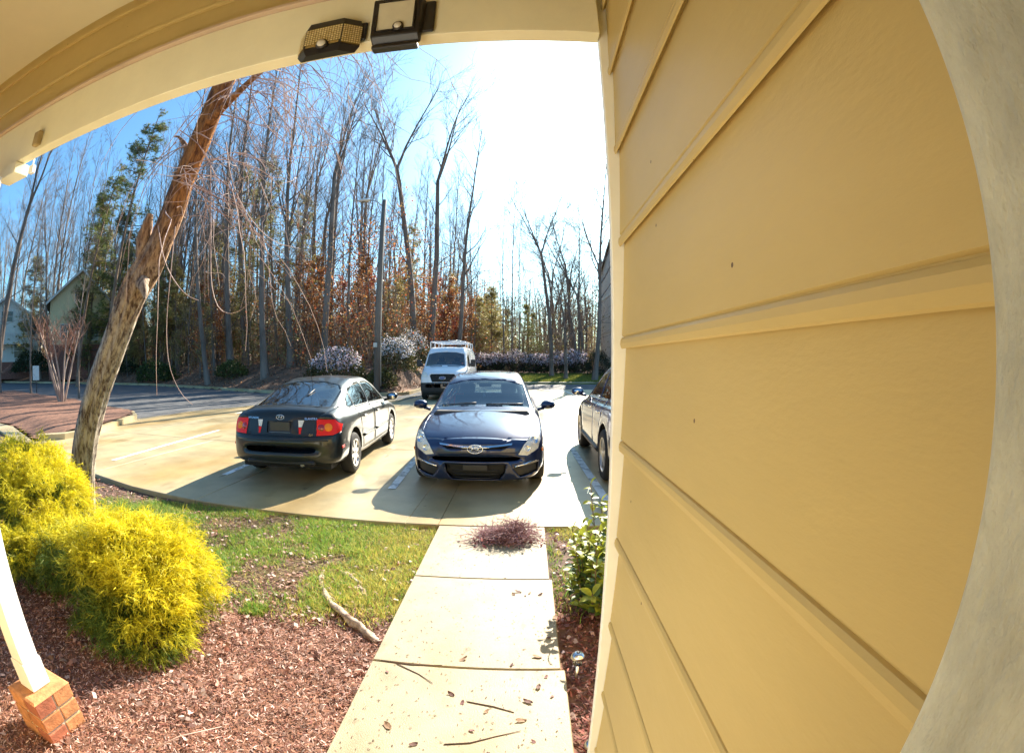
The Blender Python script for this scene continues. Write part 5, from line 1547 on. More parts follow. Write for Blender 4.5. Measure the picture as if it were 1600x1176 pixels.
# ================================================================== vehicles
def pchip(xs, ys, xq):
    xs = np.asarray(xs, float); ys = np.asarray(ys, float)
    h = np.diff(xs); dl = np.diff(ys) / h
    m = np.zeros_like(ys)
    for i in range(1, len(xs) - 1):
        if dl[i - 1] * dl[i] > 0:
            w1, w2 = 2 * h[i] + h[i - 1], h[i] + 2 * h[i - 1]
            m[i] = (w1 + w2) / (w1 / dl[i - 1] + w2 / dl[i])
    m[0], m[-1] = dl[0], dl[-1]
    i = np.clip(np.searchsorted(xs, xq) - 1, 0, len(xs) - 2)
    t = (xq - xs[i]) / h[i]
    return (2 * t**3 - 3 * t**2 + 1) * ys[i] + (t**3 - 2 * t**2 + t) * h[i] * m[i] + (-2 * t**3 + 3 * t**2) * ys[i + 1] + (t**3 - t**2) * h[i] * m[i + 1]

def shell_bm(stations, bowf, bowr, step=0.09, sub=4):
    """lofted body shell: stations (y, [(w,z) x 8]) from rear to front"""
    st = sorted([(y, [(0.0, p[0][1]), (p[0][0] * 0.55, p[0][1])] + list(p)) for y, p in stations], key=lambda s: s[0])
    ys = np.array([s[0] for s in st])
    W = np.array([[p[0] for p in s[1]] for s in st]); Z = np.array([[p[1] for p in s[1]] for s in st])
    yq = [ys[0]]
    for a, b in zip(ys[:-1], ys[1:]):
        n = max(2, int(math.ceil((b - a) / step)))
        yq += list(np.linspace(a, b, n + 1)[1:])
    yq = np.array(yq)
    Wq = np.stack([pchip(ys, W[:, k], yq) for k in range(10)], 1); Zq = np.stack([pchip(ys, Z[:, k], yq) for k in range(10)], 1)
    # across: Catmull-Rom through the eight points, mirrored past the roof centre
    def cr(P):
        ext = np.concatenate([P[:, 1:2] * P_sign, P, P[:, -2:-1] * P_sign], 1)
        out = []
        for k in range(9):
            p0, p1, p2, p3 = ext[:, k], ext[:, k + 1], ext[:, k + 2], ext[:, k + 3]
            for j in range(sub):
                t = j / sub
                out.append(0.5 * (2 * p1 + (p2 - p0) * t + (2 * p0 - 5 * p1 + 4 * p2 - p3) * t * t + (3 * p1 - p0 - 3 * p2 + p3) * t**3))
        out.append(P[:, -1])
        return np.stack(out, 1)
    P_sign = -1; Wc = cr(Wq)
    P_sign = 1; Zc = cr(Zq)
    Wc[:, -1] = 0; Wc[:, 0] = 0; Wc = np.maximum(Wc, 0)
    ny, nv = Wc.shape
    X = np.concatenate([Wc, -Wc[:, -2::-1]], 1); Zf = np.concatenate([Zc, Zc[:, -2::-1]], 1)
    Y = np.repeat(yq[:, None], X.shape[1], 1)
    wm = Wq.max()
    lat = (np.abs(X) / wm) ** 2.6
    L0, L1 = ys[0], ys[-1]
    ff = np.clip((Y - (L1 - 1.1)) / 1.1, 0, 1) ** 1.5; fr = np.clip(((L0 + 0.9) - Y) / 0.9, 0, 1) ** 1.5
    Y = Y - bowf * lat * ff + bowr * lat * fr
    bm = bmesh.new()
    nu = X.shape[1]
    vs = [[bm.verts.new((X[i, j], Y[i, j], Zf[i, j])) for j in range(nu)] for i in range(ny)]
    for i in range(ny - 1):
        for j in range(nu - 1):
            try: bm.faces.new((vs[i][j], vs[i][j + 1], vs[i + 1][j + 1], vs[i + 1][j]))
            except ValueError: pass
    bmesh.ops.remove_doubles(bm, verts=bm.verts[:], dist=0.0008)
    bmesh.ops.recalc_face_normals(bm, faces=bm.faces[:])
    bm.normal_update()
    # normals must point outward
    top = max(bm.faces, key=lambda f: f.calc_center_median().z)
    if top.normal.z < 0:
        bmesh.ops.reverse_faces(bm, faces=bm.faces[:])
    for f in bm.faces: f.smooth = True
    return bm

def in_poly(poly, x, y):
    r = False; n = len(poly)
    for i in range(n):
        xa, ya = poly[i]; xb, yb = poly[(i + 1) % n]
        if (ya > y) != (yb > y) and x < (xb - xa) * (y - ya) / (yb - ya) + xa: r = not r
    return r

AXV = {'F': (0, 2, 1, 1), 'B': (0, 2, 1, -1), 'T': (0, 1, 2, 1), 'R': (1, 2, 0, 1), 'L': (1, 2, 0, -1)}
def cut_region(bm, poly, view, nmin=0.12, lim=None):
    """slice the shell along a polygon seen from one side, delete the faces inside it and hand them back"""
    a, b, ax, sg = AXV[view]
    x0, x1 = min(p[0] for p in poly), max(p[0] for p in poly); y0, y1 = min(p[1] for p in poly), max(p[1] for p in poly)
    def ok(f):
        if f.normal[ax] * sg < nmin: return False
        c = f.calc_center_median()
        if lim and not lim(c): return False
        vx = [v.co[a] for v in f.verts]; vy = [v.co[b] for v in f.verts]
        return max(vx) >= x0 and min(vx) <= x1 and max(vy) >= y0 and min(vy) <= y1
    n = len(poly)
    for i in range(n):
        p, q = poly[i], poly[(i + 1) % n]
        dx, dy = q[0] - p[0], q[1] - p[1]
        no = [0, 0, 0]; no[a] = dy; no[b] = -dx
        co = [0, 0, 0]; co[a] = p[0]; co[b] = p[1]
        L = math.hypot(dx, dy)
        if L < 1e-6: continue
        fs = []
        for f in bm.faces:
            if not ok(f): continue
            # only faces the edge really passes
            cx = f.calc_center_median(); t = ((cx[a] - p[0]) * dx + (cx[b] - p[1]) * dy) / (L * L)
            if -0.35 - 0.15 / L <= t <= 1.35 + 0.15 / L: fs.append(f)
        if not fs: continue
        geom = list({e for f in fs for e in f.edges}) + list({v for f in fs for v in f.verts}) + fs
        bmesh.ops.bisect_plane(bm, geom=geom, dist=1e-5, plane_co=co, plane_no=Vector(no).normalized())
    bm.normal_update()
    fs = []
    for f in bm.faces:
        if f.normal[ax] * sg < nmin: continue
        c = f.calc_center_median()
        if lim and not lim(c): continue
        if in_poly(poly, c[a], c[b]): fs.append(f)
    vm, V, N, F = {}, [], [], []
    for f in fs:
        idx = []
        for v in f.verts:
            if v not in vm:
                vm[v] = len(V); V.append(v.co.copy()); N.append(v.normal.copy())
            idx.append(vm[v])
        F.append(idx)
    bmesh.ops.delete(bm, geom=fs, context='FACES')
    return V, N, F

def patch(name, reg, m, parent, inset=0.0, gap=0.003, solid=0.0):
    V, N, F = reg
    if not F: return None
    from collections import Counter
    ec = Counter()
    for f in F:
        for i in range(len(f)): ec[tuple(sorted((f[i], f[(i + 1) % len(f)])))] += 1
    bnd = {v for e, c in ec.items() if c == 1 for v in e}
    cen = {}
    for f in F:
        c = sum((V[i] for i in f), Vector()) / len(f)
        for i in f: cen.setdefault(i, []).append(c)
    out = []
    for i, v in enumerate(V):
        p = v - N[i] * inset
        if i in bnd and gap:
            d = sum((c - v for c in cen[i]), Vector())
            if d.length > 1e-6: p = p + d.normalized() * gap
        out.append(p)
    b = MB(); b.add([p[:] for p in out], F, True)
    me = bpy.data.meshes.new(name); me.from_pydata(b.v, [], b.f); me.materials.append(m)
    me.polygons.foreach_set("use_smooth", [True] * len(me.polygons)); me.update()
    o = mobj(name, me, parent)
    if solid:
        s = o.modifiers.new("thickness", 'SOLIDIFY'); s.thickness = solid; s.offset = -1
    return o

TYRE = mat("tyre_rubber", (0.018, 0.017, 0.017), 0.85, vary=0.25, vscale=25, bump=0.2, bscale=80)
ALLOY = mat("wheel_alloy", (0.55, 0.54, 0.53), 0.3, metal=0.85, vary=0.1, vscale=20)
CHROME = mat("chrome", (0.82, 0.82, 0.82), 0.08, metal=1.0)
DARKTRIM = mat("dark_trim", (0.02, 0.02, 0.021), 0.5, vary=0.15, vscale=20)
INTER = mat("car_interior", (0.055, 0.052, 0.05), 0.8, vary=0.15, vscale=10)
SEATM = mat("car_seat", (0.10, 0.095, 0.09), 0.9, vary=0.15, vscale=14)
GLASS = glass_mat("car_glass", (0.55, 0.66, 0.68), base=0.16)
REDLENS = mat("red_lens", (0.80, 0.018, 0.008), 0.25, spec=0.3)
AMBER = mat("amber_lens", (0.90, 0.26, 0.02), 0.25, spec=0.3)
CLEARL = mat("clear_lamp", (0.80, 0.77, 0.66), 0.25, metal=0.0, vary=0.15, vscale=25, coat=1.0)
PLATE = mat("licence_plate", (0.05, 0.05, 0.05), 0.4)

def wheel(parent, x, y, R, w, side, spokes=7, hub=0.055):
    """tyre part with rim as sub part"""
    b = MB(); r = R * 0.66
    b.lathe([(r, -w / 2 + 0.01), (R - 0.035, -w / 2), (R - 0.012, -w / 2 + 0.02), (R, -w / 2 + 0.05), (R, w / 2 - 0.05), (R - 0.012, w / 2 - 0.02), (R - 0.035, w / 2), (r, w / 2 - 0.01)], (0, 0, 0), 'X', 36)
    t = b.build("wheel", TYRE, parent, (x - side * w / 2, y, R))
    b = MB(); o_ = side * (w / 2 - 0.012)
    b.lathe([(r + 0.004, side * (w / 2 - 0.004)), (r - 0.012, side * (w / 2 - 0.004)), (r - 0.02, side * (w / 2 - 0.03)), (r - 0.025, -side * (w / 2 - 0.02)), (r + 0.004, -side * (w / 2 - 0.02))], (0, 0, 0), 'X', 36)
    b.lathe([(0.0005, o_ + side * 0.004), (hub * 0.6, o_ + side * 0.004), (hub, o_ - side * 0.008), (hub, o_ - side * 0.04)], (0, 0, 0), 'X', 16)
    for k in range(spokes):
        a = 2 * PI * k / spokes + 0.2
        d = Vector((0, math.cos(a), math.sin(a))); s = Vector((0, -math.sin(a), math.cos(a)))
        c = d * (r * 0.5); c.x = o_ - side * 0.014
        b.obox(c, (1, 0, 0), d, s, (0.012, r * 0.49, 0.022))
    b.build("rim", ALLOY, t)
    b = MB(); b.lathe([(0.0005, 0), (r * 0.62, 0), (r * 0.62, side * 0.012)], (o_ - side * 0.06, 0, 0), 'X', 24); b.build("brake_disc", mat("brake_disc", (0.2, 0.19, 0.18), 0.4, metal=0.8), t)
    return t

def arch_poly(y, R, n=22, z0=0.05):
    return [(y + R * math.cos(a), R * 0.98 + 0.0 + R * math.sin(a)) for a in np.linspace(0, 2 * PI, n, endpoint=False)]

def text_obj(name, s, size, m, parent, loc, rot, ext=0.002):
    cu = bpy.data.curves.new(name, 'FONT'); cu.body = s; cu.size = size; cu.extrude = ext; cu.align_x = 'CENTER'; cu.align_y = 'CENTER'
    cu.materials.append(m)
    tmp = bpy.data.objects.new(name, cu); C.objects.link(tmp)
    me = bpy.data.meshes.new_from_object(tmp.evaluated_get(bpy.context.evaluated_depsgraph_get()))
    bpy.data.objects.remove(tmp)
    if not me.materials: me.materials.append(m)
    o = bpy.data.objects.new(name, me); o.location = loc; o.rotation_euler = rot
    return link(o, parent)

def seat_mesh():
    b = MB()
    b.box((-0.25, -0.27, 0.0), (0.25, 0.25, 0.14), ch=0.03)
    b.add([(-0.24, -0.27, 0.10), (0.24, -0.27, 0.10), (0.24, -0.15, 0.10), (-0.24, -0.15, 0.10), (-0.21, -0.46, 0.66), (0.21, -0.46, 0.66), (0.20, -0.37, 0.66), (-0.20, -0.37, 0.66)], [(3, 2, 1, 0), (4, 5, 6, 7), (0, 1, 5, 4), (1, 2, 6, 5), (2, 3, 7, 6), (3, 0, 4, 7)])
    b.box((-0.13, -0.50, 0.69), (0.13, -0.41, 0.86), ch=0.025)
    return b.mesh("seat", SEATM)
SEAT = None

def vehicle(name, label, loc, yaw, stations, paint, cuts, wheels, R, wt, bow, interior=None, group=None, cat="car", scale=(1, 1, 1), spokes=7):
    global SEAT
    if SEAT is None: SEAT = seat_mesh()
    root = thing(name, label, cat, loc, yaw, group)
    st = [(y * scale[1], [(w * scale[0], z * scale[2]) for w, z in p]) for y, p in stations]
    bm = shell_bm(st, *bow)
    bvh = BVHTree.FromBMesh(bm)
    def hit(view, u, v):
        a, b, ax, sg = AXV[view]
        o = [0, 0, 0]; o[a] = u; o[b] = v; o[ax] = 6 * sg
        d = [0, 0, 0]; d[ax] = -sg
        r = bvh.ray_cast(Vector(o), Vector(d))
        return r[0], r[1]
    sx, sy, sz = scale
    def sc(poly, view):
        a, b, _, _ = AXV[view]
        return [(p[0] * scale[a], p[1] * scale[b]) for p in poly]
    for (yw, half) in wheels:
        for v in ('R', 'L'):
            cut_region(bm, arch_poly(yw * sy, R + 0.045), v, 0.15)
    made = {}
    for c in cuts:
        nm, view, poly, m = c[:4]; kw = c[4] if len(c) > 4 else {}
        views = [(view, poly)]
        if view in 'FBT' and kw.get('mirror'):
            views.append((view, [(-p[0], p[1]) for p in poly]))
        if view == 'S':
            views = [('R', poly), ('L', poly)]
        for v, p in views:
            reg = cut_region(bm, sc(p, v), v, kw.get('nmin', 0.10), kw.get('lim'))
            o = patch(nm, reg, m, root, kw.get('inset', 0.004), kw.get('gap', 0.002), kw.get('solid', 0))
            made.setdefault(nm, []).append(o)
    me = bpy.data.meshes.new("body"); bm.to_mesh(me); bm.free(); me.materials.append(paint)
    body = mobj("body", me, root); s = body.modifiers.new("thickness", 'SOLIDIFY'); s.thickness = 0.014; s.offset = -1
    # floor pan and wheel liners
    ys = [s_[0] for s_ in st]; L0, L1 = min(ys), max(ys); hw = max(p[0] for s_ in st for p in s_[1])
    b = MB(); b.box((-hw * 0.80, L0 + 0.25, R * 0.62), (hw * 0.80, L1 - 0.28, R * 0.62 + 0.10))
    b.build("underbody", BLACK, root)
    for (yw, half) in wheels:
        for sd_ in (-1, 1):
            b = MB(); n = 14; ro = R + 0.06; vs = []
            for k in range(n + 1):
                a = PI * k / n - 0.25 * (1 - 2 * k / n) * 0
                for xx in (sd_ * (half - wt - 0.10), sd_ * (half - 0.02)):
                    vs.append((xx, yw * sy + ro * math.cos(a), R + ro * math.sin(a)))
            b.add(vs, [(2 * k, 2 * k + 1, 2 * k + 3, 2 * k + 2) for k in range(n)], True)
            b.add([(sd_ * (half - wt - 0.10), yw * sy + ro * math.cos(PI * k / n), R + ro * math.sin(PI * k / n)) for k in range(n + 1)], [tuple(range(n + 1))])
            b.build("wheel_liner", BLACK, root)
            wheel(root, sd_ * half, yw * sy, R, wt, sd_, spokes)
    if interior:
        yf, zs, ydash, zdash = interior
        for xx in (-0.36, 0.36):
            o = mobj("seat", SEAT, root, (xx * sx, yf, zs)); 
        b = MB(); b.box((-0.62, yf - 1.02, zs + 0.02), (0.62, yf - 0.6, zs + 0.16), ch=0.03); b.add([(-0.62, yf - 1.05, zs + 0.1), (0.62, yf - 1.05, zs + 0.1), (0.62, yf - 0.92, zs + 0.1), (-0.62, yf - 0.92, zs + 0.1), (-0.60, yf - 1.22, zs + 0.58), (0.60, yf - 1.22, zs + 0.58), (0.60, yf - 1.10, zs + 0.58), (-0.60, yf - 1.10, zs + 0.58)], [(3, 2, 1, 0), (4, 5, 6, 7), (0, 1, 5, 4), (1, 2, 6, 5), (2, 3, 7, 6), (3, 0, 4, 7)])
        b.build("rear_bench", SEATM, root)
        b = MB(); b.box((-0.70 * sx, ydash - 0.15, zdash - 0.30), (0.70 * sx, ydash + 0.35, zdash), ch=0.04); b.build("dashboard", INTER, root)
        b = MB(); n = 20
        ring = [(-0.36 + 0.17 * math.cos(2 * PI * k / n), ydash - 0.24 - 0.06 * math.sin(2 * PI * k / n), zdash + 0.0 + 0.16 * math.sin(2 * PI * k / n)) for k in range(n + 1)]
        b.tube(ring, 0.013, 6); b.tube([(-0.36, ydash - 0.1, zdash - 0.05), (-0.36, ydash - 0.24, zdash)], 0.02, 6); b.tube([ring[0], ring[n // 2]], 0.012, 5)
        b.build("steering_wheel", INTER, root)
        b = MB(); b.box((-0.66 * sx, yf - 1.3, zs - 0.12), (0.66 * sx, ydash + 0.2, zs - 0.02)); b.build("cabin_floor", INTER, root)
    return root, hit, made

def mirror_part(root, hit_x, y, z, side, m, face=1):
    b = MB()
    c = Vector((side * (hit_x + 0.12), y, z))
    prof = [(0.0, -0.06), (0.075, -0.055), (0.085, -0.01), (0.075, 0.05), (0.04, 0.085), (0.0, 0.095)]
    vs, fs = [], []
    n = 12
    for r, h in [(0.055, -0.035), (0.078, -0.02), (0.082, 0.02), (0.062, 0.065), (0.03, 0.09), (0.001, 0.097)]:
        for k in range(n):
            a = 2 * PI * k / n
            vs.append((c.x + 1.25 * r * math.cos(a) + 0.01 * math.copysign(1, math.cos(a)), c.y + h * face, c.z + r * math.sin(a) * 0.88))
    for i in range(5):
        for k in range(n):
            fs.append((i * n + k, i * n + (k + 1) % n, (i + 1) * n + (k + 1) % n, (i + 1) * n + k))
    b.add(vs, fs, True)
    b.tube([(side * (hit_x - 0.04), y + 0.03 * face, z - 0.075), (side * (hit_x + 0.06), y + 0.02 * face, z - 0.05)], 0.025, 8)
    o = b.build("wing_mirror", m, root)
    g = MB(); g.lathe([(0.0005, 0), (0.060, 0), (0.060, 0.002)], (0, 0, 0), 'Y', 14)
    q = g.build("mirror_glass", CHROME, o, (c.x, c.y - 0.036 * face, c.z)); q.scale = (1.2, 1, 0.85)
    return o

def h_badge(root, p, size, m, back=False, width=1.0, name="badge"):
    """oval ring with a slanted H"""
    s = -1 if back else 1
    b = MB(); n = 28
    a_, h_ = 0.095 * size, 0.052 * size
    b.tube([(p[0] + a_ * math.cos(2 * PI * k / n), p[1], p[2] + h_ * math.sin(2 * PI * k / n)) for k in range(n + 1)], 0.0075 * size, 6)
    sl = 0.018 * size * (-s)
    for sg in (-1, 1):
        b.tube([(p[0] + sg * 0.036 * size - sl, p[1], p[2] - 0.038 * size), (p[0] + sg * 0.036 * size + sl, p[1], p[2] + 0.038 * size)], 0.0085 * size, 6)
    b.tube([(p[0] - 0.036 * size, p[1], p[2] - 0.006 * size * s), (p[0], p[1], p[2]), (p[0] + 0.036 * size, p[1], p[2] + 0.006 * size * s)], 0.0075 * size, 6)
    return b.build(name, m, root)

# ------------------------------------------------------------------ the blue hatchback facing the house
def S(y, *p): return (y, list(p))
HATCH = [
 S(2.205, (.50, .41), (.55, .425), (.56, .44), (.54, .455), (.48, .465), (.34, .47), (.18, .475), (0, .475)),
 S(2.19, (.60, .25), (.68, .31), (.70, .42), (.68, .50), (.60, .555), (.44, .575), (.22, .585), (0, .59)),
 S(2.14, (.65, .16), (.76, .26), (.79, .42), (.77, .54), (.69, .605), (.50, .63), (.25, .645), (0, .65)),
 S(2.05, (.67, .14), (.81, .24), (.84, .42), (.82, .58), (.74, .655), (.53, .685), (.27, .70), (0, .705)),
 S(1.90, (.68, .15), (.84, .25), (.865, .43), (.845, .63), (.765, .705), (.56, .74), (.28, .76), (0, .765)),
 S(1.50, (.70, .16), (.86, .26), (.885, .45), (.868, .70), (.79, .785), (.58, .83), (.30, .855), (0, .862)),
 S(1.05, (.70, .17), (.86, .27), (.885, .48), (.87, .755), (.80, .85), (.64, .90), (.33, .93), (0, .94)),
 S(.92, (.70, .17), (.86, .27), (.885, .49), (.87, .77), (.80, .87), (.715, .925), (.37, .965), (0, .975)),
 S(.50, (.70, .18), (.86, .28), (.885, .50), (.87, .80), (.80, .905), (.665, 1.125), (.36, 1.185), (0, 1.195)),
 S(.10, (.70, .18), (.86, .28), (.885, .50), (.866, .82), (.79, .92), (.605, 1.315), (.335, 1.38), (0, 1.395)),
 S(-.30, (.70, .18), (.86, .28), (.885, .50), (.865, .835), (.785, .93), (.585, 1.375), (.325, 1.44), (0, 1.455)),
 S(-1.0, (.70, .18), (.86, .28), (.885, .51), (.86, .85), (.78, .945), (.575, 1.385), (.315, 1.455), (0, 1.47)),
 S(-1.7, (.70, .20), (.85, .30), (.875, .53), (.85, .87), (.77, .96), (.56, 1.34), (.305, 1.415), (0, 1.43)),
 S(-2.0, (.68, .22), (.83, .32), (.86, .54), (.83, .87), (.75, .955), (.54, 1.18), (.29, 1.25), (0, 1.27)),
 S(-2.15, (.64, .26), (.79, .36), (.83, .55), (.80, .82), (.72, .91), (.53, .97), (.28, .985), (0, .99)),
 S(-2.23, (.55, .48), (.62, .50), (.64, .55), (.62, .60), (.56, .63), (.4, .64), (.2, .645), (0, .645))]
BLUE = mat("dark_blue_paint", (0.014, 0.025, 0.078), 0.36, metal=0.5, spec=0.5, vary=0.12, vscale=1.5, coat=1.0)
WS = [(-.70, .955), (-.36, .99), (0, 1.0), (.36, .99), (.70, .955), (.60, 1.27), (.33, 1.335), (0, 1.35), (-.33, 1.335), (-.60, 1.27)]
hatch_cuts = [
 ("windscreen", 'F', WS, GLASS, dict(lim=lambda c: c.z > .9, inset=.004)),
 ("headlight", 'F', [(.805, .735), (.715, .715), (.60, .60), (.53, .485), (.645, .462), (.79, .53), (.825, .64)], CLEARL, dict(mirror=True, inset=.002, gap=.004)),
 ("chrome_strip", 'F', [(-.46, .628), (-.13, .606), (.13, .606), (.46, .628), (.45, .608), (.13, .582), (-.13, .582), (-.45, .608)], CHROME, dict(inset=-.004)),
 ("upper_grille", 'F', [(-.43, .604), (-.13, .580), (.13, .580), (.43, .604), (.36, .566), (-.36, .566)], BLACK, dict(inset=.03)),
 ("lower_grille", 'F', [(-.38, .375), (.39, .375), (.37, .26), (.295, .16), (-.295, .16), (-.37, .26)], BLACK, dict(inset=.05)),
 ("fog_recess", 'F', [(.47, .315), (.80, .37), (.79, .24), (.56, .19)], DARKTRIM, dict(mirror=True, inset=.03)),
 ("side_window", 'S', [(.60, .955), (.36, 1.12), (.05, 1.25), (-.32, 1.315), (-.34, .965)], GLASS, {}),
 ("side_window", 'S', [(-.42, .965), (-.42, 1.318), (-1.05, 1.325), (-1.12, .985)], GLASS, {}),
 ("side_window", 'S', [(-1.20, .99), (-1.15, 1.32), (-1.55, 1.29), (-1.72, 1.03)], GLASS, {}),
 ("rear_window", 'B', [(-.52, .99), (.52, .99), (.50, 1.2), (.42, 1.33), (-.42, 1.33), (-.50, 1.2)], GLASS, dict(lim=lambda c: c.z > .9)),
 ("tail_light", 'B', [(.62, .98), (.82, .98), (.84, .66), (.66, .70)], REDLENS, dict(mirror=True, inset=0)),
 ("bonnet", 'T', [(-.72, 1.92), (-.40, 2.06), (.40, 2.06), (.72, 1.92), (.755, 1.5), (.755, 1.1), (.70, 1.0), (-.70, 1.0), (-.755, 1.1), (-.755, 1.5)], BLUE, dict(lim=lambda c: c.y > .95 and c.z > .6, inset=0, gap=.004, nmin=.2)),
 ("door", 'S', [(.92, .30), (.92, .90), (.64, .94), (-.36, .945), (-.36, .28)], BLUE, dict(inset=0, gap=.004, solid=.01)),
 ("door", 'S', [(-.38, .28), (-.38, .945), (-1.05, .965), (-1.10, .80), (-.95, .60), (-.90, .30)], BLUE, dict(inset=0, gap=.004, solid=.01)),
]
bx, by = -0.62, 7.96
blue, bhit, bm_ = vehicle("parked_car", "dark blue hatchback backed into its bay, headlights facing the house", (bx, by, LOT), PI + 0.012, HATCH, BLUE, hatch_cuts, [(1.33, .885), (-1.32, .885)], .315, .20, (.34, .16), (0.05, .40, .80, .93))
p, nrm = bhit('F', 0, .568); h_badge(blue, (0, p.y + .012, .570), 1.0, CHROME)
p, nrm = bhit('F', .15, .455); b = MB(); b.box((-.45, p.y - .03, .425), (.21, p.y + .016, .495), ch=.006); b.build("bumper_reflection_panel", mat("bumper_reflection_grey", (0.45, 0.45, 0.46), 0.3, vary=0.35, vscale=9), blue)  # pale grey of this panel imitates a reflection on the bumper
p, nrm = bhit('F', 0, .33); b = MB(); b.box((-.15, p.y - .04, .30), (.155, p.y + .006, .372), ch=.004); b.build("plate_holder", DARKTRIM, blue)
for z_ in (.20, .245, .29):
    b = MB(); b.tube([(-.34, p.y - .10, z_), (-.17, p.y - .03, z_), (0, p.y - .02, z_), (.17, p.y - .03, z_), (.34, p.y - .10, z_)], .006, 5); b.build("grille_bar", DARKTRIM, blue)
for sg in (-1, 1):
    pts = []
    for u, v in ((.49, .335), (.62, .362), (.76, .395)):
        q, _ = bhit('F', sg * u, v); pts.append((sg * u, q.y + .006, v))
    b = MB(); b.tube(pts, .012, 6); b.build("bumper_strip", CHROME, blue)
    for u, v, r_ in ((.735, .64, .052), (.645, .555, .045)):
        q, n_ = bhit('F', sg * u, v)
        b = MB(); b.lathe([(r_, 0), (r_, .008), (r_ * .86, .010), (r_ * .8, .002), (r_ * .3, -.012), (.0005, -.004)], (0, 0, 0), 'Z', 18)
        o = b.build("lamp_reflector", CHROME, blue, q + n_ * .002); o.rotation_euler = Vector((n_.x * .5, n_.y, n_.z * .6)).normalized().to_track_quat('Z', 'Y').to_euler()
    q, n_ = bhit('F', sg * .845, .50)
    if q is not None:
        b = MB(); b.box((-.012, -.012, -.02), (.012, .010, .02), ch=.004); b.build("side_marker", AMBER, blue, q)
    mirror_part(blue, .865, .68, .985, sg, BLUE)
wsl = []
for (x0, x1) in ((.62, .10), (-.05, -.60)):
    pts = []
    for t in np.linspace(0, 1, 7):
        u = x0 + (x1 - x0) * t; v = .995 + .02 * t - .05 * abs(u) ** 2
        q, _ = bhit('F', u, v + .012)
        pts.append((u, q.y + .018, v + .012))
    b = MB(); b.tube(pts, .008, 5); b.build("wiper", DARKTRIM, blue)
b = MB(); b.box((-.10, .26, 1.235), (.10, .30, 1.285), ch=.012); b.build("rear_view_mirror", INTER, blue)
b = MB(); b.tube([(0.02, .29, 1.23), (0.02, .29, 1.13)], .002, 4); b.lathe([(.0005, 0), (.022, .03), (.018, .06), (.0005, .085)], (.02, .29, 1.05), 'Z', 10); b.build("hanging_charm", mat("pale_charm", (.7, .7, .66), .6), blue)
b = MB(); b.box((-.35, .42, .995), (-.12, .60, 1.0), ch=.001); b.build("dash_papers", mat("paper_white", (.8, .8, .78), .7), blue)

# ------------------------------------------------------------------ the black liftback facing away
LIFT = [
 S(-2.235, (.46, .44), (.52, .455), (.54, .48), (.52, .505), (.46, .52), (.34, .525), (.18, .53), (0, .53)),
 S(-2.22, (.60, .33), (.68, .37), (.70, .47), (.68, .56), (.61, .61), (.45, .62), (.23, .625), (0, .625)),
 S(-2.185, (.66, .29), (.77, .34), (.79, .48), (.775, .60), (.705, .655), (.51, .665), (.26, .67), (0, .67)),
 S(-2.13, (.67, .27), (.80, .33), (.825, .49), (.805, .66), (.735, .78), (.53, .80), (.27, .81), (0, .815)),
 S(-2.08, (.68, .26), (.82, .33), (.842, .51), (.822, .72), (.75, .88), (.55, .925), (.28, .945), (0, .95)),
 S(-1.98, (.70, .25), (.83, .33), (.85, .53), (.83, .77), (.755, .925), (.57, .985), (.29, 1.01), (0, 1.015)),
 S(-1.80, (.70, .24), (.835, .33), (.858, .55), (.838, .80), (.76, .935), (.58, 1.01), (.30, 1.04), (0, 1.05)),
 S(-1.55, (.70, .22), (.84, .32), (.86, .56), (.842, .82), (.765, .935), (.61, 1.055), (.32, 1.105), (0, 1.12)),
 S(-.80, (.70, .19), (.84, .29), (.862, .58), (.845, .845), (.765, .935), (.58, 1.265), (.325, 1.335), (0, 1.35)),
 S(-.35, (.70, .18), (.84, .28), (.862, .58), (.845, .845), (.765, .93), (.575, 1.325), (.325, 1.39), (0, 1.405)),
 S(.20, (.70, .18), (.84, .28), (.862, .57), (.846, .835), (.77, .92), (.585, 1.325), (.33, 1.39), (0, 1.405)),
 S(.60, (.70, .18), (.84, .28), (.862, .56), (.848, .82), (.775, .905), (.625, 1.23), (.345, 1.295), (0, 1.31)),
 S(1.22, (.70, .18), (.84, .28), (.862, .54), (.85, .78), (.785, .87), (.70, .915), (.37, .95), (0, .96)),
 S(1.60, (.70, .18), (.84, .27), (.862, .50), (.848, .73), (.775, .81), (.58, .855), (.30, .88), (0, .885)),
 S(2.0, (.69, .18), (.83, .26), (.85, .46), (.83, .64), (.75, .71), (.55, .745), (.28, .765), (0, .77)),
 S(2.2, (.64, .20), (.77, .26), (.79, .42), (.77, .54), (.69, .60), (.5, .62), (.26, .63), (0, .635)),
 S(2.27, (.50, .40), (.56, .42), (.57, .44), (.55, .46), (.49, .47), (.35, .475), (.18, .48), (0, .48))]
BLK = mat("black_green_paint", (0.017, 0.020, 0.017), 0.36, metal=0.3, spec=0.4, vary=0.15, vscale=1.5, coat=0.5)
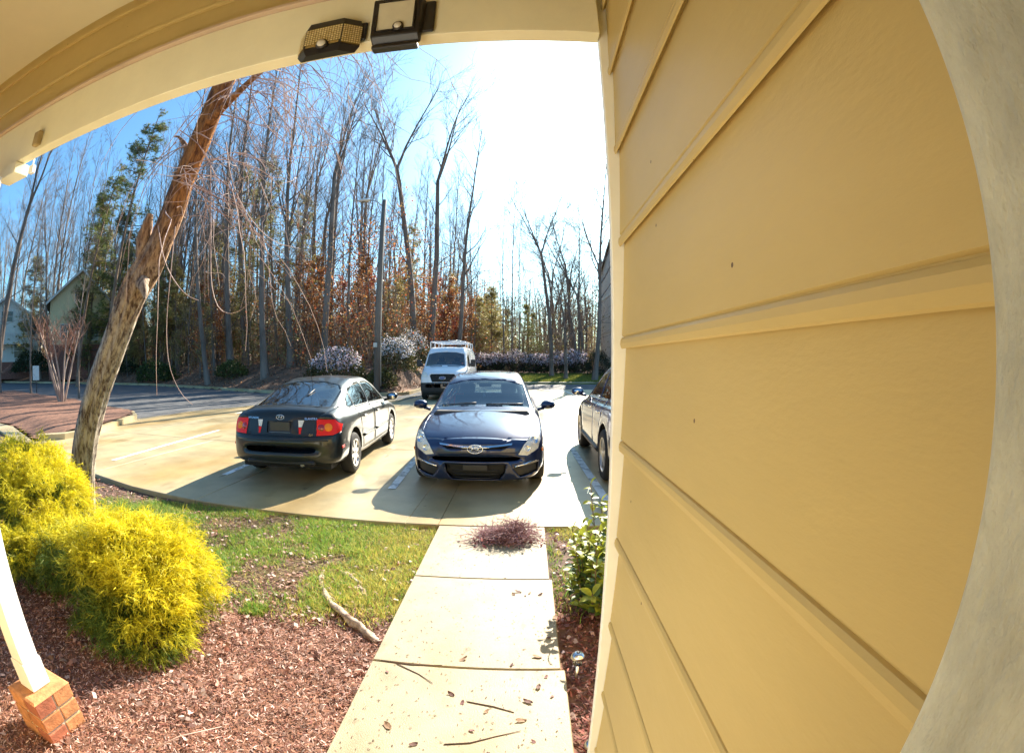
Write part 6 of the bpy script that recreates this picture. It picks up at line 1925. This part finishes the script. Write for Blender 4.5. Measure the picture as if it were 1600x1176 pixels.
lift_cuts = [
 ("rear_window", 'B', [(-.60, 1.02), (-.3, 1.045), (0, 1.055), (.3, 1.045), (.60, 1.02), (.555, 1.22), (.47, 1.29), (.25, 1.33), (0, 1.34), (-.25, 1.33), (-.47, 1.29), (-.555, 1.22)], GLASS, dict(lim=lambda c: c.z > .99, nmin=.06)),
 ("tail_light", 'B', [(.53, .885), (.765, .875), (.83, .80), (.835, .71), (.76, .67), (.545, .665)], REDLENS, dict(mirror=True, inset=-.003, gap=.003, nmin=.06)),
 ("reverse_light", 'B', [(.275, .87), (.36, .87), (.335, .78), (.285, .78)], CLEARL, dict(mirror=True, inset=-.002)),
 ("reflector", 'B', [(.285, .776), (.335, .776), (.325, .69), (.30, .69)], REDLENS, dict(mirror=True, inset=-.002)),
 ("plate_recess", 'B', [(-.20, .85), (.20, .85), (.19, .70), (-.19, .70)], DARKTRIM, dict(inset=.02)),
 ("boot_lid", 'B', [(-.70, 1.0), (-.3, 1.034), (0, 1.044), (.3, 1.034), (.70, 1.0), (.52, .90), (.51, .66), (-.51, .66), (-.52, .90)], BLK, dict(inset=0, gap=.003, lim=lambda c: c.z > .6, nmin=.05)),
 ("side_window", 'S', [(-1.27, .985), (-1.00, .975), (-.98, 1.165), (-1.10, 1.125)], GLASS, {}),
 ("side_window", 'S', [(-.93, .975), (-.16, .965), (-.22, 1.285), (-.62, 1.265), (-.92, 1.18)], GLASS, {}),
 ("side_window", 'S', [(-.09, .962), (.92, .935), (.66, 1.11), (.28, 1.275), (-.14, 1.288)], GLASS, {}),
 ("windscreen", 'F', [(-.66, .955), (0, 1.0), (.66, .955), (.58, 1.22), (.3, 1.29), (0, 1.30), (-.3, 1.29), (-.58, 1.22)], GLASS, dict(lim=lambda c: c.z > .9)),
 ("headlight", 'F', [(.55, .62), (.78, .68), (.80, .56), (.56, .52)], CLEARL, dict(mirror=True)),
 ("door", 'S', [(-.97, .80), (-.97, .95), (-.125, .955), (-.11, .30), (-.86, .31), (-.90, .62)], BLK, dict(inset=0, gap=.004, solid=.01)),
 ("door", 'S', [(-.095, .30), (-.10, .955), (1.02, .925), (1.02, .32)], BLK, dict(inset=0, gap=.004, solid=.01)),
]
kx, ky, kyaw = -3.42, 7.93, 0.066
blk, khit, km = vehicle("parked_car", "black liftback parked nose out with red tail lights towards the house", (kx, ky, LOT), kyaw, LIFT, BLK, lift_cuts, [(1.30, .862), (-1.31, .862)], .305, .19, (.30, .20), (0.15, .36, 1.05, .90), spokes=8)
for sg in (-1, 1):
    q, n_ = khit('B', sg * .69, .775)
    b = MB(); b.lathe([(.0005, .006), (.05, .004), (.058, -.004)], (0, 0, 0), 'Z', 16); o = b.build("indicator_lens", AMBER, blk, q + n_ * .003); o.rotation_euler = n_.to_track_quat('Z', 'Y').to_euler()
    q, n_ = khit('B', sg * .60, .77)
    b = MB(); b.lathe([(.0005, .006), (.045, .004), (.052, -.004)], (0, 0, 0), 'Z', 16); o = b.build("brake_lens", mat("deep_red_lens", (.35, .006, .006), .15, coat=1), blk, q + n_ * .003); o.rotation_euler = n_.to_track_quat('Z', 'Y').to_euler()
    mirror_part(blk, .845, .88, .985, sg, BLK)
    v = 'R' if sg > 0 else 'L'
    for (ya, yb) in ((-.86, -.13), (-.07, .98)):
        pts = []
        for y_ in np.linspace(ya, yb, 6):
            q, _ = khit(v, y_, .50); pts.append((q.x + sg * .006, y_, .50))
        b = MB(); b.tube(pts, .022, 6); o = b.build("side_moulding", BLK, blk)
    for y_ in (-.80, .06):
        q, _ = khit(v, y_, .80); b = MB(); b.box((q.x - .02, y_ - .0, .785), (q.x + .024 if sg > 0 else q.x + .02, y_ + .15, .815), ch=.006)
        if sg < 0:
            b = MB(); b.box((q.x - .024, y_, .785), (q.x + .02, y_ + .15, .815), ch=.006)
        b.build("door_handle", BLK, blk)
    q, _ = khit(v, -1.86, .50)
    b = MB(); b.box((-.006, -.11, -.018), (.006, .0, .018), ch=.003); b.build("side_reflector", REDLENS, blk, (q.x + sg * .002, -1.84, .50))
q, n_ = khit('B', 0, .775)
b = MB(); b.box((-.155, q.y + .005, .705), (.155, q.y + .018, .845), ch=.002); pl_ = b.build("licence_plate", PLATE, blk)
b = MB(); b.box((-.165, q.y - .006, .696), (.165, q.y + .012, .706), ch=.002); b.build("plate_frame", CHROME, pl_)
q, n_ = khit('B', 0, .905); h_badge(blk, (0, q.y - .008, .905), .62, CHROME, True)
for s_, u, v_, sz in (("ELANTRA", .455, .905 - .018, .042), ("HYUNDAI", -.44, .905 - .018, .042), ("GT", .47, .625 + .05, .045)):
    q, n_ = khit('B', u, v_)
    text_obj("lettering", s_, sz, CHROME, blk, (u, q.y - .004, v_), (rad(90) - math.atan2(n_.z, -n_.y) * .8, 0, math.atan2(n_.x, -n_.y) * .8))
# bumper, exhaust, spoiler edge, aerial
b = MB(); q0 = [khit('B', u, .60)[0] for u in np.linspace(-.70, .70, 11)]
b.tube([(u, q.y - .004, .605) for u, q in zip(np.linspace(-.70, .70, 11), q0)], .010, 6); b.build("bumper_step", BLK, blk)
b = MB(); b.box((-.52, -2.205, .27), (.52, -2.12, .335), ch=.02); b.build("bumper_valance", DARKTRIM, blk)
b = MB(); b.tube([(.34, -2.20, .28), (.34, -1.9, .27)], .028, 10); b.build("exhaust", mat("exhaust_steel", (.3, .28, .26), .4, metal=.8), blk)
b = MB(); b.box((-.34, -1.0, .18), (.30, -.95, .22)); b.build("rear_axle", BLACK, blk)
b = MB(); b.tube([(0.05, -.95, 1.325), (0.05, -.98, 1.36), (.05, -1.16, 1.70)], [.008, .005, .0018], 6); b.build("aerial", DARKTRIM, blk)
q, _ = khit('B', .1, 1.12); b = MB(); b.tube([(.10, q.y - .02, 1.075), (.16, q.y + .12, 1.16), (.20, q.y + .30, 1.235)], .008, 5); b.build("rear_wiper", DARKTRIM, blk)

# ------------------------------------------------------------------ dark crossover, only its flank shows past the trim
NAVY = mat("navy_paint", (0.018, 0.030, 0.095), 0.38, metal=0.5, spec=0.5, vary=0.12, vscale=1.5, coat=1.0)
suv_cuts = [c for c in hatch_cuts if c[0] in ("windscreen", "headlight", "side_window", "rear_window", "tail_light", "lower_grille")]
suv_cuts += [(n, v, p_, NAVY, k) for (n, v, p_, m_, k) in hatch_cuts if n == "door"]
suv, shit, sm = vehicle("parked_car", "navy blue crossover parked nose out, half hidden behind the corner trim", (2.02, 7.82, LOT), 0.0, HATCH, NAVY, suv_cuts, [(1.33, .93), (-1.32, .93)], .36, .22, (.30, .16), (0.05, .50, .80, 1.05), scale=(1.05, 1.02, 1.13), spokes=5)
for sg in (-1, 1):
    mirror_part(suv, .925, .72, 1.11, sg, NAVY)
    v = 'R' if sg > 0 else 'L'
    for y_ in (-.90, -.02):
        q, _ = shit(v, y_, .90); b = MB(); b.box((q.x - .022, y_, .89), (q.x + .022, y_ + .17, .92), ch=.006); b.build("door_handle", CHROME, suv)
    pts = []
    for y_ in np.linspace(-.98, .95, 9):
        q, _ = shit(v, y_, .38); pts.append((q.x, y_, .36))
    b = MB(); b.tube(pts, .035, 6); b.build("sill_cladding", DARKTRIM, suv)

# ------------------------------------------------------------------ white van
VANW = mat("white_van_paint", (0.78, 0.79, 0.80), 0.3, spec=0.5, vary=0.04, vscale=2, coat=0.6)
VAN = [
 S(2.76, (.66, .55), (.72, .58), (.74, .62), (.72, .66), (.66, .69), (.46, .70), (.24, .705), (0, .705)),
 S(2.73, (.78, .36), (.86, .42), (.88, .62), (.86, .82), (.80, .95), (.58, 1.0), (.3, 1.02), (0, 1.03)),
 S(2.62, (.86, .28), (.95, .38), (.97, .66), (.95, .92), (.88, 1.08), (.64, 1.14), (.33, 1.165), (0, 1.17)),
 S(2.25, (.88, .25), (.99, .36), (1.01, .70), (.99, 1.05), (.93, 1.23), (.76, 1.29), (.40, 1.335), (0, 1.345)),
 S(1.92, (.88, .25), (1.0, .36), (1.025, .72), (1.005, 1.12), (.96, 1.30), (.88, 1.40), (.46, 1.45), (0, 1.46)),
 S(1.40, (.88, .25), (1.0, .36), (1.03, .75), (1.01, 1.18), (.97, 1.38), (.83, 1.96), (.46, 2.03), (0, 2.04)),
 S(1.10, (.88, .25), (1.0, .36), (1.03, .76), (1.01, 1.20), (.975, 1.40), (.82, 2.16), (.46, 2.24), (0, 2.26)),
 S(.70, (.88, .25), (1.0, .36), (1.03, .76), (1.01, 1.20), (.98, 1.40), (.83, 2.20), (.47, 2.28), (0, 2.30)),
 S(-2.55, (.88, .25), (1.0, .36), (1.03, .76), (1.01, 1.20), (.98, 1.40), (.83, 2.20), (.47, 2.28), (0, 2.30)),
 S(-2.70, (.84, .30), (.96, .40), (.99, .76), (.97, 1.20), (.94, 1.40), (.80, 2.10), (.45, 2.18), (0, 2.20)),
 S(-2.74, (.60, .8), (.66, .9), (.68, 1.0), (.66, 1.2), (.64, 1.3), (.55, 1.5), (.3, 1.55), (0, 1.56))]
van_cuts = [
 ("windscreen", 'F', [(-.86, 1.43), (-.45, 1.475), (0, 1.485), (.45, 1.475), (.86, 1.43), (.79, 1.96), (.45, 2.04), (0, 2.06), (-.45, 2.04), (-.79, 1.96)], GLASS, dict(lim=lambda c: c.z > 1.36)),
 ("headlight", 'F', [(.62, 1.02), (.70, 1.17), (.90, 1.22), (.95, 1.10), (.90, .98), (.70, .96)], CLEARL, dict(mirror=True, inset=.002, gap=.004)),
 ("grille", 'F', [(-.55, 1.06), (-.48, 1.12), (.48, 1.12), (.55, 1.06), (.44, .78), (-.44, .78)], BLACK, dict(inset=.03)),
 ("front_bumper", 'F', [(-1.02, .74), (-.5, .76), (.5, .76), (1.02, .74), (1.0, .2), (-1.0, .2)], DARKTRIM, dict(inset=-.006, gap=.003, lim=lambda c: c.z < .8)),
 ("side_window", 'S', [(1.62, 1.42), (1.30, 1.86), (.62, 1.90), (.60, 1.44)], GLASS, {}),
 ("door", 'S', [(1.70, .42), (1.72, 1.34), (.52, 1.38), (.52, .42)], VANW, dict(inset=0, gap=.005, solid=.01)),
]
van, vhit, vm_ = vehicle("work_van", "white cargo van with ladder rack facing the house beside the blossom shrubs", (-3.42, 22.3, LOT), PI + 0.02, VAN, VANW, van_cuts, [(1.75, 1.02), (-1.60, 1.02)], .35, .23, (.22, .08), (1.0, .95, 1.62, 1.44), cat="van")
q, n_ = vhit('F', 0, .96)
b = MB(); b.lathe([(.0005, .012), (.10, .010), (.115, 0)], (0, 0, 0), 'Y', 22); o = b.build("badge", mat("blue_oval", (.02, .05, .22), .2, coat=1), van, (0, q.y + .0, .95)); o.scale = (1.15, 1, .5)
b = MB(); n = 24; b.tube([(.135 * math.cos(2 * PI * k / n), q.y + .008, .95 + .058 * math.sin(2 * PI * k / n)) for k in range(n + 1)], .008, 5); b.build("badge_rim", CHROME, van)
for z_ in (.86, 1.03):
    b = MB(); b.tube([(-.46, q.y - .02, z_), (0, q.y - .005, z_), (.46, q.y - .02, z_)], .014, 6); b.build("grille_bar", DARKTRIM, van)
for sg in (-1, 1):
    o = mirror_part(van, 1.02, 1.62, 1.50, sg, DARKTRIM); o.scale = (1, 1, 1)
    b = MB(); b.box((sg * 1.19 - .10, 1.60, 1.40), (sg * 1.19 + .10, 1.70, 1.72), ch=.03); b.build("mirror_shell", DARKTRIM, van)
    b = MB(); b.tube([(sg * .78, 1.0, 2.52), (sg * .78, -2.5, 2.52)], .025, 6); b.build("rack_rail", VANW, van)
    for (xa, xb) in ((.12, .60),):
        qa, _ = vhit('T', sg * xa, 1.98); qb, _ = vhit('T', sg * xb, 1.98)
        b = MB(); b.tube([(sg * xa, 1.98, qa.z + .015), (sg * xb, 1.98, qb.z + .015)], .016, 5); b.build("wiper", DARKTRIM, van)
for y_ in (1.0, -.2, -1.4, -2.4):
    b = MB(); b.tube([(-.80, y_, 2.20), (-.80, y_, 2.50), (-.77, y_, 2.53), (.77, y_, 2.53), (.80, y_, 2.50), (.80, y_, 2.20)], .024, 6); b.build("rack_hoop", VANW, van)
b = MB()
for xx in (-.45, -.05): b.tube([(xx, 1.1, 2.58), (xx, -2.4, 2.58)], .03, 6)
for k in range(11): b.tube([(-.45, 1.0 - .33 * k, 2.58), (-.05, 1.0 - .33 * k, 2.58)], .016, 5)
tag(b.build("ladder", ALLOY), "aluminium ladder lying on the roof rack of the white van", "ladder")
lad = bpy.data.objects["ladder"]; lad.location = van.location; lad.rotation_euler = van.rotation_euler
# ================================================================== lamp pole, sign, buildings
POLE = mat("weathered_pole", (0.17, 0.14, 0.115), 0.85, vary=0.3, vscale=3, bump=0.3, bscale=12, stretch=(1, 1, .2))
px_, py_ = ray_xy(589, 22.6), 22.6
lp = thing("lamp_pole", "tall wooden lamp pole with a pale cobra head lamp beside the blossom shrubs", "street lamp", (px_, py_, float(hf(px_, py_)) if bank_d(px_, py_) > 0 else -0.15))
z0 = lp.location.z
b = MB(); b.tube([(0, 0, -.3), (.05, 0, 4), (.15, 0, 9.6 - z0)], [.17, .15, .11], 12); b.build("pole", POLE, lp)
b = MB(); b.tube([(.20, -.02, 0.3), (.24, -.05, 5), (.28, -.08, 9.0 - z0)], .018, 5); b.build("conduit", mat("pale_conduit", (.62, .58, .5), .5), lp)
b = MB(); b.tube([(.14, 0, 9.2 - z0), (-.25, -.05, 9.55 - z0), (-.62, -.1, 9.62 - z0)], .03, 6); arm_ = b.build("arm", mat("lamp_grey", (.5, .5, .5), .4, metal=.6), lp)
b = MB(); b.lathe([(.0005, -.40), (.10, -.34), (.16, -.12), (.17, .10), (.12, .26), (.05, .30)], (0, 0, 0), 'X', 14); o = b.build("lamp_head", mat("lamp_white", (.72, .71, .68), .4), lp, (-.88, -.12, 9.62 - z0)); o.scale = (1, 1, .55)
b = MB(); b.lathe([(.0005, -.10), (.08, -.08), (.12, 0)], (0, 0, 0), 'Z', 14); b.build("lamp_lens", mat("lamp_lens", (.25, .25, .25), .2), o, (-.05, 0, -.13))
b = MB(); b.box((-.12, -.24, 2.2), (.06, -.14, 2.42), ch=.01); b.build("meter_plate", mat("pale_plate", (.6, .58, .5), .5), lp)

sx_, sy_ = ray_xy(56, 17.8), 17.8
sg_ = thing("sign_board", "small plain white board on a thin dark post at the far left", "sign", (sx_, sy_, -0.2))
b = MB(); b.box((-.26, -.015, .75), (.26, .015, 1.62), ch=.006); o = b.build("board", WHITEPAINT, sg_); o.rotation_euler = (0, 0, .5)
b = MB(); b.tube([(0, .03, -.1), (0, .03, 1.1)], .025, 6); b.build("post", DARKTRIM, sg_)

def clap_wall(b, p, q, z0, z1, lap=.19, out=.016):
    """clapboards between plan points p and q, facing the right hand side of p->q"""
    p, q = Vector(p), Vector(q); d = (q - p).normalized(); n = Vector((d.y, -d.x))
    z = z0
    while z < z1 - .01:
        zt = min(z + lap, z1)
        a0, a1 = p + n * out, q + n * out
        b.add([(a0.x, a0.y, z), (a1.x, a1.y, z), (q.x, q.y, zt), (p.x, p.y, zt), (p.x, p.y, z), (q.x, q.y, z)], [(0, 1, 2, 3), (4, 5, 1, 0)])
        z += lap
def far_window(parent, p, q, z0, z1, frame_m, glass_m):
    p, q = Vector(p), Vector(q); d = (q - p).normalized(); n = Vector((d.y, -d.x))
    b = MB(); w = .07
    def bx(a, c, za, zb, o0, o1):
        A, B_ = p + d * a, p + d * c
        vs = [(*(A + n * o0), za), (*(B_ + n * o0), za), (*(B_ + n * o1), za), (*(A + n * o1), za), (*(A + n * o0), zb), (*(B_ + n * o0), zb), (*(B_ + n * o1), zb), (*(A + n * o1), zb)]
        b.add(vs, [(3, 2, 1, 0), (4, 5, 6, 7), (0, 1, 5, 4), (1, 2, 6, 5), (2, 3, 7, 6), (3, 0, 4, 7)])
    L = (q - p).length
    bx(0, w, z0, z1, 0, .05); bx(L - w, L, z0, z1, 0, .05); bx(w, L - w, z0, z0 + w, 0, .05); bx(w, L - w, z1 - w, z1, 0, .05); bx(w, L - w, (z0 + z1) / 2 - .02, (z0 + z1) / 2 + .02, 0, .045)
    f = b.build("window", frame_m, parent)
    g = MB(); A, B_ = p + d * w + n * .02, q - d * w + n * .02
    g.add([(A.x, A.y, z0 + w), (B_.x, B_.y, z0 + w), (B_.x, B_.y, z1 - w), (A.x, A.y, z1 - w)], [(0, 1, 2, 3)])
    g.build("pane", glass_m, f)
PANE = mat("far_pane", (.03, .035, .04), .08, coat=.5)
GREYS = mat("grey_siding", (0.68, 0.66, 0.58), 0.7, vary=.08, vscale=1)
FARW = mat("far_white_trim", (.66, .64, .58), .5)
ROOFM = mat("far_roof", (.10, .085, .075), .9, vary=.25, vscale=4, bump=.3)
ap = thing("apartment_building", "grey sided apartment block with pale bands behind the dark hedge", "building", (0, 0, 0))
b = MB(); ax0, ay0, ay1, ax1 = 8.32, 44.2, 50.8, 26.0
ZE, SL = 10.5, 0.33                                    # eave at the far corner, rake rising towards the near gable
clap_wall(b, (ax0, ay1), (ax0, ay0), -.2, ZE); clap_wall(b, (ax0, ay0), (ax1, ay0), -.2, ZE); clap_wall(b, (ax1, ay1), (ax0, ay1), -.2, ZE)
z = ZE
while z < ZE + SL * (ay1 - ay0) - .1:
    y1_ = ay1 - (z - ZE) / SL; y2_ = max(ay0 + .05, ay1 - (z + .19 - ZE) / SL)
    b.add([(ax0 - .016, y1_, z), (ax0 - .016, ay0, z), (ax0, ay0, z + .19), (ax0, y2_, z + .19)], [(0, 1, 2, 3)]); z += .19
b.build("siding", GREYS, ap)
b = MB(); b.prism([(ay1 - .02, -.5), (ay0 + .02, -.5), (ay0 + .02, ZE + SL * (ay1 - ay0) - .1), (ay1 - .02, ZE)], ax0 + .02, ax1, 'X'); b.build("walls", GREYS, ap)
for z_ in (4.25, 7.75):
    b = MB(); b.box((ax0 - .05, ay0 - .05, z_), (ax1, ay0 - .001, z_ + .28)); b.box((ax0 - .05, ay0 - .001, z_), (ax0 - .001, ay1 + .05, z_ + .28)); b.build("band", FARW, ap)
b = MB(); b.box((ax0 - .06, ay1 - .06, -.3), (ax0 + .08, ay1 + .06, ZE)); b.build("corner_board", FARW, ap)
zt_ = ZE + SL * (ay1 - ay0)
b = MB(); b.prism([(ay1 + .5, ZE - .14), (ay0 - .2, zt_ + .10), (ay0 - .2, zt_ + .32), (ay1 + .5, ZE + .08)], ax0 - .2, ax1 + .3, 'X'); b.build("roof", ROOFM, ap)
b = MB(); b.prism([(ay1 + .5, ZE - .22), (ay0 - .2, zt_ + .02), (ay0 - .2, zt_ + .24), (ay1 + .5, ZE + .0)], ax0 - .24, ax0 - .202, 'X'); b.build("bargeboard", GREYS, ap)
for (za, zb) in ((.9, 2.4), (5.3, 6.8)):
    far_window(ap, (11.0, ay0 - .016), (12.4, ay0 - .016), za, zb, FARW, PANE)

CREAM = mat("cream_siding", (0.70, 0.57, 0.31), 0.7, vary=.08, vscale=1)
BRK = mat("far_brick", (0.24, 0.10, 0.07), .9, vary=.3, vscale=9)
def house(name, label, c, yaw, w, dpt, h, ridge, base_h, wall_m):
    t = thing(name, label, "house", c, yaw)
    b = MB(); clap_wall(b, (-w / 2, -dpt / 2), (w / 2, -dpt / 2), base_h, h, .2); clap_wall(b, (w / 2, -dpt / 2), (w / 2, dpt / 2), base_h, h, .2); clap_wall(b, (-w / 2, dpt / 2), (-w / 2, -dpt / 2), base_h, h, .2)
    z = h
    while z < ridge - .1:
        k = (ridge - z) / (ridge - h); k2 = max(0, (ridge - z - .2) / (ridge - h))
        b.add([(-w / 2 * k, -dpt / 2 - .016, z), (w / 2 * k, -dpt / 2 - .016, z), (w / 2 * k2, -dpt / 2, z + .2), (-w / 2 * k2, -dpt / 2, z + .2)], [(0, 1, 2, 3)]); z += .2
    b.build("siding", wall_m, t)
    b = MB(); b.box((-w / 2 + .02, -dpt / 2 + .02, -.6), (w / 2 - .02, dpt / 2 - .02, h)); b.build("walls", wall_m, t)
    b = MB(); b.box((-w / 2 - .03, -dpt / 2 - .03, -.6), (w / 2 + .03, dpt / 2, base_h)); b.build("brick_base", BRK, t)
    ov = .45
    b = MB()
    for s in (-1, 1):
        e = Vector((s * (w / 2 + ov), h - ov * (ridge - h) / (w / 2))); r = Vector((0, ridge))
        b.add([(r.x, -dpt / 2 - ov, r.y), (e.x, -dpt / 2 - ov, e.y), (e.x, dpt / 2 + ov, e.y), (r.x, dpt / 2 + ov, r.y), (r.x, -dpt / 2 - ov, r.y + .18), (e.x, -dpt / 2 - ov, e.y + .18), (e.x, dpt / 2 + ov, e.y + .18), (r.x, dpt / 2 + ov, r.y + .18)],
              [(3, 2, 1, 0), (4, 5, 6, 7), (0, 1, 5, 4), (1, 2, 6, 5), (2, 3, 7, 6), (3, 0, 4, 7)])
    b.build("roof", ROOFM, t)
    b = MB()
    for s in (-1, 1):
        e = Vector((s * (w / 2 + ov), h - ov * (ridge - h) / (w / 2)))
        b.add([(0, -dpt / 2 - ov - .03, ridge - .05), (e.x, -dpt / 2 - ov - .03, e.y - .05), (e.x, -dpt / 2 - ov - .03, e.y + .2), (0, -dpt / 2 - ov - .03, ridge + .2), (0, -dpt / 2 - ov - .004, ridge - .05), (e.x, -dpt / 2 - ov - .004, e.y - .05), (e.x, -dpt / 2 - ov - .004, e.y + .2), (0, -dpt / 2 - ov - .004, ridge + .2)],
              [(0, 1, 2, 3), (7, 6, 5, 4), (0, 4, 5, 1), (3, 2, 6, 7)])
    b.build("bargeboard", FARW, t)
    for (xa, xb, za, zb) in ((-w * .32, -w * .12, base_h + .4, base_h + 1.9), (w * .12, w * .32, base_h + .4, base_h + 1.9), (-w * .10, w * .10, h - .2, h + 1.0)):
        far_window(t, (xa, -dpt / 2 - .018), (xb, -dpt / 2 - .018), za, zb, FARW, PANE)
    return t
hx, hy = -44.0, 32.6
house("yellow_house", "cream yellow gabled house with brick base behind the multi stemmed tree", (hx, hy, 0.7), 0.95, 6.4, 8.0, 6.6, 9.5, 2.6, CREAM)
house("grey_house", "grey house with balcony rail at the far left edge behind the shrub", (-57.0, 31.0, 0.7), 0.9, 8.0, 8.0, 5.6, 8.0, 1.2, GREYS)
gh = bpy.data.objects["grey_house"]
b = MB()
for k in range(15): b.box((-3.3 + k * .45, -4.95, 3.2), (-3.25 + k * .45, -4.9, 4.15))
b.box((-3.4, -4.98, 4.15), (3.2, -4.88, 4.24)); b.box((-3.4, -5.0, 3.02), (3.2, -4.06, 3.18)); b.build("balcony", FARW, gh)
